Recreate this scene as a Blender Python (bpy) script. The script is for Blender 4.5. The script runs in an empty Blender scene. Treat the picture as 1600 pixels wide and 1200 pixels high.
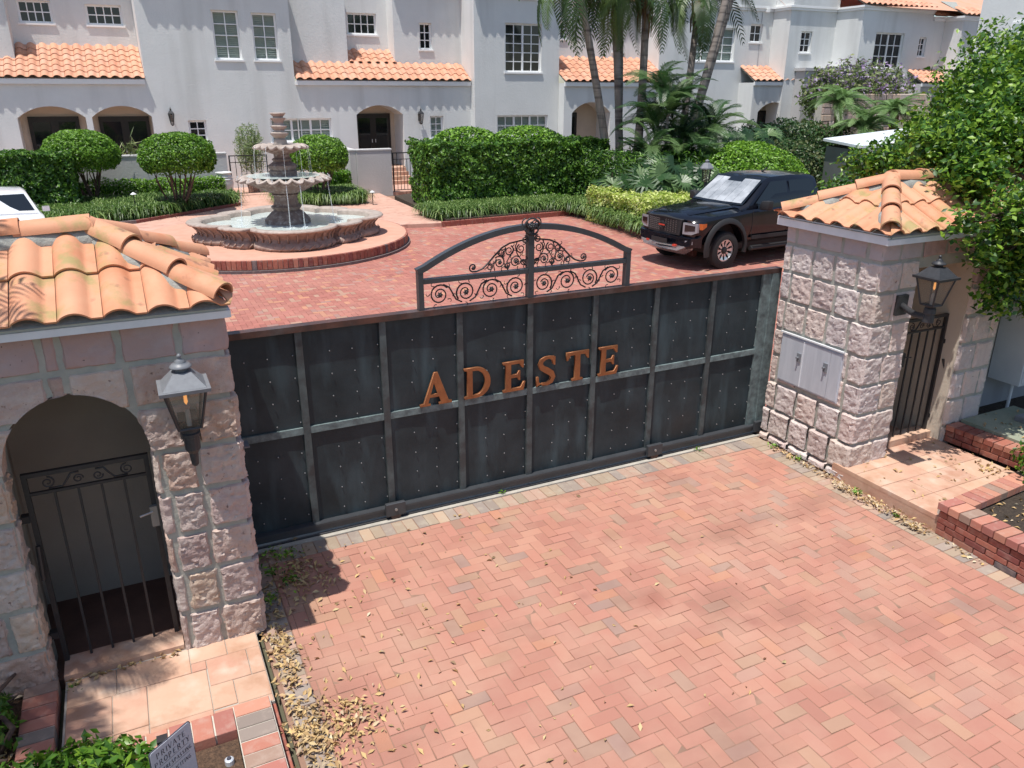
import bpy, bmesh, math, random
import numpy as np
from mathutils import Vector, Matrix, noise
from mathutils.geometry import tessellate_polygon
random.seed(7); RNG = np.random.default_rng(11)
PI = math.pi; R = math.radians
SC = bpy.context.scene; COL = SC.collection

# ------------------------------------------------------------------ camera, sky, sun
cam_d = bpy.data.cameras.new('camera'); cam = bpy.data.objects.new('camera', cam_d); COL.objects.link(cam)
t_, r_, y_ = 0.3591, 0.002, 0.4558
fw = Vector((math.sin(y_)*math.cos(t_), math.cos(y_)*math.cos(t_), -math.sin(t_)))
rt = Vector((math.cos(y_), -math.sin(y_), 0)); up = rt.cross(fw)
rt2 = rt*math.cos(r_)+up*math.sin(r_); up2 = up*math.cos(r_)-rt*math.sin(r_)
M = Matrix((rt2, up2, -fw)).transposed().to_4x4(); M.translation = Vector((-3.484, -6.717, 4.0))
cam.matrix_world = M
cam_d.sensor_width = 36; cam_d.lens = 36*1219.28/1600; cam_d.clip_end = 600; cam_d.clip_start = .05
SC.camera = cam
SUN = Vector((.64, .38, -2.55)).normalized()
w = bpy.data.worlds.new('World'); SC.world = w; w.use_nodes = True
nt = w.node_tree; bg = nt.nodes['Background']
sky = nt.nodes.new('ShaderNodeTexSky'); sky.sky_type = 'NISHITA'; sky.sun_disc = False
sky.sun_elevation = math.asin(-SUN.z); sky.sun_rotation = math.atan2(-SUN.x, -SUN.y)
nt.links.new(sky.outputs[0], bg.inputs[0]); bg.inputs[1].default_value = 0.125
sd = bpy.data.lights.new('sun', 'SUN'); sun = bpy.data.objects.new('sun', sd); COL.objects.link(sun)
sd.energy = 4.5; sd.angle = R(.5); sd.color = (1, .965, .91); sun.location = (0, 0, 30)
sun.rotation_mode = 'QUATERNION'; sun.rotation_quaternion = SUN.to_track_quat('-Z', 'Y')
SC.view_settings.view_transform = 'Standard'; SC.view_settings.look = 'None'
SC.view_settings.gamma = 1; SC.view_settings.exposure = 0.28; SC.view_settings.use_curve_mapping = False
SC.render.engine = 'CYCLES'
SC.cycles.max_bounces = 8; SC.cycles.transparent_max_bounces = 12

# ------------------------------------------------------------------ materials
MATS = {}
def pm(name, c1, c2=None, rough=.8, ns=4., detail=6, bump=0., bs=30., metal=0., spec=.4, pal=None, rv=0., trans=0., coat=0.,
       c3=None, ns3=1., c3amt=.5, c3w=(.5, .7), streak=None, bdist=.01, lin=False, wscale=(1, 1, 1), aux=None):
    """Procedural material: noise mix c1/c2, optional palette per piece, patches of c3, bump."""
    m = bpy.data.materials.new(name); m.use_nodes = True; N = m.node_tree.nodes; L = m.node_tree.links
    b = N['Principled BSDF']; b.inputs['Roughness'].default_value = rough; b.inputs['Metallic'].default_value = metal
    b.inputs['Specular IOR Level'].default_value = spec
    if coat: b.inputs['Coat Weight'].default_value = coat; b.inputs['Coat Roughness'].default_value = .03
    geo = N.new('ShaderNodeNewGeometry'); mp = N.new('ShaderNodeMapping'); mp.inputs['Scale'].default_value = wscale
    L.new(geo.outputs['Position'], mp.inputs[0]); P = mp.outputs[0]
    def nz(s, d=6, rgh=.6):
        n = N.new('ShaderNodeTexNoise'); n.inputs['Scale'].default_value = s; n.inputs['Detail'].default_value = d
        n.inputs['Roughness'].default_value = rgh; L.new(P, n.inputs['Vector']); return n.outputs['Fac']
    def rng(v, a, b_):
        r = N.new('ShaderNodeMapRange'); r.inputs[1].default_value = a; r.inputs[2].default_value = b_
        L.new(v, r.inputs[0]); return r.outputs[0]
    def mix(f, a, b_, bt='MIX'):
        x = N.new('ShaderNodeMix'); x.data_type = 'RGBA'; x.blend_type = bt
        for s, v in ((0, f), (6, a), (7, b_)):
            if hasattr(v, 'is_output'): L.new(v, x.inputs[s])
            elif s == 0: x.inputs[s].default_value = v
            else: x.inputs[s].default_value = (*v, 1)
        return x.outputs[2]
    base = c1
    if pal:
        oi = N.new('ShaderNodeObjectInfo'); at = N.new('ShaderNodeAttribute'); at.attribute_name = 'rnd'
        ad = N.new('ShaderNodeMath'); ad.operation = 'ADD'; L.new(oi.outputs['Random'], ad.inputs[0]); L.new(at.outputs['Fac'], ad.inputs[1])
        fr = N.new('ShaderNodeMath'); fr.operation = 'FRACT'; L.new(ad.outputs[0], fr.inputs[0])
        rp = N.new('ShaderNodeValToRGB'); rp.color_ramp.interpolation = 'LINEAR' if lin else 'CONSTANT'
        e = rp.color_ramp.elements
        while len(e) < len(pal): e.new(.5)
        for i, (p_, c_) in enumerate(pal): e[i].position = p_; e[i].color = (*c_, 1)
        L.new(fr.outputs[0], rp.inputs[0]); base = rp.outputs[0]
        if rv:
            wn = N.new('ShaderNodeTexWhiteNoise'); wn.noise_dimensions = '1D'
            ml = N.new('ShaderNodeMath'); ml.operation = 'MULTIPLY'; ml.inputs[1].default_value = 917.
            L.new(fr.outputs[0], ml.inputs[0]); L.new(ml.outputs[0], wn.inputs['W'])
            hs = N.new('ShaderNodeHueSaturation'); mr = N.new('ShaderNodeMapRange')
            mr.inputs[3].default_value = 1-rv; mr.inputs[4].default_value = 1+rv
            L.new(wn.outputs['Value'], mr.inputs[0]); L.new(mr.outputs[0], hs.inputs['Value']); L.new(base, hs.inputs['Color'])
            base = hs.outputs[0]
    if c2 is not None: base = mix(rng(nz(ns, detail), .3, .7), base, c2)
    if c3 is not None:
        f = rng(nz(ns3, 5), *c3w); ml = N.new('ShaderNodeMath'); ml.operation = 'MULTIPLY'; ml.inputs[1].default_value = c3amt
        L.new(f, ml.inputs[0]); base = mix(ml.outputs[0], base, c3)
    if streak:
        c4, sc, lo, hi = streak
        mp2 = N.new('ShaderNodeMapping'); mp2.inputs['Scale'].default_value = sc; L.new(geo.outputs['Position'], mp2.inputs[0])
        n = N.new('ShaderNodeTexNoise'); n.inputs['Scale'].default_value = 1; n.inputs['Detail'].default_value = 5; L.new(mp2.outputs[0], n.inputs['Vector'])
        base = mix(rng(n.outputs['Fac'], lo, hi), base, c4)
    for (sx, sy, sr, sc_) in (aux or ()):
        vm = N.new('ShaderNodeVectorMath'); vm.operation = 'DISTANCE'; vm.inputs[1].default_value = (sx, sy, 0); L.new(geo.outputs['Position'], vm.inputs[0])
        ad2 = N.new('ShaderNodeMath'); ad2.operation = 'MULTIPLY_ADD'; ad2.inputs[1].default_value = sr*1.6; L.new(nz(5.5, 5), ad2.inputs[0]); L.new(vm.outputs['Value'], ad2.inputs[2])
        f_ = rng(ad2.outputs[0], sr*1.75, sr*.75); ml = N.new('ShaderNodeMath'); ml.operation = 'MULTIPLY'; ml.inputs[1].default_value = .6; L.new(f_, ml.inputs[0])
        base = mix(ml.outputs[0], base, sc_)
    if hasattr(base, 'is_output'): L.new(base, b.inputs['Base Color'])
    else: b.inputs['Base Color'].default_value = (*base, 1)
    if bump:
        bn = N.new('ShaderNodeBump'); bn.inputs['Strength'].default_value = bump; bn.inputs['Distance'].default_value = bdist
        L.new(nz(bs, 8, .65), bn.inputs['Height']); L.new(bn.outputs[0], b.inputs['Normal'])
    if trans:
        tr = N.new('ShaderNodeBsdfTranslucent'); mx = N.new('ShaderNodeMixShader'); mx.inputs[0].default_value = trans
        if hasattr(base, 'is_output'): L.new(base, tr.inputs[0])
        else: tr.inputs[0].default_value = (*base, 1)
        L.new(b.outputs[0], mx.inputs[1]); L.new(tr.outputs[0], mx.inputs[2]); L.new(mx.outputs[0], N['Material Output'].inputs[0])
    MATS[name] = m; return m
def glass(name, tint, alpha, rough=.02):
    m = bpy.data.materials.new(name); m.use_nodes = True; N = m.node_tree.nodes; L = m.node_tree.links
    b = N['Principled BSDF']; b.inputs['Base Color'].default_value = (*tint, 1); b.inputs['Roughness'].default_value = rough
    b.inputs['Alpha'].default_value = alpha; b.inputs['Specular IOR Level'].default_value = .6
    return m
PAVE = [(0, (0.407, 0.189, 0.137)), (0.13, (0.395, 0.179, 0.13)), (0.26, (0.42, 0.202, 0.142)), (0.4, (0.404, 0.185, 0.136)), (0.5, (0.416, 0.192, 0.136)), (0.62, (0.382, 0.175, 0.128)), (0.72, (0.407, 0.193, 0.142)), (0.84, (0.37, 0.217, 0.148)), (0.875, (0.33, 0.199, 0.146)), (0.91, (0.394, 0.217, 0.143)), (0.935, (0.308, 0.194, 0.156)), (0.955, (0.428, 0.199, 0.126)), (0.98, (0.37, 0.205, 0.156))]
m_paver = pm('paver_brick', (0, 0, 0), pal=PAVE, rv=.075, aux=[(-.02, -2.33, .22, (.27, .10, .07)), (.55, -2.9, .12, (.30, .12, .09)), (-.5, -2.0, .10, (.28, .12, .09)), (1.3, -1.6, .16, (.33, .15, .11))], c3=(.48, .31, .22), ns3=1.3, c3amt=.5, c3w=(.42, .72), rough=.85, bump=.45, bs=130, bdist=.005, streak=((.25, .125, .09), (.9, 1.5, 1), .53, .84))
m_courtpaver = pm('courtyard_brick', (0, 0, 0), pal=[(p, (c[0]*.86, c[1]*.70, c[2]*.74)) for p, c in PAVE[:7]]+[(.8, (.36, .21, .15)), (.88, (.43, .20, .12)), (.94, (.32, .18, .15))], rv=.12, c3=(.50, .27, .21), ns3=.6, c3amt=.35, c3w=(.4, .7), rough=.8, bump=.3, bs=120, bdist=.004)
m_border = pm('weathered_border_brick', (0, 0, 0), pal=[(0, (.34, .26, .19)), (.3, (.38, .25, .19)), (.55, (.30, .24, .20)), (.75, (.42, .30, .21)), (.9, (.27, .22, .19))], rv=.12, c3=(.42, .37, .29), ns3=9, c3amt=.5, rough=.9, bump=.4, bs=120)
m_sand = pm('joint_sand', (.34, .20, .14), (.20, .12, .085), rough=.95, ns=8)
m_kerb = pm('concrete_lip', (.46, .42, .36), (.33, .31, .27), rough=.9, ns=6, bump=.4, bs=60)
m_redbrick = pm('red_brick', (0, 0, 0), pal=[(0, (.30, .095, .065)), (.25, (.24, .07, .05)), (.5, (.34, .12, .08)), (.7, (.20, .06, .05)), (.86, (.13, .10, .10)), (.94, (.38, .16, .11))], rv=.14, c3=(.45, .33, .27), ns3=14, c3amt=.3, rough=.8, bump=.4, bs=110)
m_capbrick = pm('cap_brick', (0, 0, 0), pal=[(0, (.42, .17, .12)), (.22, (.36, .14, .11)), (.42, (.48, .22, .15)), (.6, (.32, .21, .16)), (.75, (.25, .20, .17)), (.88, (.45, .19, .14))], rv=.12, c3=(.5, .4, .33), ns3=12, c3amt=.3, rough=.85, bump=.3, bs=110)
m_mortar = pm('mortar', (.42, .40, .345), (.30, .31, .275), rough=.95, ns=7, bump=.5, bs=45)
m_wmortar = pm('white_mortar', (.60, .56, .48), (.45, .42, .36), rough=.95, ns=9, bump=.3, bs=60)
m_floortile = pm('terracotta_slab', (0, 0, 0), pal=[(0, (.50, .29, .195)), (.3, (.46, .235, .165)), (.55, (.55, .34, .235)), (.8, (.47, .25, .175))], rv=.08, c2=(.58, .39, .28), ns=3.5, rough=.7, bump=.25, bs=40, c3=(.36, .18, .10), ns3=3.3, c3amt=.6, streak=((.62, .50, .40), (4, 4, 4), .55, .8))
STONE = [(0, (.48, .33, .265)), (.17, (.50, .385, .34)), (.33, (.50, .32, .235)), (.5, (.56, .47, .41)), (.66, (.44, .32, .29)), (.83, (.54, .40, .30))]
def stonemat(n, pal, **k): return pm(n, (0, 0, 0), pal=pal, lin=True, rv=.10, rough=.92, bump=.7, bs=34, bdist=.022, c3=(.64, .56, .50), ns3=9, c3amt=.6, c3w=(.45, .72), streak=((.20, .13, .11), (26, 26, 26), .66, .74), **k)  # pale c3 patches paint highlights onto the crinkled stone faces
m_stoneL = stonemat('pink_rock_faced_stone', STONE)
m_stoneR = stonemat('pale_rock_faced_stone', [(0, (.57, .475, .44)), (.2, (.60, .52, .49)), (.4, (.57, .44, .385)), (.6, (.54, .47, .455)), (.8, (.60, .49, .42)), (1, (.54, .425, .40))])
m_stoneT = pm('smooth_pitted_stone', (0, 0, 0), pal=[(0, (.40, .275, .255)), (.5, (.45, .315, .28)), (1, (.41, .295, .28))], lin=True, rough=.9, bump=.45, bs=60, streak=((.12, .09, .085), (34, 34, 34), .70, .73), c3=(.46, .37, .36), ns3=5, c3amt=.5)
m_stoneTR = pm('smooth_pitted_grey_stone', (0, 0, 0), pal=[(0, (.43, .36, .35)), (.5, (.47, .40, .385)), (1, (.41, .35, .355))], lin=True, rough=.9, bump=.45, bs=60, streak=((.14, .12, .11), (34, 34, 34), .70, .73), c3=(.5, .45, .43), ns3=5, c3amt=.4)
m_tile = pm('clay_roof_tile', (0, 0, 0), pal=[(0, (.56, .245, .135)), (.3, (.58, .27, .155)), (.6, (.53, .215, .11)), (.85, (.58, .29, .17))], rv=.06, c2=(.60, .31, .185), ns=5, rough=.7, bump=.2, bs=90, c3=(.30, .26, .10), ns3=4.2, c3amt=.8, c3w=(.52, .66), streak=((.20, .10, .065), (9, 9, 9), .62, .80))
m_tileedge = pm('cut_tile_edge', (.34, .09, .05), rough=.8)
m_housetile = pm('house_roof_tile', (0, 0, 0), pal=[(0, (.56, .28, .19)), (.3, (.60, .33, .23)), (.6, (.52, .24, .155)), (.85, (.62, .36, .26))], rv=.07, rough=.7, c2=(.6, .31, .19), ns=2)
m_cement = pm('roof_cement', (.40, .40, .36), (.26, .27, .25), rough=.95, ns=14, bump=.8, bs=50)
m_fascia = pm('painted_fascia', (.72, .70, .64), (.62, .60, .54), rough=.55, ns=6)
m_whitemetal = pm('white_drip_edge', (.76, .77, .78), (.62, .64, .66), rough=.4, ns=5)
m_stucco = pm('white_stucco', (.74, .75, .735), (.69, .70, .685), rough=.9, ns=1.2, bump=.5, bs=14, bdist=.02, streak=((.52, .525, .505), (1.1, 1.1, .10), .52, .85))
m_stucco2 = pm('pale_stucco', (.52, .51, .50), (.47, .46, .455), rough=.9, ns=1.0, bump=.5, bs=14, bdist=.02)
m_shadebeige = pm('shaded_beige_stucco', (.40, .34, .28), (.34, .29, .24), rough=.95, ns=2, bump=.4, bs=30)  # beige stucco with the shade of the left passage put into its colour
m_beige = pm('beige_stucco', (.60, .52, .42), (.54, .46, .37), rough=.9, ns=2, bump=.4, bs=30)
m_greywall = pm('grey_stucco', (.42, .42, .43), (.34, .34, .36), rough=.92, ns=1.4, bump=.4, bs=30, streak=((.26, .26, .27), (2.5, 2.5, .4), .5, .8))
m_white = pm('white_paint', (.88, .88, .87), rough=.5)
m_darkglass = pm('dark_window_glass', (.012, .014, .016), rough=.06, spec=.6)
m_glass = glass('clear_window_glass', (.05, .07, .065), .12)
m_shutter = pm('window_shutter', (.44, .53, .48), (.38, .46, .42), rough=.6)  # green-grey lightened to paint in the reflection of the window glass
m_door = pm('dark_wood_door', (.018, .014, .012), (.028, .02, .016), rough=.35, ns=5)
m_iron = pm('black_iron', (.022, .021, .023), (.035, .032, .032), rough=.5, ns=20, spec=.5)
m_ironfr = pm('grey_black_painted_steel', (.050, .054, .060), (.038, .04, .045), rough=.45, ns=6, spec=.5)
m_patina = pm('dark_patinated_copper', (.014, .022, .026), (.034, .048, .055), rough=.5, ns=2.2, metal=.0, spec=.28, bump=.12, bs=5, bdist=.03,
              c3=(.04, .026, .02), ns3=.8, c3amt=.35, c3w=(.60, .78), streak=((.07, .11, .125), (5, 1, 1.1), .52, .95))
m_verdi = pm('verdigris_strip', (.040, .050, .053), (.085, .11, .112), rough=.6, ns=9, spec=.5, c3=(.035, .035, .036), ns3=5, c3amt=.8, c3w=(.45, .6))
m_verdipale = pm('pale_verdigris_strip', (.19, .25, .25), (.07, .085, .087), rough=.65, ns=13, spec=.4)
m_copper = pm('brown_copper_cap', (.12, .055, .04), (.05, .035, .032), rough=.45, ns=7, metal=.2, c3=(.2, .2, .2), ns3=3, c3amt=.3)
m_bronze = pm('polished_bronze_letter', (.35, .145, .06), (.21, .085, .04), rough=.42, ns=9, metal=.5)
m_stud = pm('steel_stud', (.34, .34, .34), rough=.35, metal=.6)
m_galv = pm('brushed_aluminium', (.70, .73, .78), (.56, .59, .64), rough=.45, ns=3, metal=.35, wscale=(1, 5, .6))
m_lamp = pm('dark_lamp_metal', (.045, .046, .050), (.03, .03, .032), rough=.45, ns=30, bump=.15, bs=120)
m_lampg = pm('grey_lamp_metal', (.20, .21, .225), (.16, .165, .18), rough=.42, ns=25, bump=.1, bs=120)
m_lglass = glass('lamp_glass', (.30, .24, .18), .28, .04)
m_soil = pm('dark_mulch', (.045, .033, .026), (.10, .075, .055), rough=1, ns=25, bump=1, bs=45, bdist=.05)
m_path = pm('pink_paved_path', (.56, .35, .27), (.49, .28, .21), rough=.85, ns=2.5, bump=.2, bs=40, streak=((.42, .22, .17), (5, 5, 5), .55, .7))
m_bowl = pm('carved_brown_stone', (.27, .195, .16), (.14, .095, .08), rough=.75, ns=6, bump=.45, bs=30, c3=(.45, .41, .37), ns3=9, c3amt=.6, c3w=(.5, .68))
m_rim = pm('wet_pale_stone_rim', (.46, .39, .34), (.31, .25, .21), rough=.5, ns=7, bump=.4, bs=30)
m_basin = pm('basin_lining', (.45, .50, .48), (.36, .41, .39), rough=.7, ns=3)
m_water = pm('fountain_water', (.50, .58, .555), (.60, .67, .64), rough=.07, ns=3, spec=.7, bump=.35, bs=9, bdist=.03, c3=(.75, .78, .77), ns3=4, c3amt=.5, c3w=(.58, .75))
m_foam = glass('falling_water', (.80, .84, .86), .30, .15)
m_black = pm('glossy_black_paint', (.005, .006, .010), rough=.14, spec=.42, coat=.25)
m_blackpl = pm('black_plastic', (.02, .02, .021), rough=.6)
m_tyre = pm('tyre_rubber', (.022, .022, .022), rough=.85, bump=.3, bs=80)
m_chrome = pm('bright_metal', (.62, .63, .65), rough=.25, metal=.8)
m_tint = pm('tinted_car_glass', (.006, .008, .01), rough=.05, spec=.7)
m_shade = pm('silver_sunshade', (.60, .62, .64), (.16, .18, .2), rough=.35, ns=2, metal=.2)
m_headl = pm('headlight_lens', (.26, .26, .28), rough=.12, spec=.7)
m_amber = pm('amber_lens', (.5, .12, .03), rough=.2)
m_redhook = pm('red_tow_hook', (.5, .05, .03), rough=.4)
m_carwhite = pm('white_car_paint', (.80, .81, .82), rough=.15, coat=1.)
m_sign = pm('sign_face', (.47, .49, .55), (.43, .45, .51), rough=.45)
m_ink = pm('dark_sign_ink', (.05, .05, .07), rough=.6)
m_trunk = pm('grey_palm_trunk', (.30, .26, .23), (.20, .17, .15), rough=.9, ns=3, streak=((.12, .10, .09), (.5, .5, 9), .5, .62), bump=.5, bs=30)
m_thatch = pm('brown_palm_thatch', (.20, .12, .06), (.11, .065, .035), rough=.95, ns=14, bump=1, bs=40)
m_bark = pm('shrub_bark', (.13, .085, .065), (.07, .045, .035), rough=.95, ns=12)
m_gravel = pm('bark_chips', (.22, .13, .08), (.08, .05, .035), rough=1, ns=40, bump=1, bs=60, bdist=.04)
m_slab = pm('mossy_concrete', (.33, .33, .25), (.22, .25, .18), rough=.95, ns=3, bump=.4, bs=40)
m_duct = pm('white_box_paint', (.66, .67, .67), (.58, .59, .60), rough=.5, ns=3)
m_shed = pm('grey_panel', (.16, .165, .16), (.13, .135, .13), rough=.6, ns=2)
m_shedroof = pm('white_sheet_roof', (.70, .74, .76), (.60, .65, .68), rough=.5, ns=2)
m_pot = pm('glazed_white_pot', (.66, .66, .66), (.56, .56, .56), rough=.4)
def leafmat(n, a, b, c, trans=.3, rough=.42, spec=.45): return pm(n, (0, 0, 0), pal=[(0, a), (.5, b), (1, c)], lin=True, rough=rough, spec=spec, trans=trans)
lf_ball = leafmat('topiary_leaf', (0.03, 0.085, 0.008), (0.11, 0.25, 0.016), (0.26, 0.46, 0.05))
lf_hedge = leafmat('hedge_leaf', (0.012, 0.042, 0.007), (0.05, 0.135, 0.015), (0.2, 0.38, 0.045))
lf_big = leafmat('glossy_shrub_leaf', (0.02, 0.07, 0.008), (0.07, 0.18, 0.015), (0.26, 0.41, 0.04), spec=.55)
lf_palm = leafmat('palm_leaf', (0.03, 0.065, 0.017), (0.075, 0.14, 0.035), (0.17, 0.25, 0.07), spec=.5)
lf_dpalm = leafmat('dark_palm_leaf', (0.015, 0.045, 0.014), (0.045, 0.11, 0.03), (0.15, 0.24, 0.085), spec=.55)
lf_pygmy = leafmat('feathery_palm_leaf', (0.09, 0.17, 0.05), (0.17, 0.29, 0.09), (0.27, 0.4, 0.16))
lf_grass = leafmat('strap_grass', (0.035, 0.085, 0.013), (0.1, 0.19, 0.035), (0.26, 0.36, 0.12))
lf_yellow = leafmat('variegated_leaf', (0.26, 0.38, 0.05), (0.52, 0.6, 0.12), (0.7, 0.72, 0.32))
lf_bamboo = leafmat('bamboo_leaf', (0.16, 0.24, 0.07), (0.28, 0.37, 0.14), (0.42, 0.48, 0.26))
lf_red = leafmat('mixed_shrub_leaf', (0.025, 0.06, 0.018), (0.06, 0.13, 0.03), (0.16, 0.17, 0.07))
lf_purple = leafmat('purple_blossom', (0.3, 0.2, 0.36), (0.44, 0.32, 0.54), (0.52, 0.44, 0.6))
lf_dullg = leafmat('olive_leaf', (0.09, 0.14, 0.04), (0.18, 0.24, 0.08), (0.28, 0.31, 0.13))
lf_dead = pm('fallen_leaf', (0, 0, 0), pal=[(0, (.50, .38, .20)), (.25, (.40, .24, .10)), (.45, (.62, .52, .36)), (.6, (.22, .12, .06)), (.8, (.58, .40, .17)), (1, (.20, .13, .07))], lin=True, rough=.7)

# ------------------------------------------------------------------ helpers
def link(o, parent=None):
    COL.objects.link(o)
    if parent is not None:
        o.parent = parent; o.matrix_parent_inverse = parent.matrix_basis.inverted()
    return o
def tag(o, label=None, cat=None, group=None, kind=None):
    for k, v in (('label', label), ('category', cat), ('group', group), ('kind', kind)):
        if v: o[k] = v
    return o
def thing(name, label, cat, loc=(0, 0, 0), group=None, rz=0.):
    o = bpy.data.objects.new(name, None); COL.objects.link(o); o.empty_display_size = .2
    o.matrix_basis = Matrix.Translation(loc) @ Matrix.Rotation(rz, 4, 'Z')
    return tag(o, label, cat, group)
def mobj(name, V, F, mat, parent=None, smooth=False, rnd=None, local=False):
    me = bpy.data.meshes.new(name); me.from_pydata([tuple(v) for v in V], [], [tuple(f) for f in F]); me.materials.append(mat)
    if smooth: me.polygons.foreach_set('use_smooth', [True]*len(me.polygons))
    if rnd is not None:
        a = me.attributes.new('rnd', 'FLOAT', 'POINT'); a.data.foreach_set('value', np.asarray(rnd, dtype=np.float32))
    o = bpy.data.objects.new(name, me); COL.objects.link(o)
    if parent is not None:
        o.parent = parent
        if not local: o.matrix_parent_inverse = parent.matrix_basis.inverted()
    return o
class MB:
    """mesh builder"""
    def __init__(s): s.V = []; s.F = []
    def add(s, V, F):
        n = len(s.V); s.V += [tuple(v) for v in V]; s.F += [tuple(i+n for i in f) for f in F]; return s
    def box(s, x0, x1, y0, y1, z0, z1, bev=0., M=None):
        if bev <= 0:
            V = [(x, y, z) for z in (z0, z1) for y in (y0, y1) for x in (x0, x1)]
            F = [(0, 2, 3, 1), (4, 5, 7, 6), (0, 1, 5, 4), (2, 6, 7, 3), (0, 4, 6, 2), (1, 3, 7, 5)]
        else:
            b = bev; V = []
            for (xa, xb, ya, yb, z) in ((x0, x1, y0, y1, z0), (x0, x1, y0, y1, z1-b), (x0+b, x1-b, y0+b, y1-b, z1)):
                V += [(xa, ya, z), (xb, ya, z), (xb, yb, z), (xa, yb, z)]
            F = [(3, 2, 1, 0), (8, 9, 10, 11)]
            for k in (0, 4):
                for i in range(4): j = (i+1) % 4; F.append((k+i, k+j, k+j+4, k+i+4))
        if M is not None: V = [tuple(M @ Vector(v)) for v in V]
        return s.add(V, F)
    def tube(s, pts, r, n=8, caps=True):
        pts = [Vector(p) for p in pts]; rs = r if isinstance(r, (list, tuple)) else [r]*len(pts); V = []; F = []
        pu = None
        for i, p in enumerate(pts):
            d = (pts[min(i+1, len(pts)-1)]-pts[max(i-1, 0)]); d = d.normalized() if d.length > 1e-9 else Vector((0, 0, 1))
            u = (pu - d*pu.dot(d)) if pu is not None else d.orthogonal()
            if u.length < 1e-6: u = d.orthogonal()
            u.normalize(); pu = u; v = d.cross(u)
            for k in range(n): a = 2*PI*k/n; V.append(p+(u*math.cos(a)+v*math.sin(a))*rs[i])
        for i in range(len(pts)-1):
            for k in range(n): F.append((i*n+k, i*n+(k+1) % n, (i+1)*n+(k+1) % n, (i+1)*n+k))
        if caps: F.append(tuple(reversed(range(n)))); F.append(tuple((len(pts)-1)*n+k for k in range(n)))
        return s.add(V, F)
    def lathe(s, prof, c=(0, 0, 0), n=24, fl=None, ang=0., caps=False):
        V = []; F = []
        for (r, z) in prof:
            for k in range(n):
                a = 2*PI*k/n+ang; rr = r*(fl(a, r, z) if fl else 1)
                V.append((c[0]+rr*math.cos(a), c[1]+rr*math.sin(a), c[2]+z))
        for i in range(len(prof)-1):
            for k in range(n): F.append((i*n+k, i*n+(k+1) % n, (i+1)*n+(k+1) % n, (i+1)*n+k))
        if caps and prof[0][0] > 1e-4: F.append(tuple(reversed(range(n))))
        if caps and prof[-1][0] > 1e-4: F.append(tuple((len(prof)-1)*n+k for k in range(n)))
        return s.add(V, F)
    def prism(s, poly, z0, z1):
        n = len(poly); V = [(x, y, z0) for x, y in poly]+[(x, y, z1) for x, y in poly]
        return s.add(V, [tuple(reversed(range(n))), tuple(range(n, 2*n))]+[(i, (i+1) % n, n+(i+1) % n, n+i) for i in range(n)])
    def quad(s, a, b, c, d): return s.add([a, b, c, d], [(0, 1, 2, 3)])
    def build(s, name, mat, parent=None, smooth=False, local=False, rnd=None): return mobj(name, s.V, s.F, mat, parent, smooth, rnd, local)
def children(o): return [c for c in bpy.data.objects if c.parent == o]
def copy_tree(o, parent=None, kids=None):
    c = o.copy(); COL.objects.link(c)
    if parent is not None: c.parent = parent
    for ch in (kids[o.name] if kids and o.name in kids else children(o)): copy_tree(ch, c)
    return c
def auto_smooth(o, ang=35):
    me = o.data; me.polygons.foreach_set('use_smooth', [True]*len(me.polygons))
    try: me.set_sharp_from_angle(angle=R(ang))
    except Exception: pass
    return o

# generic wall in plane y=Y facing -Y, holes are polygons of (x,z)
def wall(name, poly, holes, Y, mat, parent, reveal=.12, back=None, rmat=None):
    rings = [[Vector((x, z, 0)) for x, z in poly]]+[[Vector((x, z, 0)) for x, z in h] for h in holes]
    flat = [v for r in rings for v in r]; tr = tessellate_polygon(rings)
    V = [(v.x, Y, v.y) for v in flat]; F = []
    for t in tr:
        a, b, c = [flat[i] for i in t]
        cr = (b.x-a.x)*(c.y-a.y)-(b.y-a.y)*(c.x-a.x)
        F.append(tuple(t) if cr > 0 else tuple(reversed(t)))
    o = mobj(name, V, F, mat, parent)
    for i, h in enumerate(holes):
        d = reveal[i] if isinstance(reveal, (list, tuple)) else reveal
        n = len(h); V2 = [(x, Y, z) for x, z in h]+[(x, Y+d, z) for x, z in h]
        mobj('reveal', V2, [(k, (k+1) % n, n+(k+1) % n, n+k) for k in range(n)], rmat or mat, o)
    return o
def rect(x0, x1, z0, z1): return [(x0, z0), (x1, z0), (x1, z1), (x0, z1)]
def archp(x0, x1, z0, zs, zt, n=12):
    pts = [(x0, z0), (x1, z0)]
    # circular arc through (x1,zs),(mid,zt),(x0,zs)
    hw = (x1-x0)/2; h = zt-zs; r = (hw*hw+h*h)/(2*h); cz = zt-r; a0 = math.asin(min(1, hw/r))
    if h >= hw: a0 = PI/2
    for i in range(n+1):
        a = a0-2*a0*i/n; pts.append(((x0+x1)/2+r*math.sin(a), cz+r*math.cos(a)))
    return pts

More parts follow.
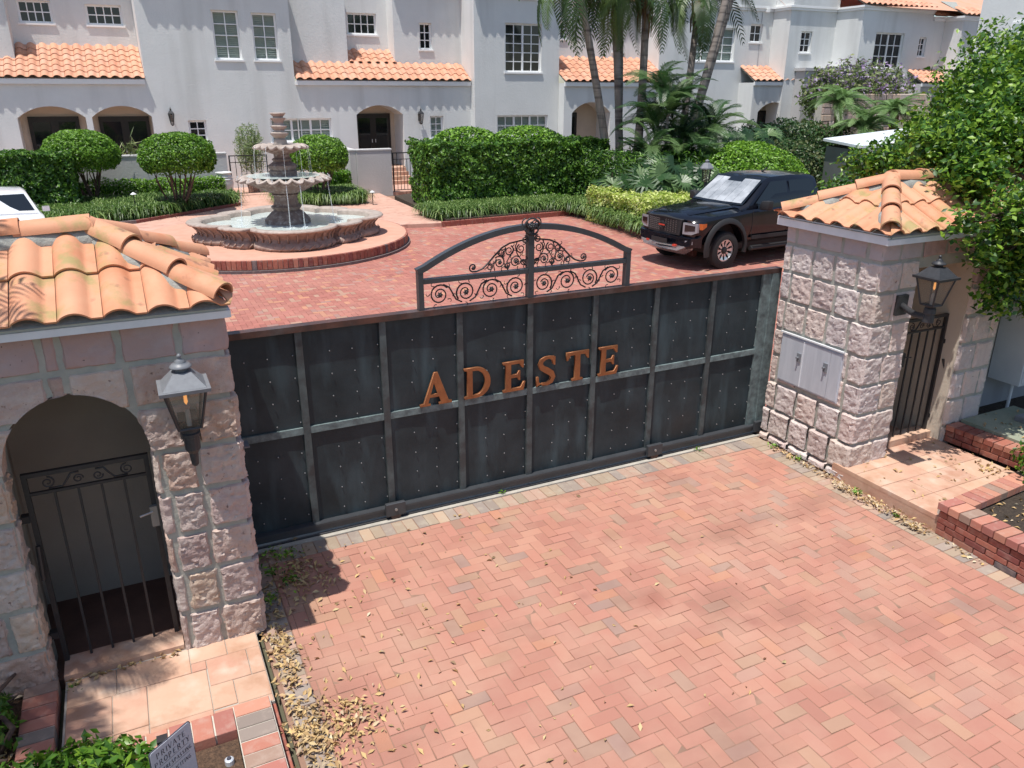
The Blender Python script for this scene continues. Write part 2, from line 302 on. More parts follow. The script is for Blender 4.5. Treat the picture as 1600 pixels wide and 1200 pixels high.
# ------------------------------------------------------------------ ground, paving
tag(MB().box(-160, 260, -60, 260, -1.2, -.06).build('ground', pm('dry_ground', (.12, .11, .07), (.08, .08, .05), rough=1, ns=.6)), 'ground under and around the paved court', kind='structure')
BW = .106
def herring(x0, x1, y0, y1, keep=lambda x, y: True, gap=.0038):
    out = []
    i0, i1 = int(math.floor(x0/BW))-3, int(math.ceil(x1/BW))+3; j0, j1 = int(math.floor(y0/BW))-3, int(math.ceil(y1/BW))+3
    for i in range(i0, i1):
        for j in range(j0, j1):
            c = (i-j) % 4
            if c == 0: r = (i*BW, (i+2)*BW, j*BW, (j+1)*BW)
            elif c == 3: r = (i*BW, (i+1)*BW, j*BW, (j+2)*BW)
            else: continue
            a, b, c_, d = max(r[0], x0), min(r[1], x1), max(r[2], y0), min(r[3], y1)
            if b-a < .02 or d-c_ < .02 or not keep((a+b)/2, (c_+d)/2): continue
            out.append((a+gap/2, b-gap/2, c_+gap/2, d-gap/2))
    return out
def bricks_stuff(name, rects, z0, z1, mat, parent=None, jit=.003, bev=.003):
    mb = MB(); rn = []
    for (a, b, c, d) in rects:
        z = z1+random.uniform(-jit, jit); tx = random.uniform(-jit, jit)*.7; ty = random.uniform(-jit, jit)*.7; r = random.random()
        n0 = len(mb.V); bb = bev
        V = []
        for (xa, xb, ya, yb, zz) in ((a, b, c, d, z0), (a, b, c, d, z-bb), (a+bb, b-bb, c+bb, d-bb, z)):
            for k, (x, y) in enumerate(((xa, ya), (xb, ya), (xb, yb), (xa, yb))):
                e = 0 if zz == z0 else (tx*(1 if x > (a+b)/2 else -1)+ty*(1 if y > (c+d)/2 else -1))
                V.append((x, y, zz+e))
        F = [(8, 9, 10, 11)]
        for k in (0, 4):
            for i in range(4): j = (i+1) % 4; F.append((k+i, k+j, k+j+4, k+i+4))
        mb.add(V, F); rn += [r]*12
    return tag(mb.build(name, mat, parent, rnd=rn), kind='stuff')
def brick_pieces(name, rects, z0, z1, mat, parent, jit=.003, bev=.003):
    cache = {}
    for (a, b, c, d) in rects:
        key = (round(b-a, 3), round(d-c, 3), round(z1-z0, 3))
        if key not in cache:
            X, Y_, Z = key; mb = MB().box(-X/2, X/2, -Y_/2, Y_/2, -Z, 0, bev)
            me = bpy.data.meshes.new(name); me.from_pydata(mb.V, [], mb.F); me.materials.append(mat); cache[key] = me
        o = bpy.data.objects.new(name, cache[key]); COL.objects.link(o); o.parent = parent
        o.location = ((a+b)/2+random.uniform(-.0012, .0012), (c+d)/2+random.uniform(-.0012, .0012), z1+random.uniform(-jit, jit)); o.rotation_euler = (random.uniform(-1, 1)*.022, random.uniform(-1, 1)*.022, random.gauss(0, .013))
drive = tag(MB().box(-3.02, 3.3, -9, -.02, -.1, -.0045).build('driveway', m_sand), 'red brick driveway in a herringbone bond in front of the gate', kind='structure')
allb = herring(-2.80, 2.86, -5.2, -.36)
cx, cy = -3.48, -6.72
vis = [r for r in allb if r[2] > -4.6]
vis.sort(key=lambda r: (r[0]+.6-cx)**2*.2+(r[2]-cy)**2 if True else 0)
# nearest visible bricks are single pieces, the rest are one mass
def infr(r):
    p = Vector(((r[0]+r[1])/2, (r[2]+r[3])/2, 0))-cam.matrix_world.translation
    X, Y_, Z = p.dot(rt2), p.dot(up2), p.dot(fw); return abs(X/Z) < .66 and -.50 < Y_/Z < .5, Z
nearb = sorted([r for r in allb if infr(r)[0]], key=lambda r: infr(r)[1])[:290]
ns_ = set(nearb); rest = [r for r in allb if r not in ns_]
brick_pieces('paver', nearb, -.06, 0., m_paver, drive)
bricks_stuff('pavers', rest, -.06, 0., m_paver, drive)
# soldier course borders
bd = []
y = -5.2
while y < -1.75: bd.append((2.87, 3.09, y, y+.10)); y += .106
y = -1.75
while y < -.14: bd.append((2.87, 3.12, y, y+.10)); y += .106
bl = []
y = -5.2
while y < -.36: bl.append((-2.985, -2.808, y, y+.10)); y += .106
bt = []
x = -2.8
while x < 2.86: bt.append((x, x+.20, -.355, -.225) if 0 else (x, x+.105, -.355, -.14)); x += .11
for k, (rr) in enumerate((bd, bl, bt)): brick_pieces('border_brick', [r for r in rr if infr(r)[0]], -.06, .001, m_border, drive, jit=.004)
court = tag(MB().box(-14, 30, -.02, 27.5, -.1, -.012).build('courtyard', m_sand), 'brick paved courtyard behind the gate', kind='structure')
FC = (.1, 15.6)   # fountain platform centre
def ckeep(x, y):
    if (x-FC[0])**2+(y-FC[1])**2 < 3.6**2: return False
    return y < 16.9 and -7 < x < 14 and (y < 12.5 or x < 11) and not (y > 9.5 and x < -5 and False)
bricks_stuff('courtyard_pavers', herring(-7, 14, .35, 16.9, ckeep), -.05, 0., m_courtpaver, court, jit=.002)
# gate track and lip
tag(MB().box(-2.98, 3.2, -.135, -.085, -.05, .012).box(-2.98, 3.2, -.03, .02, -.05, .012).build('gate_threshold', m_kerb), 'pale concrete lips either side of the sliding gate track', kind='structure')
tag(MB().box(-2.98, 3.2, -.08, -.035, -.05, .004).tube([(-2.98, -.058, .01), (3.2, -.058, .01)], .012, 6).build('gate_track', m_iron), 'steel rail set in the ground under the gate', 'rail')

# ------------------------------------------------------------------ rock faced stones
def rough_stone(name, x0, x1, y0, y1, z0, z1, mat, parent, faces='FLRTB', amp=.03, n=8, warp=None, rough=1.):
    """front faces -Y(F) / -X(L) / +X(R) displaced by noise"""
    V = []; F = []; so = Vector((random.uniform(0, 99), random.uniform(0, 99), 0)); idx = {}
    cxs, cys, czs = (x0+x1)/2, (y0+y1)/2, (z0+z1)/2
    def vert(x, y, z):
        k = (round(x, 4), round(y, 4), round(z, 4))
        if k in idx: return idx[k]
        ux = min(x-x0, x1-x); uy = min(y-y0, y1-y); uz = min(z-z0, z1-z)
        p = Vector((x, y, z))
        nrm = Vector((0, 0, 0))
        if abs(y-y0) < 1e-5 and 'F' in faces: nrm.y -= 1
        if abs(x-x0) < 1e-5 and 'L' in faces: nrm.x -= 1
        if abs(x-x1) < 1e-5 and 'R' in faces: nrm.x += 1
        ed = sorted([ux, uy, uz])
        pv = Vector((p.x, p.y, p.z*1.35))
        def facet(sc, o):
            c = noise.voronoi(pv*sc+so+o)[1][0]; q_ = pv*sc+so+o-c
            return noise.noise(c*3.7)+q_.x*noise.noise(c*5.1+Vector((9, 0, 0)))*1.6+q_.z*noise.noise(c*4.3+Vector((0, 9, 0)))*1.6+q_.y*noise.noise(c*4.9+Vector((0, 0, 9)))*1.6
        d = facet(17, Vector((0, 0, 0)))*.30+facet(38, Vector((3, 1, 2)))*.26
        # ridged facets
        edge = min(1, ed[1]/.018); h = amp*rough*(.95*d*(.3+.7*edge)+.42*math.sqrt(edge))
        jt = Vector((noise.noise(p*11+so), noise.noise(p*11+so+Vector((5, 0, 0))), noise.noise(p*11+so+Vector((0, 7, 0)))))*.009
        q = p+nrm*h+jt
        if ed[0] < 1e-5 and ed[1] < .004: q += (Vector((cxs, cys, czs))-p).normalized()*.010
        if warp: q = warp(q)
        idx[k] = len(V); V.append(q); return idx[k]
    def grid(f):
        nonlocal F
        if f in 'FK': ua, ub, va, vb = x0, x1, z0, z1
        elif f in 'LR': ua, ub, va, vb = y0, y1, z0, z1
        else: ua, ub, va, vb = x0, x1, y0, y1
        nu = max(2, int(round((ub-ua)/.0145*n/8))); nv = max(2, int(round((vb-va)/.0145*n/8)))
        if ub-ua < .001 or vb-va < .001: return
        if f in 'TB': nv = max(2, nv//2)
        def P(u, v):
            if f == 'F': return (u, y0, v)
            if f == 'L': return (x0, u, v)
            if f == 'R': return (x1, u, v)
            if f == 'T': return (u, v, z1)
            return (u, v, z0)
        for i in range(nu):
            for j in range(nv):
                q = [vert(*P(ua+(ub-ua)*a/nu, va+(vb-va)*b/nv)) for a, b in ((i, j), (i+1, j), (i+1, j+1), (i, j+1))]
                if f in 'LB': q.reverse()
                if len(set(q)) == 4: F.append(tuple(q))
    for f in faces: grid(f)
    return auto_smooth(mobj(name, V, F, mat, parent), 38)

# ============ LEFT GATEHOUSE
gl = thing('gatehouse', 'left gatehouse of pink rock-faced stone with an arched doorway and clay tiled hip roof', 'gatehouse', (-4, -.65, 0))
AX, AR = -4.0, .43
ZS = [.0, .36, .70, 1.02, 1.35, 1.68, 2.02, 2.33, 2.605]
def archwarp(q):
    if q.z < 1.70:
        if AX-AR < q.x < AX+AR: q = q.copy(); q.x = AX+AR if q.x > AX else AX-AR
        return q
    dx, dz = (q.x-AX)/AR, (q.z-1.70)/.48; d = math.hypot(dx, dz)
    if d < 1:
        q = q.copy(); s = 1/max(d, .05); q.x = AX+dx*s*AR; q.z = 1.70+dz*s*.48
    return q
apoly = archp(AX-AR-.015, AX+AR+.015, -.02, 1.70, 2.18, 18)
apoly = [(AX+(AR+.012)*math.cos(a), 1.70+.49*math.sin(a)) for a in [PI*i/18 for i in range(19)]]
apoly = [(AX+AR+.012, .002)]+apoly+[(AX-AR-.012, .002)]
wl_ = wall('wall', [(-6.4, 0), (AX-AR-.012, 0)]+[(x, z) for x, z in reversed(apoly)][1:-1]+[(AX+AR+.012, 0), (-3.02, 0), (-3.02, 2.6), (-6.4, 2.6)], [], -1.308, m_mortar, gl)
MB().quad((-3.02, -1.28, 0), (-3.02, .02, 0), (-3.02, .02, 2.6), (-3.02, -1.28, 2.6)).build('side_wall', m_mortar, gl)
rv = MB(); ap = [(AX+AR+.012, 0)]+apoly[1:-1]+[(AX-AR-.012, 0)]
for a, b in zip(ap, ap[1:]): rv.quad((a[0], -1.308, a[1]), (b[0], -1.308, b[1]), (b[0], -.95, b[1]), (a[0], -.95, a[1]))
rv.build('arch_reveal', m_mortar, gl)
# passage behind: back wall, sides, ceiling, floor
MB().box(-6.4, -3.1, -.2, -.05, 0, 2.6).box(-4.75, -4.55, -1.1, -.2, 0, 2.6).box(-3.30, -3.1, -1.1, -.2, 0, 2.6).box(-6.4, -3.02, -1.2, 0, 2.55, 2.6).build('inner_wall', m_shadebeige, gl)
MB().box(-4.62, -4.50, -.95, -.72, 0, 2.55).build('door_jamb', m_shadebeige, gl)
MB().box(-6.3, -3.1, -1.25, .02, -.05, .03).build('passage_floor', pm('dark_red_brown_floor', (.16, .085, .06), (.11, .06, .045), rough=.9, ns=5), gl)  # left passage floor in a dark red-brown
for ci in range(8):
    z0, z1 = ZS[ci]+.012, ZS[ci+1]-.014
    if ci == 7: xs = [-6.2, -5.75, -5.3, -4.85, -4.40, -4.09, -3.99, -3.655, -3.30, -2.99]; mat = m_stoneT; am = .012
    elif ci == 6: xs = [-6.2, -5.8, -5.35, -4.95, -4.5, -4.09, -3.99, -3.63, -3.30, -2.99]; mat = m_stoneL; am = .016
    else:
        sh = .0 if ci % 2 else .0
        xs = [-6.2, -5.9, -5.55, -5.22, -4.95, -4.62, -4.43] if ci % 2 else [-6.2, -5.8, -5.45, -5.1, -4.80, -4.43]
        if ci == 5: xs = [-6.2, -5.8, -5.4, -5.0, -4.66, -4.3]
        mat = m_stoneL; am = .034
        rs_ = [-3.57, -3.52, -3.29, -2.99] if ci % 2 == 0 else [-3.57, -3.49, -3.27, -2.99]
        if ci == 5: rs_ = [-3.62, -3.27, -2.99]
        for a, b in zip(rs_, rs_[1:]):
            small = b-a < .12; last = b > -3.0
            rough_stone('stone', a+(.0 if small else .012), b-(.0 if last else .012), -1.315, -1.15 if not last else -1.0, z0, z1, mat, gl, 'FTBLR', am if not small else .016, 8,
                        warp=archwarp if ci >= 5 else None)
    for a, b in zip(xs, xs[1:]):
        if ci == 7 and b-a < .12: a += .0
        if ci < 6 or True:
            warp = archwarp if ci in (5, 6) else None
            jit = random.uniform(-.02, .02)
            if ci == 6 and b > -4.45 and a < -3.55 and False: continue
            rough_stone('stone', a+.014, b-(.014 if b < -3.0 else 0), -1.315, -1.12 if b < -3 else -1.0, z0, z1, mat, gl, 'FTBLR', am, 8, warp=warp)
# side face stones facing +X
for ci in range(8):
    z0, z1 = ZS[ci]+.012, ZS[ci+1]-.014; ys = [-.98, -.66, -.33, .02] if ci % 2 else [-.98, -.5, -.2, .02]
    for a, b in zip(ys, ys[1:]):
        rough_stone('stone', -3.12, -2.99, a+.012, b-.012, z0, z1, m_stoneL if ci < 7 else m_stoneT, gl, 'R', .03 if ci < 6 else .012, 5)

# ============ clay tile roofs
def tile_profile(p, h, n=14):
    pts = []
    for i in range(n+1):
        u = i/n
        if u < .72: z = h*math.sin(PI*u/.72)**.72
        else: z = 0.
        pts.append((u*p, z))
    return pts
def tile_mesh(p, L, h, th, n=14, lift=.03):
    pr = tile_profile(p, h, n); V = []; F = []; k = len(pr)
    for (yy, lf) in ((0, lift), (L, 0)):
        for dz in (th, 0):
            for x, z in pr: V.append((x, yy, z+dz+lf))
    # order: low-top 0..k, low-bottom k..2k, high-top 2k.., high-bottom 3k..
    for i in range(k-1):
        F.append((i, i+1, 2*k+i+1, 2*k+i)); F.append((k+i, 3*k+i, 3*k+i+1, k+i+1)); F.append((i, k+i, k+i+1, i+1))
    F.append((0, 2*k, 3*k, k)); F.append((k-1, 2*k-1, 4*k-1, 3*k-1))
    return V, F
def tiled_face(parent, O, U, Vv, width, slope, p, ex, h, mat, clips=(), name='tile', n=16, th=.014, L=None, lift=.022, offs=0.):
    """O lower-left eave corner, U along eave, Vv up slope (unit); clips: list of (point, normal) keep side dot<0"""
    O = Vector(O); U = Vector(U).normalized(); Vv = Vector(Vv).normalized(); Nn = U.cross(Vv).normalized()
    L = L or ex*1.12; Mx = Matrix((U, Vv, Nn)).transposed().to_4x4()
    V, F = tile_mesh(p*.985, L, h, th, n, lift)
    shared = bpy.data.meshes.new(name); shared.from_pydata(V, [], F); shared.materials.append(mat)
    shared.polygons.foreach_set('use_smooth', [True]*len(shared.polygons)); 
    try: shared.set_sharp_from_angle(angle=R(40))
    except Exception: pass
    nx = int(math.ceil(width/p)); ny = int(math.ceil(slope/ex))
    for j in range(ny):
        for i in range(nx):
            T = Matrix.Translation(O+U*(i*p+offs)+Vv*(j*ex)+Nn*(.001*j)) @ Mx
            T = T @ Matrix.Rotation(random.uniform(-.012, .012), 4, 'Z')
            cs = [(T @ Vector(v)) for v in ((0, 0, 0), (p, 0, 0), (0, L, 0), (p, L, 0))]
            state = 'in'
            for (pt, nm) in clips:
                ds = [(c-pt).dot(nm) for c in cs]
                if min(ds) > -.02: state = 'out'; break
                if max(ds) > 0: state = 'cut'
            if state == 'out': continue
            if state == 'in':
                o = bpy.data.objects.new(name, shared); COL.objects.link(o); o.parent = parent
                o.matrix_parent_inverse = parent.matrix_basis.inverted(); o.matrix_basis = T
            else:
                bm = bmesh.new(); bm.from_mesh(shared); Ti = T.inverted()
                for (pt, nm) in clips:
                    bmesh.ops.bisect_plane(bm, geom=bm.verts[:]+bm.edges[:]+bm.faces[:], plane_co=Ti @ pt, plane_no=(Ti.to_3x3() @ nm), clear_outer=True)
                if len(bm.faces) < 3: bm.free(); continue
                me = bpy.data.meshes.new(name); bm.to_mesh(me); bm.free(); me.materials.clear(); me.materials.append(mat)
                o = bpy.data.objects.new(name, me); COL.objects.link(o); o.parent = parent
                o.matrix_parent_inverse = parent.matrix_basis.inverted(); o.matrix_basis = T
def cap_tile(parent, A, B, r, mat, flare=.12, n=12, name='ridge_tile', th=.014, drop=.0):
    """half barrel from A (low end) to B (high end)"""
    A = Vector(A); B = Vector(B); d = (B-A).normalized(); s = d.cross(Vector((0, 0, 1))).normalized(); u = s.cross(d).normalized(); V = []; F = []
    for (P, rr) in ((A, r*(1+flare)), (B, r)):
        for q in (rr, rr-th):
            for i in range(n+1):
                a = PI*i/n; V.append(P+s*math.cos(a)*q+u*(math.sin(a)*q*.92))
    k = n+1
    for i in range(n): F += [(i, i+1, 2*k+i+1, 2*k+i), (k+i, 3*k+i, 3*k+i+1, k+i+1), (i, k+i, k+i+1, i+1), (2*k+i, 2*k+i+1, 3*k+i+1, 3*k+i)]
    F += [(0, 2*k, 3*k, k), (k-1, 2*k-1, 4*k-1, 3*k-1)]
    o = mobj(name, V, F, mat, parent); bm = bmesh.new(); bm.from_mesh(o.data); bmesh.ops.recalc_face_normals(bm, faces=bm.faces); bm.to_mesh(o.data); bm.free()
    return auto_smooth(o, 40)
def hip_roof(parent, ex0, ey0, ey1, ax, ay, az, ze, xend, sgn):
    """side eave at x=ex0 (facing sgn*X), front eave y=ey0, back y=ey1, ridge from (ax,ay,az) to xend"""
    roof = mobj('roof', *roofcore(ex0, ey0, ey1, ax, ay, az, ze, xend), m_cement, parent)
    Cf = Vector((ex0, ey0, ze)); Cb = Vector((ex0, ey1, ze)); Ap = Vector((ax, ay, az)); Re = Vector((xend, ay, az))
    def clipn(a, b, keep):   # vertical plane through a-b, keep side
        d = b-a; n = Vector((d.y, -d.x, 0)).normalized()
        if (keep-a).dot(n) > 0: n = -n
        return (a, n)
    pf = Vector(((ex0+xend)/2, ey0, ze)); ps = Vector((ex0, ay, ze)); pb = Vector(((ex0+xend)/2, ey1, ze))
    vf = (Vector((0, ay-ey0, az-ze))).normalized(); vb = Vector((0, ay-ey1, az-ze)).normalized(); vs = Vector((ax-ex0, 0, az-ze)).normalized()
    sl = math.hypot(ay-ey0, az-ze)
    top = (Ap, Vector((0, 1, 0)))
    if sgn > 0: # hip at right end
        tiled_face(parent, (xend, ey0, ze), (1, 0, 0), vf, ex0-xend, sl, .25, .44, .050, m_tile, [clipn(Cf, Ap, pf), top])
        tiled_face(parent, Cf, (0, 1, 0), vs, ey1-ey0, math.hypot(ax-ex0, az-ze), .25, .44, .050, m_tile, [clipn(Cf, Ap, ps), clipn(Cb, Ap, ps)])
        tiled_face(parent, Cb, (-1, 0, 0), vb, ex0-xend, sl, .25, .44, .050, m_tile, [clipn(Cb, Ap, pb), (Ap, Vector((0, -1, 0)))])
    else:
        tiled_face(parent, Cf, (1, 0, 0), vf, xend-ex0, sl, .25, .44, .050, m_tile, [clipn(Cf, Ap, pf), top])
        tiled_face(parent, Cb, (0, -1, 0), vs, ey1-ey0, math.hypot(ax-ex0, az-ze), .25, .44, .050, m_tile, [clipn(Cf, Ap, ps), clipn(Cb, Ap, ps)])
        tiled_face(parent, (xend, ey1, ze), (-1, 0, 0), vb, xend-ex0, sl, .25, .44, .050, m_tile, [clipn(Cb, Ap, pb), (Ap, Vector((0, -1, 0)))])
    zz = Vector((0, 0, .055))
    for (A, B) in ((Cf, Ap), (Cb, Ap)):
        d = B-A; Ln = d.length; n = 3
        A2 = A+d.normalized()*.035
        for k in range(n):
            a = A2+d*(k/n)+zz+Vector((0, 0, .012*(n-k)*0)); b = A2+d*((k+1.12)/n)+zz-Vector((0, 0, .02))
            cap_tile(parent, a+Vector((0, 0, .012)), b, .086, m_tile)
    n = int(abs(xend-ax)/.38); s = (Re-Ap)/n
    for k in range(n):
        a = Ap+s*k+zz*.8; b = Ap+s*(k+1.1)+zz*.8
        cap_tile(parent, a+Vector((0, 0, .012)), b-Vector((0, 0, .006)), .095, m_tile, flare=.06)
    # mortar packing beside hips and ridge
    mb = MB()
    for (A, B) in ((Cf, Ap), (Cb, Ap), (Ap, Re)):
        pts = [A+(B-A)*t/14+Vector((random.uniform(-.012, .012), random.uniform(-.012, .012), .022+random.uniform(-.008, .008))) for t in range(0 if A is Ap else 1, 15)]
        mb.tube(pts, [(.112+random.uniform(-.02, .02))*(1 if A is Ap else min(1, .3+i*.3)) for i, _ in enumerate(pts)], 7)
    mb.V = [(v[0], v[1], v[2]*1.0-.055) for v in mb.V]
    auto_smooth(mb.build('mortar_packing', m_cement, parent), 60)
def roofcore(ex0, ey0, ey1, ax, ay, az, ze, xend):
    V = [(ex0, ey0, ze), (ex0, ey1, ze), (xend, ey0, ze), (xend, ey1, ze), (ax, ay, az), (xend, ay, az)]
    return V, [(0, 1, 4), (0, 4, 5, 2), (1, 3, 5, 4), (0, 2, 3, 1)]
hip_roof(gl, -2.965, -1.43, .12, -3.70, -.65, 3.07, 2.665, -6.2, 1)
MB().box(-6.2, -2.975, -1.385, .07, 2.60, 2.676).build('fascia', m_fascia, gl)
MB().box(-6.2, -2.955, -1.405, -1.389, 2.592, 2.64).box(-2.973, -2.955, -1.388, .08, 2.592, 2.64).build('drip_edge', m_whitemetal, gl)

# ============ RIGHT GATEHOUSE
gr = thing('gatehouse', 'right gatehouse of pale rock-faced stone with metal mailbox panels under a tiled hip roof', 'gatehouse', (4.2, -.8, 0))
hip_roof(gr, 3.09, -1.56, -.08, 3.90, -.82, 3.08, 2.685, 6.4, -1)
MB().box(3.14, 6.4, -1.52, -.10, 2.61, 2.69).build('fascia', m_fascia, gr)
MB().box(3.10, 6.4, -1.545, -1.524, 2.60, 2.655).box(3.105, 3.137, -1.523, -.06, 2.60, 2.70).build('drip_edge', m_whitemetal, gr)
RS = [.0, .10, .42, .76, 1.09, 1.41, 1.76, 2.09, 2.40, 2.625]
MB().box(3.190, 3.72, -1.432, -.16, 0, 2.62).box(3.721, 6.4, -1.421, -1.30, 2.30, 2.62).box(4.745, 5.33, -1.421, -1.0, 0, 2.3).box(3.72, 3.95, -1.3, -.9, 0, 2.5).build('wall_core', m_mortar, gr)
for ci in range(9):
    z0, z1 = RS[ci]+.011, RS[ci+1]-.013
    sm = ci == 8; am = .010 if sm else .027; mt = m_stoneTR if sm else m_stoneR
    fl = 0 if ci > 2 else .02*(3-ci)          # battered foot
    cor = -1.18 if ci % 2 else -1.26
    if ci in (0,): cor = -1.2
    if ci in (3, 4): cor = -1.235
    ys = [-.14, -.30, -.62, -.94, cor] if ci % 2 == 0 else [-.14, -.26, -.58, -.88, cor]
    ys = sorted(ys)
    for a, b in zip(ys, ys[1:]):
        # leave a recess for the mailbox panels
        if z1 > .82 and z0 < 1.38 and a > -1.2 and b < -.29 and ci in (3, 4): 
            continue
        aa, bb, za, zb = a+.012, b-.012, z0, z1
        if ci in (4,) and b < -.2 and a > -1.19: continue
        rough_stone('stone', 3.185-fl, 3.32, aa, bb, za, zb, mt, gr, 'LTBF'if 0 else 'LTB', am, 8)
    # corner stones wrap both faces
    wx = 3.50 if ci % 2 else 3.44
    rough_stone('stone', 3.185-fl, wx, -1.44-fl*.5, cor-.012, z0, z1, mt, gr, 'FLTBR', am, 8)
    rough_stone('stone', wx+.022, 3.76, -1.44-fl*.3, -1.28, z0, z1, mt, gr, 'FTBLR', am*.8, 8)
# lintel course and far jamb stones
for z0, z1, xs in ((2.41, 2.61, [3.78, 4.15, 4.55, 4.95, 5.4, 5.9]),):
    for a, b in zip(xs, xs[1:]): rough_stone('stone', a+.012, b-.012, -1.43, -1.3, z0, z1, m_stoneT, gr, 'FTB', .012, 7)
for ci in range(7):
    z0, z1 = .0+ci*.335+.012, (ci+1)*.335-.012; xs = [4.72, 5.0, 5.32] if ci % 2 else [4.72, 4.90, 5.18, 5.32]
    for a, b in zip(xs, xs[1:]): rough_stone('stone', a+.012, b-.012, -1.43, -1.25, z0, z1, m_stoneR if ci < 6 else m_stoneT, gr, 'FTBLR', .022, 6)
MB().box(4.705, 4.735, -1.40, -.4, 0, 2.3).box(3.7, 6.4, -.45, -.3, 0, 2.6).build('inner_wall', m_beige, gr)
MB().box(3.7, 4.75, -1.35, -.3, 2.28, 2.31).build('passage_ceiling', m_beige, gr)
MB().box(3.7, 4.74, -1.33, -.4, 0, .10).build('passage_floor', m_floortile, gr)
# mailbox panels
mbx = thing('mailbox_panel', 'two brushed metal mailbox doors set flush in the stone of the right gatehouse', 'mailbox', (3.17, -.75, .83))
MB().box(3.160, 3.24, -1.19, -.30, .815, 1.395).build('frame', m_galv, mbx)
for a, b in ((-.645, -.315), (-1.03, -.655), (-1.175, -1.036)):
    MB().box(3.150, 3.159, a, b, .835, 1.37).build('panel', m_galv, mbx)
MB().box(3.138, 3.16, -1.20, -.29, 1.396, 1.412).build('top_trim', m_whitemetal, mbx)
MB().box(3.143, 3.149, -.655, -.645, .835, 1.37).build('divider', m_whitemetal, mbx)
for yy, zz in ((-.60, 1.17), (-.985, 1.17)):
    MB().box(3.138, 3.149, yy-.028, yy+.028, zz-.05, zz+.05).tube([(3.137, yy+.006, zz), (3.11, yy+.006, zz)], .012, 8).build('latch', m_lampg, mbx)

# ============ SLIDING GATE
g = thing('sliding_gate', 'wide dark metal sliding gate with riveted panels and bronze lettering', 'gate', (0, 0, 0))
GX0, GX1 = -3.02, 3.28; ZM, ZB, ZT = 1.085, .13, 2.03
xs = [-3.09+.0, -2.29, -1.529, -.764, 0, .765, 1.542, 2.319, 3.087]
def dented(x0, x1, z0, z1, Y, seed):
    nu, nv = 10, 12; V = []; F = []
    for j in range(nv+1):
        for i in range(nu+1):
            u, v = i/nu, j/nv; x = x0+(x1-x0)*u; z = z0+(z1-z0)*v
            e = min(1, min(u, 1-u)*5)*min(1, min(v, 1-v)*5)
            V.append((x, Y-e*(.010*noise.noise(Vector((x*1.7, z*2.2, seed)))+.004), z))
    for j in range(nv):
        for i in range(nu): a = j*(nu+1)+i; F.append((a, a+1, a+nu+2, a+nu+1))
    return V, F
xp = [GX0]+xs[1:]+[GX1]
for i in range(len(xp)-1):
    for (z0, z1) in ((ZB, ZM), (ZM, ZT)):
        V, F = dented(xp[i], xp[i+1], z0, z1, 0, i*3+z0); mobj('panel', V, F, m_patina, g, smooth=True)
MB().box(GX0, GX1, .012, .03, ZB, ZT).build('back_sheet', m_patina, g)
for i, x in enumerate(xs[1:]):
    mt = m_verdi if i != 7 else m_verdipale
    wd = .031 if i != 7 else .06
    MB().box(x-wd, x+wd, -.030, -.001, ZB, ZT, .006, Matrix.Identity(4)).build('upright', mt, g)
for a, b in zip(xp, xp[1:]):
    MB().box(a+(.032 if a > -3 else 0), b-(.032 if b < 3.2 else 0), -.026, -.002, ZM-.03, ZM+.035).build('mid_rail', m_verdipale if 1 else m_verdi, g)
MB().box(3.15, 3.28, -.05, -.001, ZB, ZT-.003).build('end_plate', m_verdipale, g)
MB().box(GX0, GX1, -.05, .05, ZT, ZT+.055).build('top_rail', m_copper, g)
MB().box(GX0, GX1, -.065, -.002, .05, ZB).box(GX0, GX1, -.075, .03, .105, .128).build('bottom_rail', m_ironfr, g)
# studs as single rivets (shared mesh)
me = MB().lathe([(.0062, 0), (.0056, .008), (.0001, .011)], (0, 0, 0), 8); 
V = [(x, -z, y) for x, y, z in me.V]; smesh = bpy.data.meshes.new('rivet'); smesh.from_pydata(V, [], me.F); smesh.materials.append(m_stud)
for i in range(len(xp)-1):
    a, b = xp[i], xp[i+1]
    for z1 in (ZT, ZM):
        cols = [a+(b-a)*.36, a+(b-a)*.63, b-.055] if i < 7 else [a+.25, a+.5, b-.08]
        for x in cols:
            for k in range(4):
                if k == 3 and (z1 == ZT or x < b-.1) and z1 == ZT and -1.3 < x < 1.2: continue
                o = bpy.data.objects.new('rivet', smesh); COL.objects.link(o); o.parent = g
                o.location = (x+random.uniform(-.012, .012), -.012 if x < b-.1 else -.008, z1-.215-k*.215+random.uniform(-.006, .006))
for x in (-1.52, 1.60, 3.20):
    rl = MB().box(x-.10, x+.10, -.11, -.068, .055, .19, .008, Matrix.Identity(4)).build('roller_housing', m_ironfr, g)
    MB().tube([(x, -.105, .045), (x, -.05, .045)], .05, 16).build('roller', m_copper, rl)
    MB().tube([(x, -.122, .12), (x, -.108, .12)], .014, 10).build('bolt', m_stud, rl)
# motor bracket boxes at left end
MB().box(-2.985, -2.90, -.14, -.03, 1.19, 1.30).build('guide_bracket', m_galv, g)
MB().box(-2.98, -2.82, -.20, -.06, 1.10, 1.112).build('guide_plate', m_lampg, g)
MB().box(-3.02, -2.93, -.05, .05, 2.09, 2.19).build('guide_block', m_galv, g)
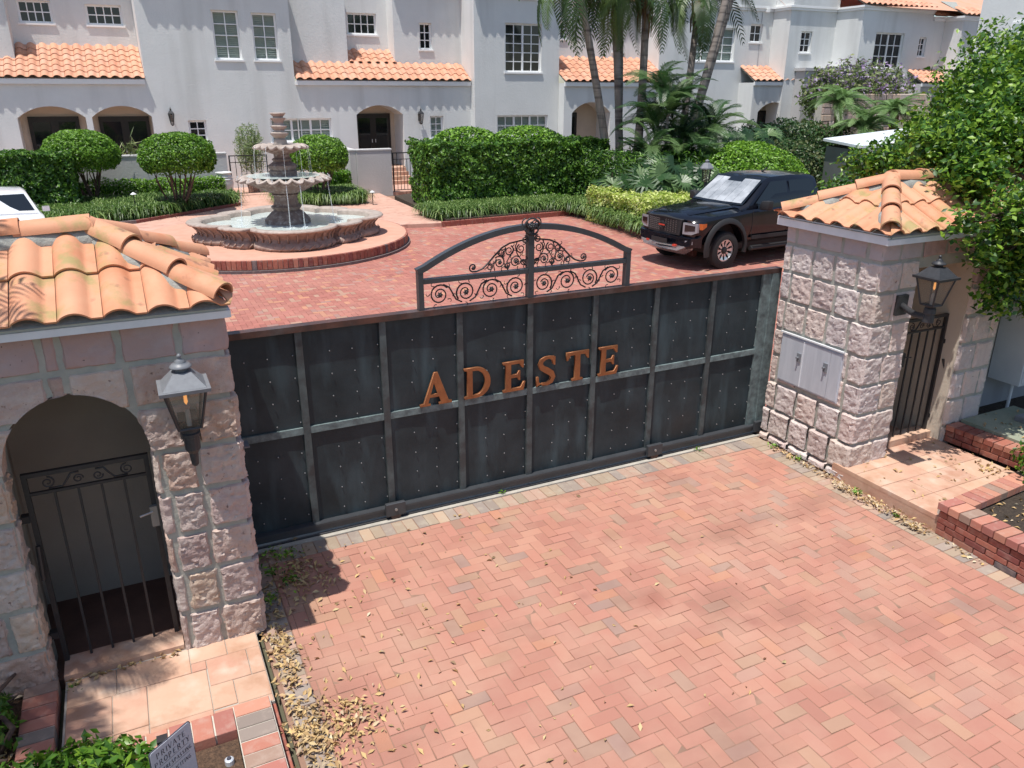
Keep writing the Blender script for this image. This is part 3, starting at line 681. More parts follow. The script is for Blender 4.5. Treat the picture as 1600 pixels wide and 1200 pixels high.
# arched overthrow
ft = .05
def archz(x): return 2.45+.33*(1-(x/1.14)**2)**1.0*1.0
for xa in (-1.165, 1.115): MB().box(xa, xa+.05, -.035, .035, 2.087, 2.45).build('end_post', m_ironfr, g)
MB().box(-1.112, -.032, -.03, .03, 2.33, 2.375).box(.032, 1.112, -.03, .03, 2.33, 2.375).build('cross_rail', m_ironfr, g)
MB().box(-.03, .03, -.036, .036, 2.087, archz(0)-.03).build('centre_post', m_ironfr, g)
ar = MB(); n = 30; V = []; F = []
for i in range(n+1):
    x = -1.165+2.33*i/n; xx = max(-1.14, min(1.14, x)); z = archz(xx); x2 = -1.165+2.33*i/n
    dz = -.66*xx/1.14/1.14; L_ = math.hypot(1, dz); nx, nz = -dz/L_, 1/L_
    V += [(x2+nx*.025, -.037, z+nz*.027), (x2-nx*.025, -.037, z-nz*.027), (x2-nx*.025, .037, z-nz*.027), (x2+nx*.025, .037, z+nz*.027)]
for i in range(n):
    for k in range(4): F.append((i*4+k, i*4+(k+1) % 4, i*4+4+(k+1) % 4, i*4+4+k))
F += [(0, 1, 2, 3), (n*4+3, n*4+2, n*4+1, n*4)]
mobj('arch_bar', V, F, m_ironfr, g)
bmn = bmesh.new(); bmn.from_mesh(bpy.data.objects['arch_bar'].data); bmesh.ops.recalc_face_normals(bmn, faces=bmn.faces); bmn.to_mesh(bpy.data.objects['arch_bar'].data); bmn.free()
def spiral(mb, cx, cz, r, a0, turns, Y=-.0, rad=.008, cw=1, r1=.012, n=26):
    pts = []
    for i in range(n+1):
        t = i/n; a = a0+cw*turns*2*PI*t; rr = r*(1-t)**.9+r1*t; pts.append((cx+rr*math.cos(a), Y, cz+rr*math.sin(a)))
    mb.tube(pts, [rad*(1-.3*i/n) for i in range(n+1)], 6); return pts
def rosette(mb, cx, cz, r, Y=-.01):
    for k in range(6):
        a = k*PI/3; mb.tube([(cx, Y, cz), (cx+r*.6*math.cos(a), Y-.004, cz+r*.6*math.sin(a)), (cx+r*math.cos(a), Y, cz+r*math.sin(a))], [r*.22, r*.36, r*.1], 6)
    mb.lathe([(r*.4, 0), (r*.3, .01), (.0001, .014)], (cx, 0, cz), 8)
    for q in range(24): vx, vy, vz = mb.V[-24+q]; mb.V[-24+q] = (vx, Y-.004-(vz-cz), cz+vy)
def curl(mb, x, z, a, s=1, r=.028, rad=.005):
    pts = [(x, 0, z)]
    for i in range(9): t = i/8; aa = a+s*t*3.6; rr = r*(1-.55*t); pts.append((x+math.cos(a)*r+math.cos(aa+PI)*rr*1.0+0, 0, z+math.sin(a)*r+math.sin(aa+PI)*rr))
    mb.tube(pts, [rad]+[rad*(1-.5*i/8) for i in range(9)], 5)
for sgn in (-1, 1):
    for k in range(4):
        mb = MB(); cxk = sgn*(.155+.265*k); up_ = 1 if k % 2 else -1; czk = 2.21+up_*.022*(-1 if k % 2 else 1)*0
        r = .098; p = spiral(mb, cxk, czk, r, PI/2*up_+(.9*sgn), 1.55, 0, .0085, cw=-sgn*up_, r1=.03)
        rosette(mb, cxk, czk, .030)
        for q in range(5): curl(mb, cxk+r*math.cos(q*1.35+k), czk+r*math.sin(q*1.35+k), q*1.35+k, 1 if q % 2 else -1, .024)
        # link to the next scroll
        if k < 3:
            nx = sgn*(.155+.265*(k+1)); mb.tube([(cxk+sgn*.04, 0, czk+up_*r*.95), (cxk+sgn*.10, 0, czk+up_*.06), ((cxk+nx)/2, 0, czk), (nx-sgn*.10, 0, czk-up_*.06), (nx-sgn*.04, 0, czk-up_*r*.95)], .008, 6)
        mb.build('scroll', m_iron, g, smooth=True)
    # crest scrolls above the cross rail
    mb = MB()
    prof = [(sgn*x, 0, z) for x, z in ((.04, 2.66), (.12, 2.65), (.22, 2.635), (.30, 2.60), (.38, 2.53), (.45, 2.46), (.51, 2.415), (.57, 2.395), (.60, 2.395))]
    mb.tube(prof, .009, 6)
    spiral(mb, sgn*.605, 2.435, .040, -PI/2, 1.2, 0, .008, cw=sgn, r1=.012); rosette(mb, sgn*.605, 2.435, .02)
    mb.build('crest_bar', m_iron, g, smooth=True)
    for (cx_, cz_, r_q, a0, cw) in ((.155, 2.455, .055, 2.2, -1), (.33, 2.462, .062, .8, 1), (.10, 2.575, .045, 1.2, -1), (.225, 2.565, .05, 2., 1), (.31, 2.555, .034, .4, -1), (.43, 2.425, .032, 1., 1), (.075, 2.44, .03, 0, 1), (.245, 2.425, .03, 0., -1)):
        mb = MB(); spiral(mb, sgn*cx_, cz_, r_q, a0 if sgn > 0 else PI-a0, 1.5, 0, .007, cw=cw*sgn, r1=.012)
        if r_q > .05: rosette(mb, sgn*cx_, cz_, .024)
        for q in range(3): curl(mb, sgn*cx_+r_q*math.cos(q*2.1+1), cz_+r_q*math.sin(q*2.1+1), q*2.1+1, -1 if q % 2 else 1, .022)
        mb.build('scroll', m_iron, g, smooth=True)
    mb = MB()
    for s_ in ([(.04, 2.40), (.09, 2.46), (.14, 2.53), (.16, 2.60), (.14, 2.64)], [(.24, 2.385), (.25, 2.46), (.20, 2.54), (.17, 2.58)], [(.24, 2.385), (.28, 2.45), (.29, 2.52), (.26, 2.60)], [(.38, 2.385), (.39, 2.44), (.36, 2.50)]):
        mb.tube([(sgn*a, 0, b) for a, b in s_], .006, 5)
    mb.build('stem', m_iron, g, smooth=True)
mb = MB(); cz0 = 2.785
mb.tube([(.078*math.cos(a), -.04, cz0+.078*math.sin(a)) for a in [2*PI*i/24 for i in range(25)]], .009, 6)
for k in range(4): spiral(mb, .03*math.cos(k*PI/2+.5), cz0+.03*math.sin(k*PI/2+.5), .055, k*PI/2, 1.1, -.048, .008, cw=1, r1=.01)
rosette(mb, 0, cz0, .035, -.058)
for k in (-1, 1): spiral(mb, k*.07, 2.665, .035, PI/2, 1.4, -.03, .008, cw=k); spiral(mb, k*.06, cz0+.03, .05, PI/2, 1., -.03, .007, cw=-k)
mb.build('medallion', m_iron, g, smooth=True)
# bronze letters A D E S T E
def curve_letter(name, loops, x, z, s, Y, ext, bev, mat, parent):
    cu = bpy.data.curves.new(name, 'CURVE'); cu.dimensions = '2D'; cu.fill_mode = 'BOTH'; cu.extrude = ext; cu.bevel_depth = bev; cu.bevel_resolution = 1
    for lp in loops:
        sp = cu.splines.new('POLY'); sp.points.add(len(lp)-1); sp.use_cyclic_u = True
        for i, (a, b) in enumerate(lp): sp.points[i].co = (a*s, b*s, 0, 1)
    tmp = bpy.data.objects.new('tmp', cu); COL.objects.link(tmp); dg = bpy.context.evaluated_depsgraph_get(); dg.update()
    me = bpy.data.meshes.new_from_object(tmp.evaluated_get(dg)); bpy.data.objects.remove(tmp)
    me.materials.clear(); me.materials.append(mat)
    o = bpy.data.objects.new(name, me); COL.objects.link(o); o.parent = parent; o.location = (x, Y, z); o.rotation_euler = (PI/2, 0, 0); return o
def arc(cx, cy, rx, ry, a0, a1, n=14): return [(cx+rx*math.cos(R(a0+(a1-a0)*i/n)), cy+ry*math.sin(R(a0+(a1-a0)*i/n))) for i in range(n+1)]
LET = {}
LET['A'] = [[(0, 0), (.32, 0), (.32, .05), (.24, .07), (.30, .26), (.62, .26), (.69, .07), (.61, .05), (.61, 0), (1.02, 0), (1.02, .05), (.92, .07), (.58, 1.04), (.48, 1.04), (.12, .07), (0, .05)], [(.33, .34), (.455, .76), (.59, .34)]]
LET['D'] = [[(0, 0), (.40, 0)]+arc(.40, .5, .48, .5, -90, 90, 18)+[(0, 1), (0, .95), (.10, .92), (.10, .08), (0, .05)], [(.26, .09), (.26, .91), (.38, .91)]+list(reversed(arc(.38, .5, .33, .41, -90, 90, 18)))]
LET['E'] = [[(0, 0), (.72, 0), (.78, .26), (.73, .26), (.62, .09), (.27, .08), (.27, .46), (.50, .46), (.56, .36), (.60, .36), (.60, .66), (.56, .66), (.50, .55), (.27, .55), (.27, .92), (.58, .92), (.68, .77), (.72, .77), (.72, 1), (0, 1), (0, .95), (.10, .92), (.10, .08), (0, .05)]]
LET['T'] = [[(.22, 0), (.62, 0), (.62, .05), (.51, .08), (.51, .91), (.70, .90), (.80, .74), (.84, .74), (.84, 1), (0, 1), (0, .74), (.04, .74), (.14, .90), (.33, .91), (.33, .08), (.22, .05)]]
def sletter():
    c = [(.60, .70), (.57, .86), (.44, .955), (.30, .945), (.16, .87), (.115, .745), (.18, .62), (.36, .51), (.52, .40), (.585, .26), (.52, .12), (.37, .045), (.20, .06), (.07, .16), (.03, .32)]
    wd = [.015, .03, .045, .05, .065, .08, .095, .105, .10, .085, .07, .055, .045, .03, .015]; Lp = []; Rp = []
    for i, (x, y) in enumerate(c):
        a = c[max(0, i-1)]; b = c[min(len(c)-1, i+1)]; dx, dy = b[0]-a[0], b[1]-a[1]; L_ = math.hypot(dx, dy); nx, ny = -dy/L_, dx/L_
        Lp.append((x+nx*wd[i], y+ny*wd[i])); Rp.append((x-nx*wd[i], y-ny*wd[i]))
    Rp[0] = (.655, .68); Lp[0] = (.60, .68); Lp[-1] = (.035, .32); Rp[-1] = (-.02, .32)
    Rp[1] = (.655, .97); Lp[-2] = (.06, .17) if 0 else Lp[-2]; Rp[-2] = (-.02, .01)
    return [Lp+list(reversed(Rp))]
LET['S'] = sletter()
hh = .315
for ch, x in (('A', -1.20), ('D', -.735), ('E', -.315), ('S', .075), ('T', .42), ('E', .815)):
    o = curve_letter('letter', LET[ch], x, 1.135, hh, -.042, .009, .0045, m_bronze, g); o['label'] = 'raised bronze letter ' + ch

# ============ pedestrian gates
def ped_gate(name, label, x0, x1, Y, z0, z1, nb, hinge_left):
    t = thing(name, label, 'gate', ((x0+x1)/2, Y, z0)); f = .032
    MB().box(x0, x0+f, Y-.018, Y+.018, z0, z1).box(x1-f, x1, Y-.018, Y+.018, z0, z1).box(x0+f, x1-f, Y-.017, Y+.017, z1-.03, z1).box(x0+f, x1-f, Y-.017, Y+.017, z0, z0+.035).box(x0+f, x1-f, Y-.012, Y+.012, z1-.165, z1-.145).build('frame', m_iron, t)
    for i in range(nb):
        x = x0+f+(x1-x0-2*f)*(i+1)/(nb+1); MB().box(x-.008, x+.008, Y-.008, Y+.008, z0+.036, z1-.166).build('bar', m_iron, t)
    mb = MB(); xm = (x0+x1)/2; zc = z1-.088; wd = (x1-x0)/2-f
    for s in (-1, 1):
        spiral(mb, xm+s*wd*.68, zc, .042, PI/2, 1.6, Y, .006, cw=s, r1=.008)
        mb.tube([(xm+s*wd*.68, Y, zc-.045), (xm+s*wd*.45, Y, zc-.045), (xm+s*wd*.35, Y, zc), (xm+s*wd*.28, Y, zc+.04), (xm+s*.05, Y, zc+.04)], .008, 6)
        spiral(mb, xm+s*wd*.17, zc-.01, .032, 0, 1.4, Y, .006, cw=-s, r1=.008)
    mb.build('scrollwork', m_iron, t, smooth=True)
    hx = x0 if hinge_left else x1; s = -1 if hinge_left else 1
    for zz in (z0+.28, z1-.35):
        MB().box(min(hx, hx+s*.05), max(hx, hx+s*.05), Y-.03, Y+.03, zz, zz+.05).build('hinge', m_iron, t)
    lx = x1 if hinge_left else x0; s2 = -s
    MB().box(min(lx, lx-s2*.05), max(lx, lx-s2*.05), Y-.05, Y-.018, z0+1.02, z0+1.18).tube([(lx-s2*.03, Y-.05, z0+1.14), (lx-s2*.12, Y-.07, z0+1.13)], .008, 6).build('latch', m_stud if hinge_left else m_iron, t)
    ax = hx-s*.01
    MB().tube([(ax, Y-.04, z0+1.05), (ax-s*-.01, Y-.07, z0+.80)] if hinge_left else [(ax+.02, Y-.05, z0+1.02), (ax+.06, Y-.12, z0+.74)], .016, 8).build('door_closer', m_iron, t)
    return t
ped_gate('pedestrian_gate', 'black iron gate with scroll panel inside the left stone archway', -4.38, -3.60, -1.10, .02, 1.60, 4, True)
ped_gate('pedestrian_gate', 'black iron bar gate beside the right stone gatehouse, under the lantern arm', 3.99, 4.695, -1.22, .11, 1.66, 4, False)

# ============ lanterns on the gatehouses
def square_lantern(name, label, cx, cy, zb, s, metal, arm, group=None):
    t = thing(name, label, 'lantern', (cx, cy, zb)); S = s
    def fr(h0, a, h1, b): return [(cx+sx*a, cy+sy*a, zb+h0) for sx, sy in ((-1, -1), (1, -1), (1, 1), (-1, 1))]+[(cx+sx*b, cy+sy*b, zb+h1) for sx, sy in ((-1, -1), (1, -1), (1, 1), (-1, 1))]
    F = [(3, 2, 1, 0), (4, 5, 6, 7), (0, 1, 5, 4), (1, 2, 6, 5), (2, 3, 7, 6), (3, 0, 4, 7)]
    mb = MB().add(fr(.0, .07*S, .27*S, .125*S), F); 
    # corner posts
    pc = MB()
    for sx, sy in ((-1, -1), (1, -1), (1, 1), (-1, 1)): pc.tube([(cx+sx*.07*S, cy+sy*.07*S, zb), (cx+sx*.125*S, cy+sy*.125*S, zb+.27*S)], .0095*S, 5)
    for h, a in ((0, .07), (.27, .125)):
        for k in range(4):
            c4 = ((-1, -1), (1, -1), (1, 1), (-1, 1)); p, q = c4[k], c4[(k+1) % 4]
            pc.tube([(cx+p[0]*a*S, cy+p[1]*a*S, zb+h*S), (cx+q[0]*a*S, cy+q[1]*a*S, zb+h*S)], .009*S, 5)
    pc.build('frame', m_lamp, t)
    mb.V = [(cx+(v[0]-cx)*.93, cy+(v[1]-cy)*.93, v[2]+.003) for v in mb.V]; mb.F = mb.F[2:]
    mb.build('glass', m_lglass, t)
    MB().add(fr(.275, .155*S, .30, .158*S) if 0 else fr(.272*S, .155*S, .296*S, .158*S), F).add(fr(.297*S, .135*S, .388*S, .058*S), F).build('roof', metal, t)
    MB().lathe([(q_*S, (.297+(z_-.297)*.70)*S) for q_, z_ in ((.04, .43), (.042, .455), (.07, .468), (.07, .478), (.055, .50), (.03, .515), (.034, .53), (.012, .545), (.010, .56), (.017, .572), (.012, .588), (.0001, .60))], (cx, cy, zb), 16).build('finial', metal, t, smooth=True)
    MB().tube([(cx, cy, zb+.0), (cx, cy, zb+.1*S), (cx, cy, zb+.12*S)], [.016*S, .016*S, .009*S], 10).build('bulb_holder', m_kerb, t)
    MB().lathe([(.001, .15*S), (.012*S, .17*S), (.010*S, .22*S), (.001, .25*S)], (cx, cy, zb), 10).build('bulb', MATS.get('lit') or lit, t, smooth=True)
    if arm == 'stem':
        MB().lathe([(.012*S, -.30*S), (.024*S, -.285*S), (.03*S, -.20*S), (.05*S, -.17*S), (.052*S, -.08*S), (.062*S, -.075*S), (.062*S, -.05*S), (.05*S, -.045*S), (.05*S, -.005), (.07*S, 0)], (cx, cy, zb), 14).build('stem', m_lamp, t)
        MB().box(cx-.03, cx+.03, cy, -1.32, zb-.13*S, zb-.07*S).box(cx-.06, cx+.06, -1.335, -1.318, zb-.22*S, zb+.02).build('wall_bracket', m_lamp, t)
    else:
        ax, ay = arm
        MB().lathe([(.05*S, -.19*S), (.055*S, -.18*S), (.05*S, -.10*S), (.06*S, -.09*S), (.055*S, -.04*S), (.045*S, -.03*S), (.07*S, 0)], (cx, cy, zb), 14).build('stem', m_lamp, t)
        d = Vector((ax-cx, ay-cy, 0)); n = 8
        pts = [Vector((cx, cy, zb-.13*S))+d*(i/n)+Vector((0, 0, -.03*math.sin(PI*i/n))) for i in range(n+1)]
        MB().tube(pts, .034*S, 8).build('arm', m_lamp, t, smooth=True)
        MB().box(ax-.075, ax+.075, ay-.01, ay+.025, zb-.24*S, zb-.02*S).build('wall_plate', m_lamp, t)
    return t
lit = bpy.data.materials.new('warm_lamp_flame'); lit.use_nodes = True
lb = lit.node_tree.nodes['Principled BSDF']; lb.inputs['Base Color'].default_value = (.8, .4, .15, 1); lb.inputs['Emission Color'].default_value = (1, .42, .12, 1); lb.inputs['Emission Strength'].default_value = .8
square_lantern('wall_lantern', 'grey four-sided lantern with a ball finial mounted on the left stone pillar', -3.315, -1.55, 1.935, .98, m_lampg, 'stem')
square_lantern('wall_lantern', 'black lantern on a curved arm standing out from the right stone pillar', 3.40, -1.90, 2.07, .95, m_lamp, (3.55, -1.475))

# ============ LANDINGS AND PLANTERS IN FRONT OF THE GATEHOUSES
def bevel_box(x0, x1, y0, y1, z0, z1, b=.004, M=None): return MB().box(x0, x1, y0, y1, z0, z1, b, M or Matrix.Identity(4))
land = tag(MB().box(-4.375, -3.066, -2.14, -1.30, -.1, .038).build('landing', m_kerb), 'terracotta slab landing outside the left archway', kind='structure')
for (a, b, c, d) in [(-4.36, -4.05, -1.60, -1.32), (-4.045, -3.56, -1.60, -1.32), (-3.555, -3.30, -1.50, -1.32), (-3.295, -3.07, -1.50, -1.32),
                     (-4.36, -4.08, -1.98, -1.606), (-4.075, -3.86, -2.0, -1.606), (-3.855, -3.46, -2.04, -1.606), (-3.555, -3.455, -1.60, -1.506), (-3.45, -3.17, -1.80, -1.506), (-3.165, -3.07, -1.80, -1.506),
                     (-3.455, -3.30, -2.05, -1.806), (-3.295, -3.07, -2.06, -1.806), (-4.36, -4.08, -2.34, -1.986), (-4.075, -3.86, -2.34, -2.006), (-3.855, -3.46, -2.13, -2.046), (-3.455, -3.07, -2.13, -2.066)]:
    bevel_box(a, b, c, d, 0, .047+random.uniform(-.002, .002)).build('slab', m_floortile, land)
MB().box(-4.38, -3.58, -1.30, -1.06, 0, .085).build('threshold', m_floortile, land)
plL = thing('planter_wall', 'low brick planter edging at the lower left around the sign and path light', 'planter', (-3.5, -2.4, 0))
x = -4.42
while x < -3.36:
    bevel_box(x, x+.125, -2.36, -2.15, -.02, .10+random.uniform(-.002, .002)).build('brick', m_capbrick, plL); x += .136
for k in range(9):
    y = -2.145-.118*k; bevel_box(-3.335, -3.105, y-.108, y, .02, .105+random.uniform(-.002, .002)).build('brick', m_capbrick, plL)
for r in range(2):
    for k in range(5): 
        y = -2.14-.23*k; bevel_box(-3.112, -3.062, y-.22, y, -.02+r*.0, .0185+.0*r).build('brick', m_redbrick, plL) if r == 0 else None
MB().box(-3.33, -3.11, -3.4, -2.15, -.05, .019).box(-4.40, -3.34, -2.355, -2.155, -.05, -.03).box(-3.34, -3.10, -3.4, -2.14, .0195, .096).box(-4.43, -3.345, -2.35, -2.16, -.02, .09).build('mortar_bed', m_wmortar, plL)
plL2 = thing('planter_edging', 'short row of edging bricks left of the slab landing by the left archway', 'planter edge', (-4.5, -1.6, 0))
for k in range(7):
    y = -1.33-.118*k; bevel_box(-4.62-.012*k*0, -4.41, y-.106, y, -.02, .10+random.uniform(-.002, .002)).build('brick', m_capbrick, plL2)
MB().box(-4.615, -4.415, -2.16, -1.335, -.03, .088).build('mortar_bed', m_wmortar, plL2)
tag(MB().box(-7, -4.63, -4.5, -1.26, -.08, .03).box(-4.405, -3.345, -4.5, -2.37, -.08, .03).build('planting_bed', m_gravel), 'mulched planting beds by the left archway', kind='structure')
# right
landR = tag(MB().box(3.12, 4.72, -2.60, -1.30, -.1, .155).build('step', m_floortile), 'raised terracotta step in front of the right side gate', kind='structure')
xr = [3.115, 3.50, 3.86, 4.22, 4.70]; yr = [-2.605, -2.26, -1.93, -1.62, -1.31]
for i in range(4):
    for j in range(4):
        bevel_box(xr[i]+.003, xr[i+1]-.003, yr[j]+.003, yr[j+1]-.003, .12, .17+random.uniform(-.001, .001)).build('slab', m_floortile, landR)
MB().box(3.99, 4.70, -1.30, -1.12, .1, .24).build('threshold', m_floortile, landR)
plR = thing('planter_wall', 'red brick planter wall with capping bricks at the right edge', 'planter', (3.3, -3, 0))
# front run: from (3.09,-2.62) going toward camera, slightly left
def brick_run(A, B, z0, z1, L, Wd, mat, parent, name='brick', gap=.012, off=0., nrm=1):
    A = Vector(A); B = Vector(B); d = (B-A); Ln = d.length; d.normalize(); s = Vector((-d.y, d.x, 0))*nrm
    t = -off
    while t < Ln-.01:
        a = max(t, 0); b = min(t+L, Ln)
        if b-a > .03:
            Mx = Matrix((d, s, Vector((0, 0, 1)))).transposed().to_4x4(); Mx.translation = Vector((A.x, A.y, 0))
            bevel_box(a, b, 0, Wd, z0, z1+random.uniform(-.0015, .0015), .004, Mx).build(name, mat, parent)
        t += L+gap
    return d, s
A0 = (3.09, -2.62, 0); B0 = (3.00, -4.3, 0)
for k in range(4):
    brick_run(A0, B0, .004+k*.063, .004+k*.063+.053, .20, .09, m_redbrick, plR, off=.10*(k % 2)+.02)
brick_run((3.075, -2.60, 0), (2.985, -4.3, 0), .262, .335, .105, .23, m_capbrick, plR, gap=.011)
brick_run((3.30, -2.60, 0), (4.62, -2.60+.10, 0), .262, .335, .105, .20, m_capbrick, plR, gap=.011, nrm=-1)
brick_run((4.62, -2.70, 0), (4.36, -1.55, 0), .26, .33, .20, .10, m_redbrick, plR, nrm=-1) if 0 else None
mbm = MB(); mbm.box(3.115, 3.26, -4.3, -2.64, -.02, .30) ; mbm.box(3.15, 4.60, -2.72, -2.56, -.02, .29).build('mortar_bed', m_wmortar, plR)
for k in range(2):
    brick_run((4.735, -1.46, 0), (4.80, -2.55, 0), .175+k*.07, .235+k*.07, .20, .10, m_redbrick, plR, off=.1*k)
brick_run((4.72, -1.46, 0), (4.78, -2.55, 0), .315, .375, .10, .22, m_redbrick, plR, gap=.012)
tag(MB().box(3.2, 8, -6, -2.70, -.1, .24).build('planter_soil', m_soil), 'dark mulch in the right planter', kind='structure')
tag(MB().box(4.98, 5.95, -2.6, -1.46, .0, .40).build('concrete_pad', m_slab), 'mossy concrete pad beyond the right gatehouse', kind='structure')
tag(MB().box(4.86, 12, -6, -.9, -.1, .20).build('garden_soil', m_soil), 'dark mulch beyond the right gatehouse', kind='structure')
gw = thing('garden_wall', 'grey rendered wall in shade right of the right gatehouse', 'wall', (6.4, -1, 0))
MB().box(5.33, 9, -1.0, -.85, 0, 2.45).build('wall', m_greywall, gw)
ub = thing('utility_box', 'white metal utility cabinet at the right edge against the grey wall', 'utility box', (6.45, -1.25, .5))
bevel_box(6.02, 6.9, -1.42, -1.02, .62, 1.62, .01).build('cabinet', m_duct, ub)
bevel_box(6.05, 6.87, -1.432, -1.422, .66, 1.58, .002).build('door', m_duct, ub)
MB().tube([(6.1, -1.3, .2), (6.1, -1.3, .62)], .02, 8).tube([(6.8, -1.3, .2), (6.8, -1.3, .62)], .02, 8).build('legs', m_duct, ub)['kind'] = 'stuff'
tag(bevel_box(5.5, 5.95, -2.1, -1.75, .402, .47, .01).build('paving_block', m_lampg), 'flat grey block lying on the mossy concrete pad', 'block')
ca = MB().tube([(5.55, -1.02, 2.3), (5.52, -1.03, 1.6), (5.5, -1.03, 1.0), (5.45, -1.04, .62), (5.6, -1.05, .52), (5.66, -1.05, .75)], .012, 6).build('cable', m_iron); tag(ca, 'black cable hanging on the grey rendered wall', 'cable')
# private property sign
sg = thing('sign', 'small grey private property sign on a dark post at the bottom left', 'sign', (-3.67, -2.60, 0))
sO = Vector((-3.60, -2.735, .60)); sU = Vector((-.215, -.165, -.0)).normalized(); sW = .275; sH = .38
tilt = Vector((0, 0, -1))
sN = Vector((sU.y, -sU.x, 0)).normalized()
if sN.y > 0: sN = -sN
def SP(u, v, d=0): return sO + sU*(sW*(1-u)) + Vector((0, 0, -1))*(v*sH) + sN*d
# the plate stands upright facing the camera side
plate = MB(); pts = []
for (cx_, cy_, a0) in ((.06, .05, 180), (.94, .05, 270), (.94, .95, 0), (.06, .95, 90)):
    for k in range(5):
        a = R(a0+90*k/4); pts.append((cx_+.06*math.cos(a), cy_+.05*math.sin(a)))
V = [SP(u, v, .004) for u, v in pts]+[SP(u, v, -.004) for u, v in pts]; n = len(pts)
sp_ = mobj('sign_plate', V, [tuple(range(n)), tuple(reversed(range(n, 2*n)))]+[(i, n+i, n+(i+1) % n, (i+1) % n) for i in range(n)], m_sign, sg)
V = [SP(.5+(u-.5)*1.03, .5+(v-.5)*1.02, .001) for u, v in pts]+[SP(.5+(u-.5)*1.03, .5+(v-.5)*1.02, -.0055) for u, v in pts]
mobj('sign_border', V, [tuple(range(n)), tuple(reversed(range(n, 2*n)))]+[(i, n+i, n+(i+1) % n, (i+1) % n) for i in range(n)], m_ink, sg)
pc_ = SP(.42, .0, -.035); MB().box(pc_.x-.028, pc_.x+.028, pc_.y-.028+.0, pc_.y+.028, 0, .60).build('post', m_iron, sg)
# stroke lettering
FT = {'P': [((.2, 0), (.2, 1), 1), ((.2, .97), (.6, .97), 0), ((.6, .97), (.75, .75), 1), ((.75, .75), (.6, .5), 1), ((.6, .5), (.2, .5), 0), ((.05, .02), (.38, .02), 0), ((.05, .98), (.2, .98), 0)],
      'R': [((.2, 0), (.2, 1), 1), ((.2, .97), (.6, .97), 0), ((.6, .97), (.72, .75), 1), ((.72, .75), (.6, .52), 1), ((.6, .52), (.2, .52), 0), ((.45, .52), (.85, 0), 1), ((.05, .02), (.36, .02), 0)],
      'I': [((.5, 0), (.5, 1), 1), ((.3, .02), (.7, .02), 0), ((.3, .98), (.7, .98), 0)],
      'V': [((.1, 1), (.5, 0), 1), ((.5, 0), (.9, 1), 0), ((0, .98), (.28, .98), 0), ((.75, .98), (1, .98), 0)],
      'A': [((.1, 0), (.5, 1), 0), ((.5, 1), (.9, 0), 1), ((.25, .35), (.75, .35), 0), ((0, .02), (.25, .02), 0), ((.72, .02), (1, .02), 0)],
      'T': [((.5, 0), (.5, .97), 1), ((.08, .96), (.92, .96), 0), ((.08, .96), (.08, .8), 0), ((.92, .96), (.92, .8), 0), ((.33, .02), (.67, .02), 0)],
      'E': [((.22, 0), (.22, 1), 1), ((.22, .97), (.8, .97), 0), ((.22, .5), (.65, .5), 0), ((.22, .03), (.85, .03), 0)],
      'O': [((.5, 1), (.15, .75), 1), ((.15, .75), (.15, .25), 1), ((.15, .25), (.5, 0), 1), ((.5, 0), (.85, .25), 1), ((.85, .25), (.85, .75), 1), ((.85, .75), (.5, 1), 1)],
      'Y': [((.1, 1), (.5, .5), 1), ((.9, 1), (.5, .5), 0), ((.5, .5), (.5, 0), 1), ((.33, .02), (.67, .02), 0)],
      'N': [((.18, 0), (.18, 1), 0), ((.18, 1), (.82, 0), 1), ((.82, 0), (.82, 1), 0)],
      'S': [((.8, .85), (.5, 1), 0), ((.5, 1), (.2, .78), 1), ((.2, .78), (.78, .28), 1), ((.78, .28), (.5, 0), 1), ((.5, 0), (.18, .15), 0)],
      'G': [((.8, .85), (.5, 1), 0), ((.5, 1), (.15, .7), 1), ((.15, .7), (.15, .3), 1), ((.15, .3), (.5, 0), 1), ((.5, 0), (.8, .1), 0), ((.8, .1), (.8, .42), 1), ((.55, .42), (.9, .42), 0)],
      'L': [((.25, 0), (.25, 1), 1), ((.25, .03), (.85, .03), 0)], 'C': [((.8, .85), (.5, 1), 0), ((.5, 1), (.15, .7), 1), ((.15, .7), (.15, .3), 1), ((.15, .3), (.5, 0), 1), ((.5, 0), (.8, .15), 0)], ' ': []}
def sign_text(txt, v0, h, wch, u0=None):
    mb = MB(); tot = sum(wch*(.55 if c == 'I' else .5 if c == ' ' else 1) for c in txt); u = (1-tot)/2 if u0 is None else u0; q = 0
    for c in txt:
        wc = wch*(.55 if c == 'I' else .5 if c == ' ' else 1)
        for (a, b, k) in FT[c]:
            x0, y0, x1, y1 = u+a[0]*wc*.86, v0-a[1]*h, u+b[0]*wc*.86, v0-b[1]*h
            dx, dy = (x1-x0)*sW, (y1-y0)*sH; L_ = math.hypot(dx, dy) or 1; t = (.0026 if k else .0012)*(h/.105)**.8
            nx, ny = -dy/L_*t/sW, dx/L_*t/sH; d = .0046+.00003*q; q += 1
            mb.quad(SP(x0+nx, y0+ny, d), SP(x1+nx, y1+ny, d), SP(x1-nx, y1-ny, d), SP(x0-nx, y0-ny, d))
        u += wc
    return mb
t1 = sign_text('PRIVATE', .17, .095, .115); t2 = sign_text('PROPERTY', .31, .095, .112); t3 = sign_text('NO TRESPASSING', .46, .07, .068); t4 = sign_text('NO SOLICITING', .62, .07, .072)
for t, nm in ((t1, 'lettering'), (t2, 'lettering'), (t3, 'lettering'), (t4, 'lettering')): t.build(nm, m_ink, sg)['kind'] = 'stuff'
for v in (.335, .49): MB().quad(SP(.12, v, .0045), SP(.88, v, .0045), SP(.88, v+.006, .0045), SP(.12, v+.006, .0045)).build('rule_line', m_ink, sg)
pl = thing('path_light', 'round white in-ground light in the mulch beside the sign', 'light', (-3.42, -2.62, .03))
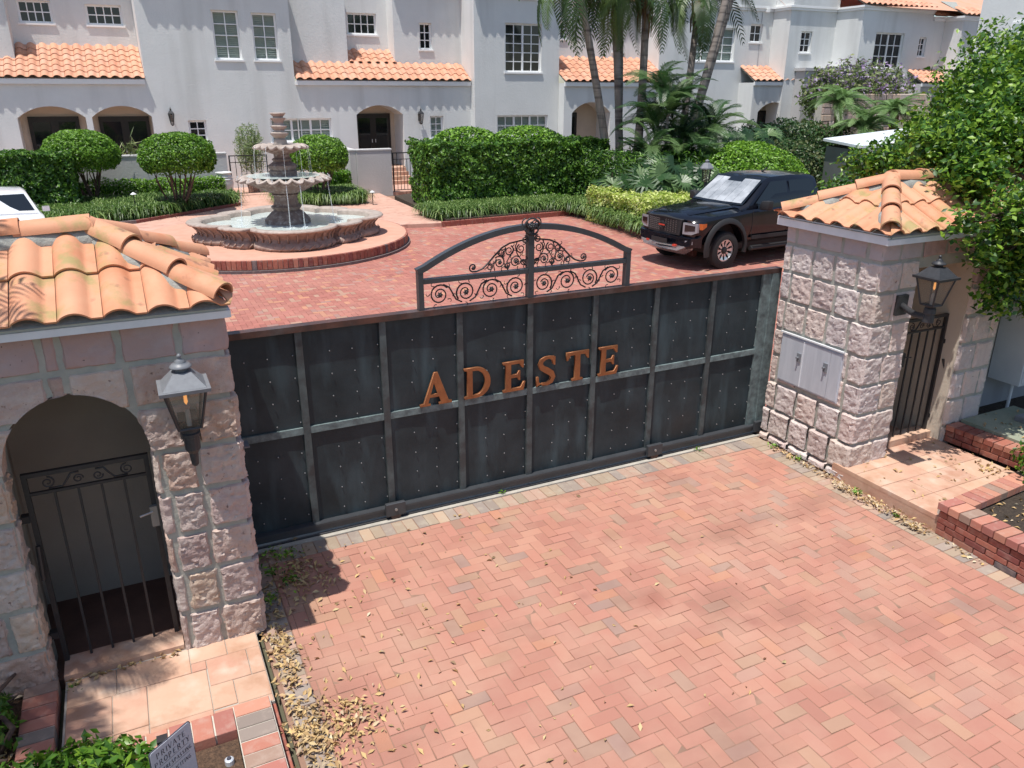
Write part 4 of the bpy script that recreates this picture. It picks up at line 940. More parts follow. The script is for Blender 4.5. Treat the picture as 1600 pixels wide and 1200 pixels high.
MB().lathe([(.028, 0), (.028, .035), (.02, .042), (.0001, .043)], (-3.42, -2.56, .03), 16).build('ring', m_galv, pl)
MB().lathe([(.017, 0), (.012, .012), (.0001, .014)], (-3.42, -2.56, .068), 12).build('lens', m_ink, pl)

# ============ FOUNTAIN
m_carve = pm('pinkish_carved_stone', (.38, .275, .23), (.23, .155, .125), rough=.8, ns=7, bump=.35, bs=34, c3=(.46, .40, .35), ns3=8, c3amt=.5)
fo = thing('fountain', 'three tier carved stone fountain running with water over a scalloped quatrefoil basin', 'fountain', (.4, 15.1, 0))
FX, FY = .45, 15.1; PX, PY = .1, 15.6
MB().lathe([(3.70, .0), (3.70, .05), (3.64, .06), (3.64, .295), (.1, .30)], (PX, PY, 0), 96).build('plinth', pm('plinth_top', (.60, .33, .24), (.52, .27, .19), rough=.8, ns=3, bump=.2, bs=50), fo)
bm_ = bpy.data.meshes.new('brick'); tmp = MB().box(-.052, .052, -.03, .03, 0, .21, .004); bm_.from_pydata(tmp.V, [], tmp.F); bm_.materials.append(m_redbrick)
nb = 198
for k in range(nb):
    a = 2*PI*k/nb+.01
    if not (PI*.98 < (a % (2*PI)) or a % (2*PI) < PI*.12): continue
    o = bpy.data.objects.new('brick', bm_); COL.objects.link(o); o.parent = fo
    o.location = (PX+3.66*math.cos(a)-.4, PY+3.66*math.sin(a)-15.1, .078); o.rotation_euler = (0, 0, a-PI/2)
MB().lathe([(3.655, .07), (3.655, .285)], (PX, PY, 0), 96).build('joint_ring', m_wmortar, fo)
MB().lathe([(3.75, .0), (3.75, .065), (3.60, .07)], (PX, PY, 0), 96).build('base_course', m_redbrick, fo)
def quat(a, r_):
    # lobed outline radius factor: 4 big lobes with small ogee corners
    ph = (a % (PI/2)); ph = min(ph, PI/2-ph)     # 0 at the lobe axis, pi/4 at the corner
    # lobe circle: centre .50, radius .52 ; corner piece: radius .80
    d = .56; rr = .44; dg_ = math.degrees(ph)
    if dg_ < 31: sn = d*math.sin(ph); return d*math.cos(ph)+math.sqrt(max(rr*rr-sn*sn, 0))
    return .80+.075*min(1, (dg_-31)/3.0)-.0002*(45-dg_)**2
QO = R(-6)
def fl(a, r_, z): return quat(a-QO, r_)
prof = [(2.20, .30), (2.42, .31), (2.46, .36), (2.44, .42), (2.38, .46), (2.30, .49), (2.26, .56), (2.34, .66), (2.46, .72), (2.55, .745), (2.58, .775), (2.56, .80)]
o = MB().lathe(prof, (FX, FY, 0), 240, fl).build('basin_wall', m_carve, fo); auto_smooth(o, 50)
o = MB().lathe([(2.56, .80), (2.55, .812), (2.46, .82), (2.32, .815), (2.22, .80), (2.19, .77), (2.18, .40), (.1, .40)], (FX, FY, 0), 240, fl).build('basin_rim', m_rim, fo); auto_smooth(o, 50)
MB().lathe([(2.195, .0), (.05, .001)], (FX, FY, .665), 240, fl).build('water', m_water, fo)
mb = MB()
for k in range(64):
    a = 2*PI*k/64; f = quat(a-QO, 0); rr = 2.305*f
    mb.tube([(FX+rr*math.cos(a), FY+rr*math.sin(a), .49), (FX+(rr+.03)*math.cos(a), FY+(rr+.03)*math.sin(a), .60), (FX+(rr+.14*1.0)*math.cos(a), FY+(rr+.14)*math.sin(a), .71)], [.022, .02, .015], 5)
    f2 = 2.46*f; a2 = a+.03; mb.tube([(FX+f2*math.cos(a), FY+f2*math.sin(a), .33), (FX+f2*1.004*math.cos(a2+.03), FY+f2*1.004*math.sin(a2+.03), .44)], .018, 5)
mb.build('basin_carving', m_carve, fo, smooth=True)['kind'] = 'stuff'
o = MB().lathe([(.56, .42), (.60, .60), (.60, .74), (.56, .80), (.52, .84), (.46, .90), (.40, .96), (.33, 1.0), (.37, 1.05), (.40, 1.10), (.33, 1.15), (.30, 1.25), (.30, 1.36), (.36, 1.42), (.30, 1.46)], (FX, FY, 0), 28, lambda a, r, z: 1+.03*math.cos(8*a)*(1 if z > .85 else .3)).build('pedestal', m_bowl, fo); auto_smooth(o)
def droop(o, r0, n, amt):
    for v in o.data.vertices:
        dx, dy = v.co.x-FX, v.co.y-FY; r = math.hypot(dx, dy)
        if r > r0*.93: v.co.z -= amt*min(1, (r-r0*.93)/(.12*r0))*abs(math.cos(n*math.atan2(dy, dx)/2))
def scal(n, amp, z0): return lambda a, r, z: 1+amp*(abs(math.cos(n*a/2))*1.0-.5)*(1 if z > z0 else .35)
o = MB().lathe([(.30, 1.44), (.42, 1.47), (.62, 1.56), (.86, 1.70), (.98, 1.80), (1.08, 1.84), (1.14, 1.83), (1.16, 1.87), (1.08, 1.905), (.98, 1.89)], (FX, FY, 0), 176, scal(22, .12, 1.6)).build('lower_bowl', m_bowl, fo); auto_smooth(o, 50); droop(o, 1.0, 22, .07)
o = MB().lathe([(1.165, 1.84), (1.175, 1.87), (1.10, 1.915), (1.00, 1.905), (.95, 1.87), (.3, 1.85)], (FX, FY, 0), 176, scal(22, .12, 1.6)).build('lower_bowl_rim', m_rim, fo); auto_smooth(o, 50); droop(o, 1.0, 22, .07)
MB().lathe([(.96, 1.895), (.2, 1.896)], (FX, FY, 0), 48).build('bowl_water', m_water, fo)
o = MB().lathe([(.34, 1.86), (.36, 2.02), (.32, 2.04), (.36, 2.10), (.37, 2.16), (.28, 2.22), (.22, 2.26), (.26, 2.31), (.20, 2.36), (.20, 2.44), (.28, 2.48)], (FX, FY, 0), 28, lambda a, r, z: 1+.03*math.cos(8*a)).build('middle_column', m_bowl, fo); auto_smooth(o)
o = MB().lathe([(.2, 2.44), (.34, 2.49), (.48, 2.56), (.58, 2.63), (.65, 2.645)], (FX, FY, 0), 144, scal(18, .13, 2.5)).build('upper_bowl', m_bowl, fo); auto_smooth(o, 50); droop(o, .55, 18, .06)
o = MB().lathe([(.64, 2.635), (.68, 2.65), (.68, 2.68), (.62, 2.70), (.56, 2.69), (.2, 2.68)], (FX, FY, 0), 144, scal(18, .13, 2.5)).build('upper_bowl_rim', m_rim, fo); auto_smooth(o, 50); droop(o, .55, 18, .06)
o = MB().lathe([(.17, 2.68), (.16, 2.80), (.12, 2.84), (.17, 2.88), (.22, 2.93), (.23, 2.97), (.14, 3.0), (.13, 3.05), (.19, 3.10), (.205, 3.14), (.13, 3.17), (.12, 3.22), (.13, 3.26), (.18, 3.31), (.19, 3.34), (.13, 3.345), (.12, 3.36), (.15, 3.40), (.20, 3.45), (.19, 3.47), (.12, 3.46), (.05, 3.44)], (FX, FY, 0), 24, lambda a, r, z: 1+.04*math.cos(8*a)).build('finial', m_rim, fo); auto_smooth(o)
for k in range(22):
    a = 2*PI*(k+.0)/22; r0 = 1.17; zt = 1.87; h = zt-.67; mb = MB()
    full = k in (16, 17, 12, 20) ; L_ = 1. if full else random.uniform(.12, .35)
    pts = []
    for i in range(9):
        t = i/8*L_; pts.append((FX+(r0+.14*t)*math.cos(a)+random.uniform(-.008, .008), FY+(r0+.14*t)*math.sin(a)+random.uniform(-.008, .008), zt+.02*(1-t)-h*t*t if L_ < 1 else zt-h*(t**1.3)))
    mb.tube(pts, [.022, .016, .013, .014, .011, .014, .012, .016, .02], 6); mb.build('water_stream', m_foam, fo, smooth=True)
for k in range(10):
    a = 2*PI*k/10+.2; mb = MB(); mb.tube([(FX+.69*math.cos(a), FY+.69*math.sin(a), 2.66), (FX+.73*math.cos(a), FY+.73*math.sin(a), 2.45), (FX+.75*math.cos(a), FY+.75*math.sin(a), 1.9)], [.010, .006, .007], 5).build('water_stream', m_foam, fo, smooth=True)
mb = MB()
for k in range(420):
    a = random.choice([16, 17, 9, 12, 20, 21, 1])*2*PI/22+random.gauss(0, .05); r = 1.31+random.gauss(0, .09); s = random.uniform(.006, .02)
    x, y, z = FX+r*math.cos(a), FY+r*math.sin(a), .67+abs(random.gauss(0, .035)); mb.add([(x-s, y, z), (x, y-s, z), (x+s, y, z), (x, y+s, z), (x, y, z+s)], [(0, 1, 4), (1, 2, 4), (2, 3, 4), (3, 0, 4)])
mb.build('splash', m_foam, fo)['kind'] = 'stuff'

# ============ PATHS, BEDS, GARDEN WALLS
tag(MB().prism([(-9, 18.2), (-3.2, 18.0), (-2.6, 16.9), (2.8, 16.9), (5.40, 16.45), (5.62, 16.9), (5.9, 24.6), (8.2, 24.9), (8.2, 27.6), (6.4, 29), (-9, 29)], -.05, .12).build('path', m_path), 'raised pink paved path round the back of the fountain', kind='structure')
for A, B in (((5.42, 16.40), (10.72, 16.86)), ((10.72, 16.86), (9.95, 12.1)), ((9.95, 12.1), (9.5, 9.2)), ((-9, 19.4), (-3.2, 20.4)), ((-3.2, 20.4), (.35, 23.3))):
    e = thing('brick_edging', 'low brick edging from (%d) along the planting bed' % 0, 'edging', (A[0], A[1], 0))
    d = Vector((B[0]-A[0], B[1]-A[1], 0)); L_ = d.length; d.normalize(); s = Vector((-d.y, d.x, 0)); Mx = Matrix((d, s, Vector((0, 0, 1)))).transposed().to_4x4(); Mx.translation = Vector((A[0], A[1], 0))
    MB().box(0, L_, 0, .11, 0, .16 if A[1] < 18 else .22, .008, Mx).build('edge', m_redbrick, e); e['A'] = 0
el = ['low brick edging in front of the long clipped hedge', 'low brick edging beside the variegated yellow shrubs', 'low brick edging running back behind the black pickup', 'low brick edging nearest the white car', 'low brick edging of the bed left of the fountain']
for o, l in zip([o for o in bpy.data.objects if o.name.startswith('brick_edging')], el): o['label'] = l; del o['A']
def bed(name, poly, z): return tag(MB().prism(poly, -.05, z).build(name, m_soil), 'dark mulched planting bed', kind='structure')
bed('planting_bed', [(-9, 19.5), (-3.2, 20.5), (.25, 23.4), (-.2, 25.9), (-9, 26)], .15)
bed('planting_bed', [(1.5, 22.2), (4.15, 21.5), (4.7, 22.4), (4.8, 25.8), (1.95, 25.8)], .15)
bed('planting_bed', [(5.6, 16.5), (10.7, 16.97), (11, 20), (16, 26), (8.4, 26), (7.8, 24.0), (6.0, 23)], .2)
bed('planting_bed', [(10.8, 16.9), (10.05, 12.1), (9.62, 9.3), (16, 9.2), (34, 9.5), (34, 26), (16, 26), (11, 20)], .13)
def gwall(label, bxs, mat=m_stucco2, caps=True):
    t = thing('garden_wall', label, 'wall', (bxs[0][0], bxs[0][2], 0))
    mb = MB(); cp = MB()
    for (a, b, c, d, z) in bxs:
        MB().box(a, b, c, d, 0, z).build('wall', mat, t)
        if caps: MB().box(a-.02, b+.02, c-.02, d+.02, z+.001, z+.07, .02, Matrix.Identity(4)).build('coping', m_white if 0 else mat, t)
    return t
gwall('pale low garden wall behind the clipped ball trees left of the fountain', [(-8.0, .34, 26, 26.25, 1.72)])
gwall('pale stucco garden wall end right of the fountain beside the open iron gate', [(5.05, 6.46, 24.6, 24.85, 1.78), (4.80, 5.04, 24.7, 28.9, 1.78)])
gwall('pale garden wall just behind the left end of the long hedge', [(7.55, 11.0, 25.0, 25.2, 1.8)])
def iron_fence(label, x0, x1, Y, z0, z1, n, name='iron_gate', cat='gate'):
    t = thing(name, label, cat, (x0, Y, z0))
    MB().box(x0, x0+.05, Y-.025, Y+.025, z0, z1).box(x1-.05, x1, Y-.025, Y+.025, z0, z1).box(x0+.05, x1-.05, Y-.015, Y+.015, z1-.04, z1).box(x0+.05, x1-.05, Y-.015, Y+.015, z0+.05, z0+.08).box(x0+.05, x1-.05, Y-.014, Y+.014, z1-.28, z1-.255).build('frame', m_iron, t)
    for i in range(n):
        x = x0+.05+(x1-x0-.1)*(i+1)/(n+1); MB().tube([(x, Y, z0+.08), (x, Y, z1-.26 if i % 2 else z1-.04)], .013, 5).build('bar', m_iron, t)
    return t
iron_fence('black iron gate behind the fountain, between the urn and the bamboo', .42, 1.86, 26.1, .16, 1.66, 6)
iron_fence('black iron gate between the pale wall end and the long hedge', 6.52, 7.46, 24.7, .14, 1.68, 5)
# steps to the middle house door
stp = thing('front_steps', 'terracotta steps leading up to the arched middle doorway', 'steps', (7.4, 27.8, 0))
for k in range(4): MB().box(6.75, 8.3, 27.3+.33*k, 29.2, .12+.16*k, .12+.16*(k+1)-.002).build('step', m_floortile, stp)
urn = thing('garden_urn', 'white glazed ribbed urn beside the garden wall left of the fountain', 'urn', (.12, 25.6, .12))
o = MB().lathe([(.16, 0), (.2, .05), (.27, .2), (.31, .4), (.33, .5), (.30, .60), (.315, .63), (.28, .68), (.30, .72), (.26, .78), (.27, .84), (.31, .88), (.29, .90), (.24, .86), (.2, .8)], (.12, 25.6, .2), 28).build('body', m_pot, urn); auto_smooth(o, 50)
MB().lathe([(.2, 0), (.2, .1), (.14, .12)], (.12, 25.6, .12), 20).build('foot', m_pot, urn)

# ============ HOUSES
def window(parent, x0, x1, z0, z1, Y, cols, rows, units=1, shut=False, sill=True):
    """white framed window set at depth Y+.06; units = side by side sashes"""
    y = Y+.11; fw_ = .075
    f = MB(); f.box(x0, x0+fw_, y, y+.08, z0, z1).box(x1-fw_, x1, y, y+.08, z0, z1).box(x0+fw_, x1-fw_, y, y+.08, z0, z0+fw_).box(x0+fw_, x1-fw_, y, y+.08, z1-fw_, z1)
    W = (x1-x0-2*fw_)/units
    for u in range(units):
        a = x0+fw_+u*W; b = a+W
        if u: f.box(a-.045, a+.045, y+.002, y+.078, z0+fw_, z1-fw_)
        a2, b2 = a+(.045 if u else 0), b-(.045 if u < units-1 else 0)
        for i in range(1, cols): x = a2+(b2-a2)*i/cols; f.box(x-.019, x+.019, y+.01, y+.05, z0+fw_, z1-fw_)
        for j in range(1, rows): z = z0+fw_+(z1-z0-2*fw_)*j/rows; f.box(a2, b2, y+.012, y+.048, z-.019, z+.019)
    if sill: f.box(x0-.06, x1+.06, Y-.05, y, z0-.07, z0-.002)
    w_ = f.build('window', m_white, parent)
    MB().quad((x0+.01, y+.055, z0+.01), (x1-.01, y+.055, z0+.01), (x1-.01, y+.055, z1-.01), (x0+.01, y+.055, z1-.01)).build('pane', m_glass if shut else m_darkglass, w_)
    if shut:
        s = MB(); n = int((z1-z0)/.075)
        for k in range(n): z = z0+(z1-z0)*(k+.5)/n; s.quad((x0, y+.13, z-.03), (x1, y+.13, z-.03), (x1, y+.10, z+.03), (x0, y+.10, z+.03))
        s.box(x0, x1, y+.16, y+.18, z0, z1); s.build('shutter', m_shutter, w_)['kind'] = 'stuff'
    return w_
def warp_roof(parent, x0, x1, y0, z0, y1, z1, p=.40):
    """lean-to tiled roof rising from eave (y0,z0) to wall (y1,z1)"""
    v = Vector((0, y1-y0, z1-z0)); sl = v.length; n = max(1, round((x1-x0)/p)); p = (x1-x0)/n; m = max(1, round(sl/.40)); ex = sl/m
    V = [(x0, y0+.05, z0-.03), (x1, y0+.05, z0-.03), (x1, y1, z1-.03), (x0, y1, z1-.03)]; mobj('roof_deck', V, [(0, 1, 2, 3)], m_cement, parent)
    tiled_face(parent, (x0, y0, z0), (1, 0, 0), v.normalized(), x1-x0-.01, sl-.01, p, ex, .085, m_housetile, name='roof_tile', n=10, th=.02, lift=.03)
def block(parent, x0, x1, Y, D, z0, z1, holes=(), reveal=.20, mat=None, rmat=None, left=True, right=True, top=True):
    mat = mat or m_stucco
    o = wall('wall', rect(x0, x1, z0, z1), list(holes), Y, mat, parent, reveal, rmat=rmat)
    if left: MB().quad((x0, Y+D, z0), (x0, Y, z0), (x0, Y, z1), (x0, Y+D, z1)).build('side_wall', mat, parent)
    if right: MB().quad((x1, Y, z0), (x1, Y+D, z0), (x1, Y+D, z1), (x1, Y, z1)).build('side_wall', mat, parent)
    if top: MB().quad((x0, Y, z1), (x1, Y, z1), (x1, Y+D, z1), (x0, Y+D, z1)).build('wall_top', mat, parent)
    return o
def eave(parent, x0, x1, Y, z, D=1.2, left=False, tiles=True, over=.0):
    if not tiles: MB().box(x0, x1, Y-.12, Y+D, z+.221, z+2.2).build('attic', m_stucco, parent)
    """cornice moulding and a row of tiles projecting over the wall top"""
    xl = x0-(.16 if left else 0)
    MB().box(xl+.06, x1, Y-.07, Y+.2, z, z+.12).box(xl, x1, Y-.13, Y+.2, z+.121, z+.22).build('cornice', m_white, parent)
    if left: MB().box(x0-.07, x0+.1, Y+.2, Y+D, z, z+.12).box(x0-.13, x0+.1, Y+.2, Y+D, z+.121, z+.22).build('cornice', m_white, parent)
    if tiles:
        n = max(1, round((x1-xl)/.40)); p = (x1-xl)/n
        tiled_face(parent, (xl, Y-.24-over, z+.24), (1, 0, 0), Vector((0, 1, .5)).normalized(), x1-xl-.01, .88, p, .44, .085, m_housetile, name='roof_tile', n=10, th=.02)
        mobj('roof_deck', [(xl, Y-.15, z+.24), (x1, Y-.15, z+.24), (x1, Y+D*1.2, z+.24+D*.65), (xl, Y+D*1.2, z+.24+D*.65)], [(0, 1, 2, 3)], m_cement, parent)
def porch_back(parent, x0, x1, Y, D, zt, doors, zf=.6):
    """alcove behind an arch: beige back wall with dark doors"""
    MB().quad((x0-.3, Y+D, 0), (x1+.3, Y+D, 0), (x1+.3, Y+D, zt+.3), (x0-.3, Y+D, zt+.3)).build('alcove_wall', m_beige, parent)
    MB().quad((x0-.3, Y+.02, zf), (x1+.3, Y+.02, zf), (x1+.3, Y+D, zf), (x0-.3, Y+D, zf)).build('porch_floor', m_floortile, parent)
    for (a, b, z0, z1) in doors:
        d = MB().box(a, b, Y+D-.08, Y+D-.005, z0, z1).build('door', m_door, parent)
        n = max(1, round((b-a)/.8)); w_ = (b-a)/n
        for k in range(n):
            MB().box(a+k*w_+.14, a+(k+1)*w_-.14, Y+D-.092, Y+D-.081, z0+.35, z1-.2).build('glass_panel', m_darkglass, d)
            MB().tube([(a+k*w_+(.08 if k % 2 else w_-.08), Y+D-.10, z0+1.0), (a+k*w_+(.08 if k % 2 else w_-.08), Y+D-.10, z0+1.15)], .02, 6).build('handle', m_galv, d)
ZE = 8.05
# ---- house 1
h1 = thing('townhouse', 'leftmost pale townhouse with twin segmental arches under a tiled porch roof', 'house', (-3, 29, 0))
wa = [archp(-6.55, -4.28, .4, 3.02, 3.43), archp(-4.06, -1.93, .4, 3.02, 3.43), rect(-.62, .07, 1.95, 2.86)]
block(h1, -11, 3.8, 29, .5, 0, 4.36, wa[:2]+[wa[2], rect(2.62, 3.78, 1.93, 2.88)], [1.0, 1.0, .2, .2], top=False, rmat=None)
porch_back(h1, -6.6, -1.9, 29, 1.0, 3.6, [(-6.30, -4.55, .62, 3.04), (-3.86, -2.02, .62, 3.02)])
window(h1, -.62, .07, 1.95, 2.86, 29, 2, 3)
warp_roof(h1, -11, -1.98, 28.86, 4.42, 31, 5.62)
MB().box(-11, -2.0, 28.90, 28.995, 4.22, 4.40).build('eave_board', m_white, h1)
block(h1, -6.30, -1.98, 31, 1, 5.4, ZE, [rect(-5.98, -4.84, 6.42, 7.22), rect(-3.66, -2.38, 6.42, 7.16)], .2, left=False, right=False)
window(h1, -5.98, -4.84, 6.42, 7.22, 31, 4, 2); window(h1, -3.66, -2.38, 6.42, 7.16, 31, 4, 2)
block(h1, -11, -6.30, 30, 1.2, 4.9, ZE)
block(h1, -1.97, 3.8, 29, 4, 4.361, ZE, [rect(.76, 1.78, 5.17, 6.98), rect(2.28, 3.26, 5.17, 6.94)], .2, right=False)
window(h1, .76, 1.78, 5.17, 6.98, 29, 2, 4, shut=True); window(h1, 2.28, 3.26, 5.17, 6.94, 29, 2, 4, shut=True)
eave(h1, -1.97, 3.8, 29, ZE-.2); eave(h1, -6.30, -1.97, 31, ZE-.2); eave(h1, -11, -6.3, 30, ZE-.2)
# ---- house 2
h2 = thing('townhouse', 'middle pale townhouse behind the fountain with one arched doorway and a stepped tiled roof', 'house', (8, 29, 0))
block(h2, 3.80, 11.86, 29, .5, 0, 4.36, [rect(3.801, 5.22, 1.93, 2.88), archp(6.36, 8.51, .5, 3.0, 3.40), rect(9.80, 10.45, 1.93, 2.92)], [.2, 1.35, .2], left=False, right=False, top=False)
# the wide window spans the two houses' joint
window(h2, 2.63, 5.22, 1.93, 2.88, 29, 2, 2, units=3, shut=True)
porch_back(h2, 6.3, 8.6, 29, 1.33, 3.6, [(6.62, 8.28, .75, 3.02)], .74)
window(h2, 9.80, 10.45, 1.93, 2.92, 29, 2, 3, shut=True)
MB().box(3.82, 11.84, 28.90, 28.995, 4.22, 4.40).build('eave_board', m_white, h2)
warp_roof(h2, 3.85, 11.84, 28.86, 4.42, 30.05, 5.12)
warp_roof(h2, 6.43, 8.82, 30.08, 5.13, 31.0, 5.70)
block(h2, 3.8, 6.42, 30.03, 1.2, 4.9, ZE+.6, left=False)
block(h2, 6.42, 8.82, 31, .5, 5.3, ZE+.6, [rect(6.74, 8.10, 6.38, 7.27)], .2, left=False, right=False)
window(h2, 6.74, 8.10, 6.38, 7.27, 31, 4, 2)
block(h2, 8.60, 11.86, 30.1, 1.2, 4.9, ZE, [rect(9.82, 10.42, 5.78, 6.90)], .2, right=False)
window(h2, 9.82, 10.42, 5.78, 6.90, 30.1, 2, 3)
eave(h2, 8.60, 11.86, 30.1, ZE-.1)
block(h2, 11.86, 16.28, 28.55, 5, 0, ZE, [rect(13.42, 15.32, 4.83, 6.92), rect(13.0, 15.72, 1.98, 2.92)], .2)
window(h2, 13.42, 15.32, 4.83, 6.92, 28.55, 2, 5, units=2); window(h2, 13.0, 15.72, 1.98, 2.92, 28.55, 2, 2, units=3, shut=True)
eave(h2, 11.86, 16.28, 28.55, ZE-.15)
# ---- house 3
h3 = thing('townhouse', 'pale townhouse behind the tall palms with an arched porch', 'house', (20, 28, 0))
block(h3, 16.29, 22.4, 28, 1.5, 0, 4.36, [archp(16.75, 18.95, .4, 3.0, 3.5)], [1.3], top=False)
porch_back(h3, 16.5, 19.2, 28, 1.3, 3.6, [(16.9, 17.75, .6, 3.0)])
MB().box(16.27, 22.4, 27.90, 27.995, 4.22, 4.40).build('eave_board', m_white, h3)
warp_roof(h3, 16.29, 22.4, 27.86, 4.42, 30, 5.55)
block(h3, 16.29, 22.4, 30, 2, 5.2, ZE, [rect(16.7, 17.45, 6.42, 7.22), rect(20.2, 20.85, 5.90, 6.80)], .2)
window(h3, 16.7, 17.45, 6.42, 7.22, 30, 3, 2); window(h3, 20.2, 20.85, 5.9, 6.8, 30, 2, 3)
block(h3, 22.41, 29.8, 29, 4, 0, ZE+.1, [rect(24.45, 27.3, 5.5, 7.15), rect(28.3, 29.15, 6.5, 7.4), rect(24.9, 26.3, 2.1, 2.95)], .2)
window(h3, 24.45, 27.3, 5.5, 7.15, 29, 2, 4, units=2, shut=True); window(h3, 28.3, 29.15, 6.5, 7.4, 29, 2, 2); window(h3, 24.9, 26.3, 2.1, 2.95, 29, 2, 2)
eave(h3, 16.29, 22.4, 30, ZE-.1); eave(h3, 22.41, 29.8, 29, ZE, tiles=False)
block(h3, 27.86, 31.2, 27.85, 1.4, 0, 4.45, [archp(28.35, 30.6, .4, 2.95, 3.45)], [1.0], top=False)
porch_back(h3, 28.2, 30.8, 27.85, 1.0, 3.6, [(28.8, 30.2, .6, 3.0)])
MB().box(27.84, 31.2, 27.75, 27.845, 4.31, 4.49).build('eave_board', m_white, h3)
warp_roof(h3, 27.84, 31.2, 27.72, 4.52, 29, 5.25)
warp_roof(h3, 28.6, 29.8, 29.0, 5.26, 29.9, 5.8) if 0 else None
MB().box(29.15, 29.35, 28.8, 28.99, 8.0, 8.15).build('security_camera', m_white, h3)
MB().tube([(29.0, 28.98, 5.3), (29.0, 28.98, 8.0)], .018, 6).build('cable', m_greywall, h3)
# ---- house 4
h4 = thing('townhouse', 'pale townhouse with staggered bays behind the feathery palms on the right', 'house', (33, 26, 0))
block(h4, 29.81, 33.13, 27.7, 5, 0, ZE, [rect(30.7, 31.5, 5.98, 7.05)], .2)
window(h4, 30.7, 31.5, 5.98, 7.05, 27.7, 2, 3)
MB().box(30.6, 33.1, 27.0, 27.69, 0, 5.05).box(30.5, 33.1, 26.9, 27.69, 5.051, 5.2).build('parapet_porch', m_stucco2, h4)
block(h4, 33.13, 38.6, 25.91, 6, 0, ZE, [rect(34.3, 36.5, 5.2, 7.0), rect(37.75, 38.35, 5.85, 6.85)], .2)
window(h4, 34.3, 36.5, 5.2, 7.0, 25.91, 2, 3, units=2); window(h4, 37.75, 38.35, 5.85, 6.85, 25.91, 2, 3)
block(h4, 38.6, 39.63, 25.93, 5, 0, ZE-.35, left=False)
eave(h4, 29.81, 33.13, 27.7, ZE, left=True, tiles=False); eave(h4, 33.13, 38.6, 25.91, ZE, left=True, D=1.9); eave(h4, 38.6, 39.63, 25.93, ZE-.35)
MB().box(37.2, 40.4, 24.9, 25.9, 0, 4.42).build('porch', m_stucco2, h4)
MB().box(37.2, 40.4, 24.82, 24.9, 4.28, 4.44).build('eave_board', m_white, h4)
warp_roof(h4, 37.2, 40.4, 24.76, 4.46, 25.9, 5.1)
# ---- house 5
h5 = thing('townhouse', 'pale townhouse bay with a narrow four-pane-high window and hipped tiled roof', 'house', (40.5, 24.8, 0))
block(h5, 39.63, 44, 24.8, 5, 0, ZE-.35, [rect(40.65, 41.6, 5.3, 6.85)], .2)
window(h5, 40.65, 41.6, 5.3, 6.85, 24.8, 2, 4)
eave(h5, 39.63, 44, 24.8, ZE-.35, left=True, D=1.3)
MB().box(38.9, 46, 24.0, 24.79, 0, 4.75).box(38.8, 46, 23.9, 24.79, 4.751, 5.0).build('parapet_porch', m_stucco, h5)
for k in range(3):
    MB().box(33, 50, 27+k*2, 29+k*2, 8.3+k*.9, 8.4+k*.9) if 0 else None
mobj('roof', [(33.0, 25.8, 8.25), (44.5, 24.6, 8.1), (44.5, 30, 10.6), (33, 30, 10.4)], [(0, 1, 2, 3)], m_housetile, h5)
mobj('roof', [(29.8, 28.2, 8.3), (48, 28.2, 8.3), (48, 33, 11.5), (29.8, 33, 11.5)], [(0, 1, 2, 3)], m_housetile, h4)
mobj('roof', [(38.5, 25.6, 7.95), (50, 25.6, 7.95), (50, 31, 11.5), (38.5, 31, 11.5)], [(0, 1, 2, 3)], m_housetile, h5)
# ---- house 6: nearer block at the right edge
h6 = thing('townhouse', 'nearer pale townhouse at the right edge with a shuttered window', 'house', (31, 17, 0))
def onray(): pass
MB().box(36.2, 46, 14.0, 21.45, 0, 9.5).build('wall', m_stucco, h6)
# window on its left side, facing the court
wv = MB(); X_ = 36.2
wv.box(X_-.06, X_-.002, 18.0, 19.7, 5.35, 7.15).build('window', m_white, h6)
wwin = bpy.data.objects[[o.name for o in h6.children if o.name.startswith('window')][0]]
MB().quad((X_-.065, 19.6, 5.45), (X_-.065, 18.1, 5.45), (X_-.065, 18.1, 7.05), (X_-.065, 19.6, 7.05)).build('pane', m_shutter, wwin)
mm = MB()
for k in range(1, 4): mm.box(X_-.085, X_-.066, 18.1, 19.6, 5.45+.4*k-.025, 5.45+.4*k+.025)
for k in range(1, 4): mm.box(X_-.09, X_-.068, 18.1+.375*k-.025, 18.1+.375*k+.025, 5.45, 7.05)
mm.build('muntins', m_white, wwin)['kind'] = 'stuff'
# wall lanterns on the houses
def carriage(label, x, Y, zb, s=1.):
    t = thing('wall_lantern', label, 'lantern', (x, Y, zb))
    mb = MB()
    for k in range(4):
        a = PI/4+k*PI/2; mb.tube([(x+.07*s*math.cos(a), Y-.22+.07*s*math.sin(a), zb), (x+.15*s*math.cos(a), Y-.22+.15*s*math.sin(a), zb+.42*s)], .014, 5)
    mb.lathe([(.0, -.06*s), (.05*s, -.04*s), (.09*s, 0)], (x, Y-.22, zb), 4, ang=PI/4).lathe([(.16*s, .42*s), (.17*s, .44*s), (.09*s, .54*s), (.04*s, .56*s), (.05*s, .62*s), (.02*s, .65*s), (.0, .72*s)], (x, Y-.22, zb), 4, ang=PI/4).build('frame', m_lamp, t)
    MB().lathe([(.065*s, .01), (.135*s, .41*s)], (x, Y-.22, zb), 4, ang=PI/4).build('glass', m_lglass, t)
    MB().tube([(x, Y, zb+.3*s), (x, Y-.10, zb+.5*s), (x, Y-.2, zb+.5*s)], .02, 6).box(x-.06, x+.06, Y-.02, Y, zb+.1, zb+.5*s).build('bracket', m_lamp, t)
carriage('black carriage lantern on the leftmost townhouse wall between arch and small window', -1.23, 29, 2.72, .95)
carriage('black carriage lantern right of the middle townhouse doorway', 9.28, 29, 2.62, .95)
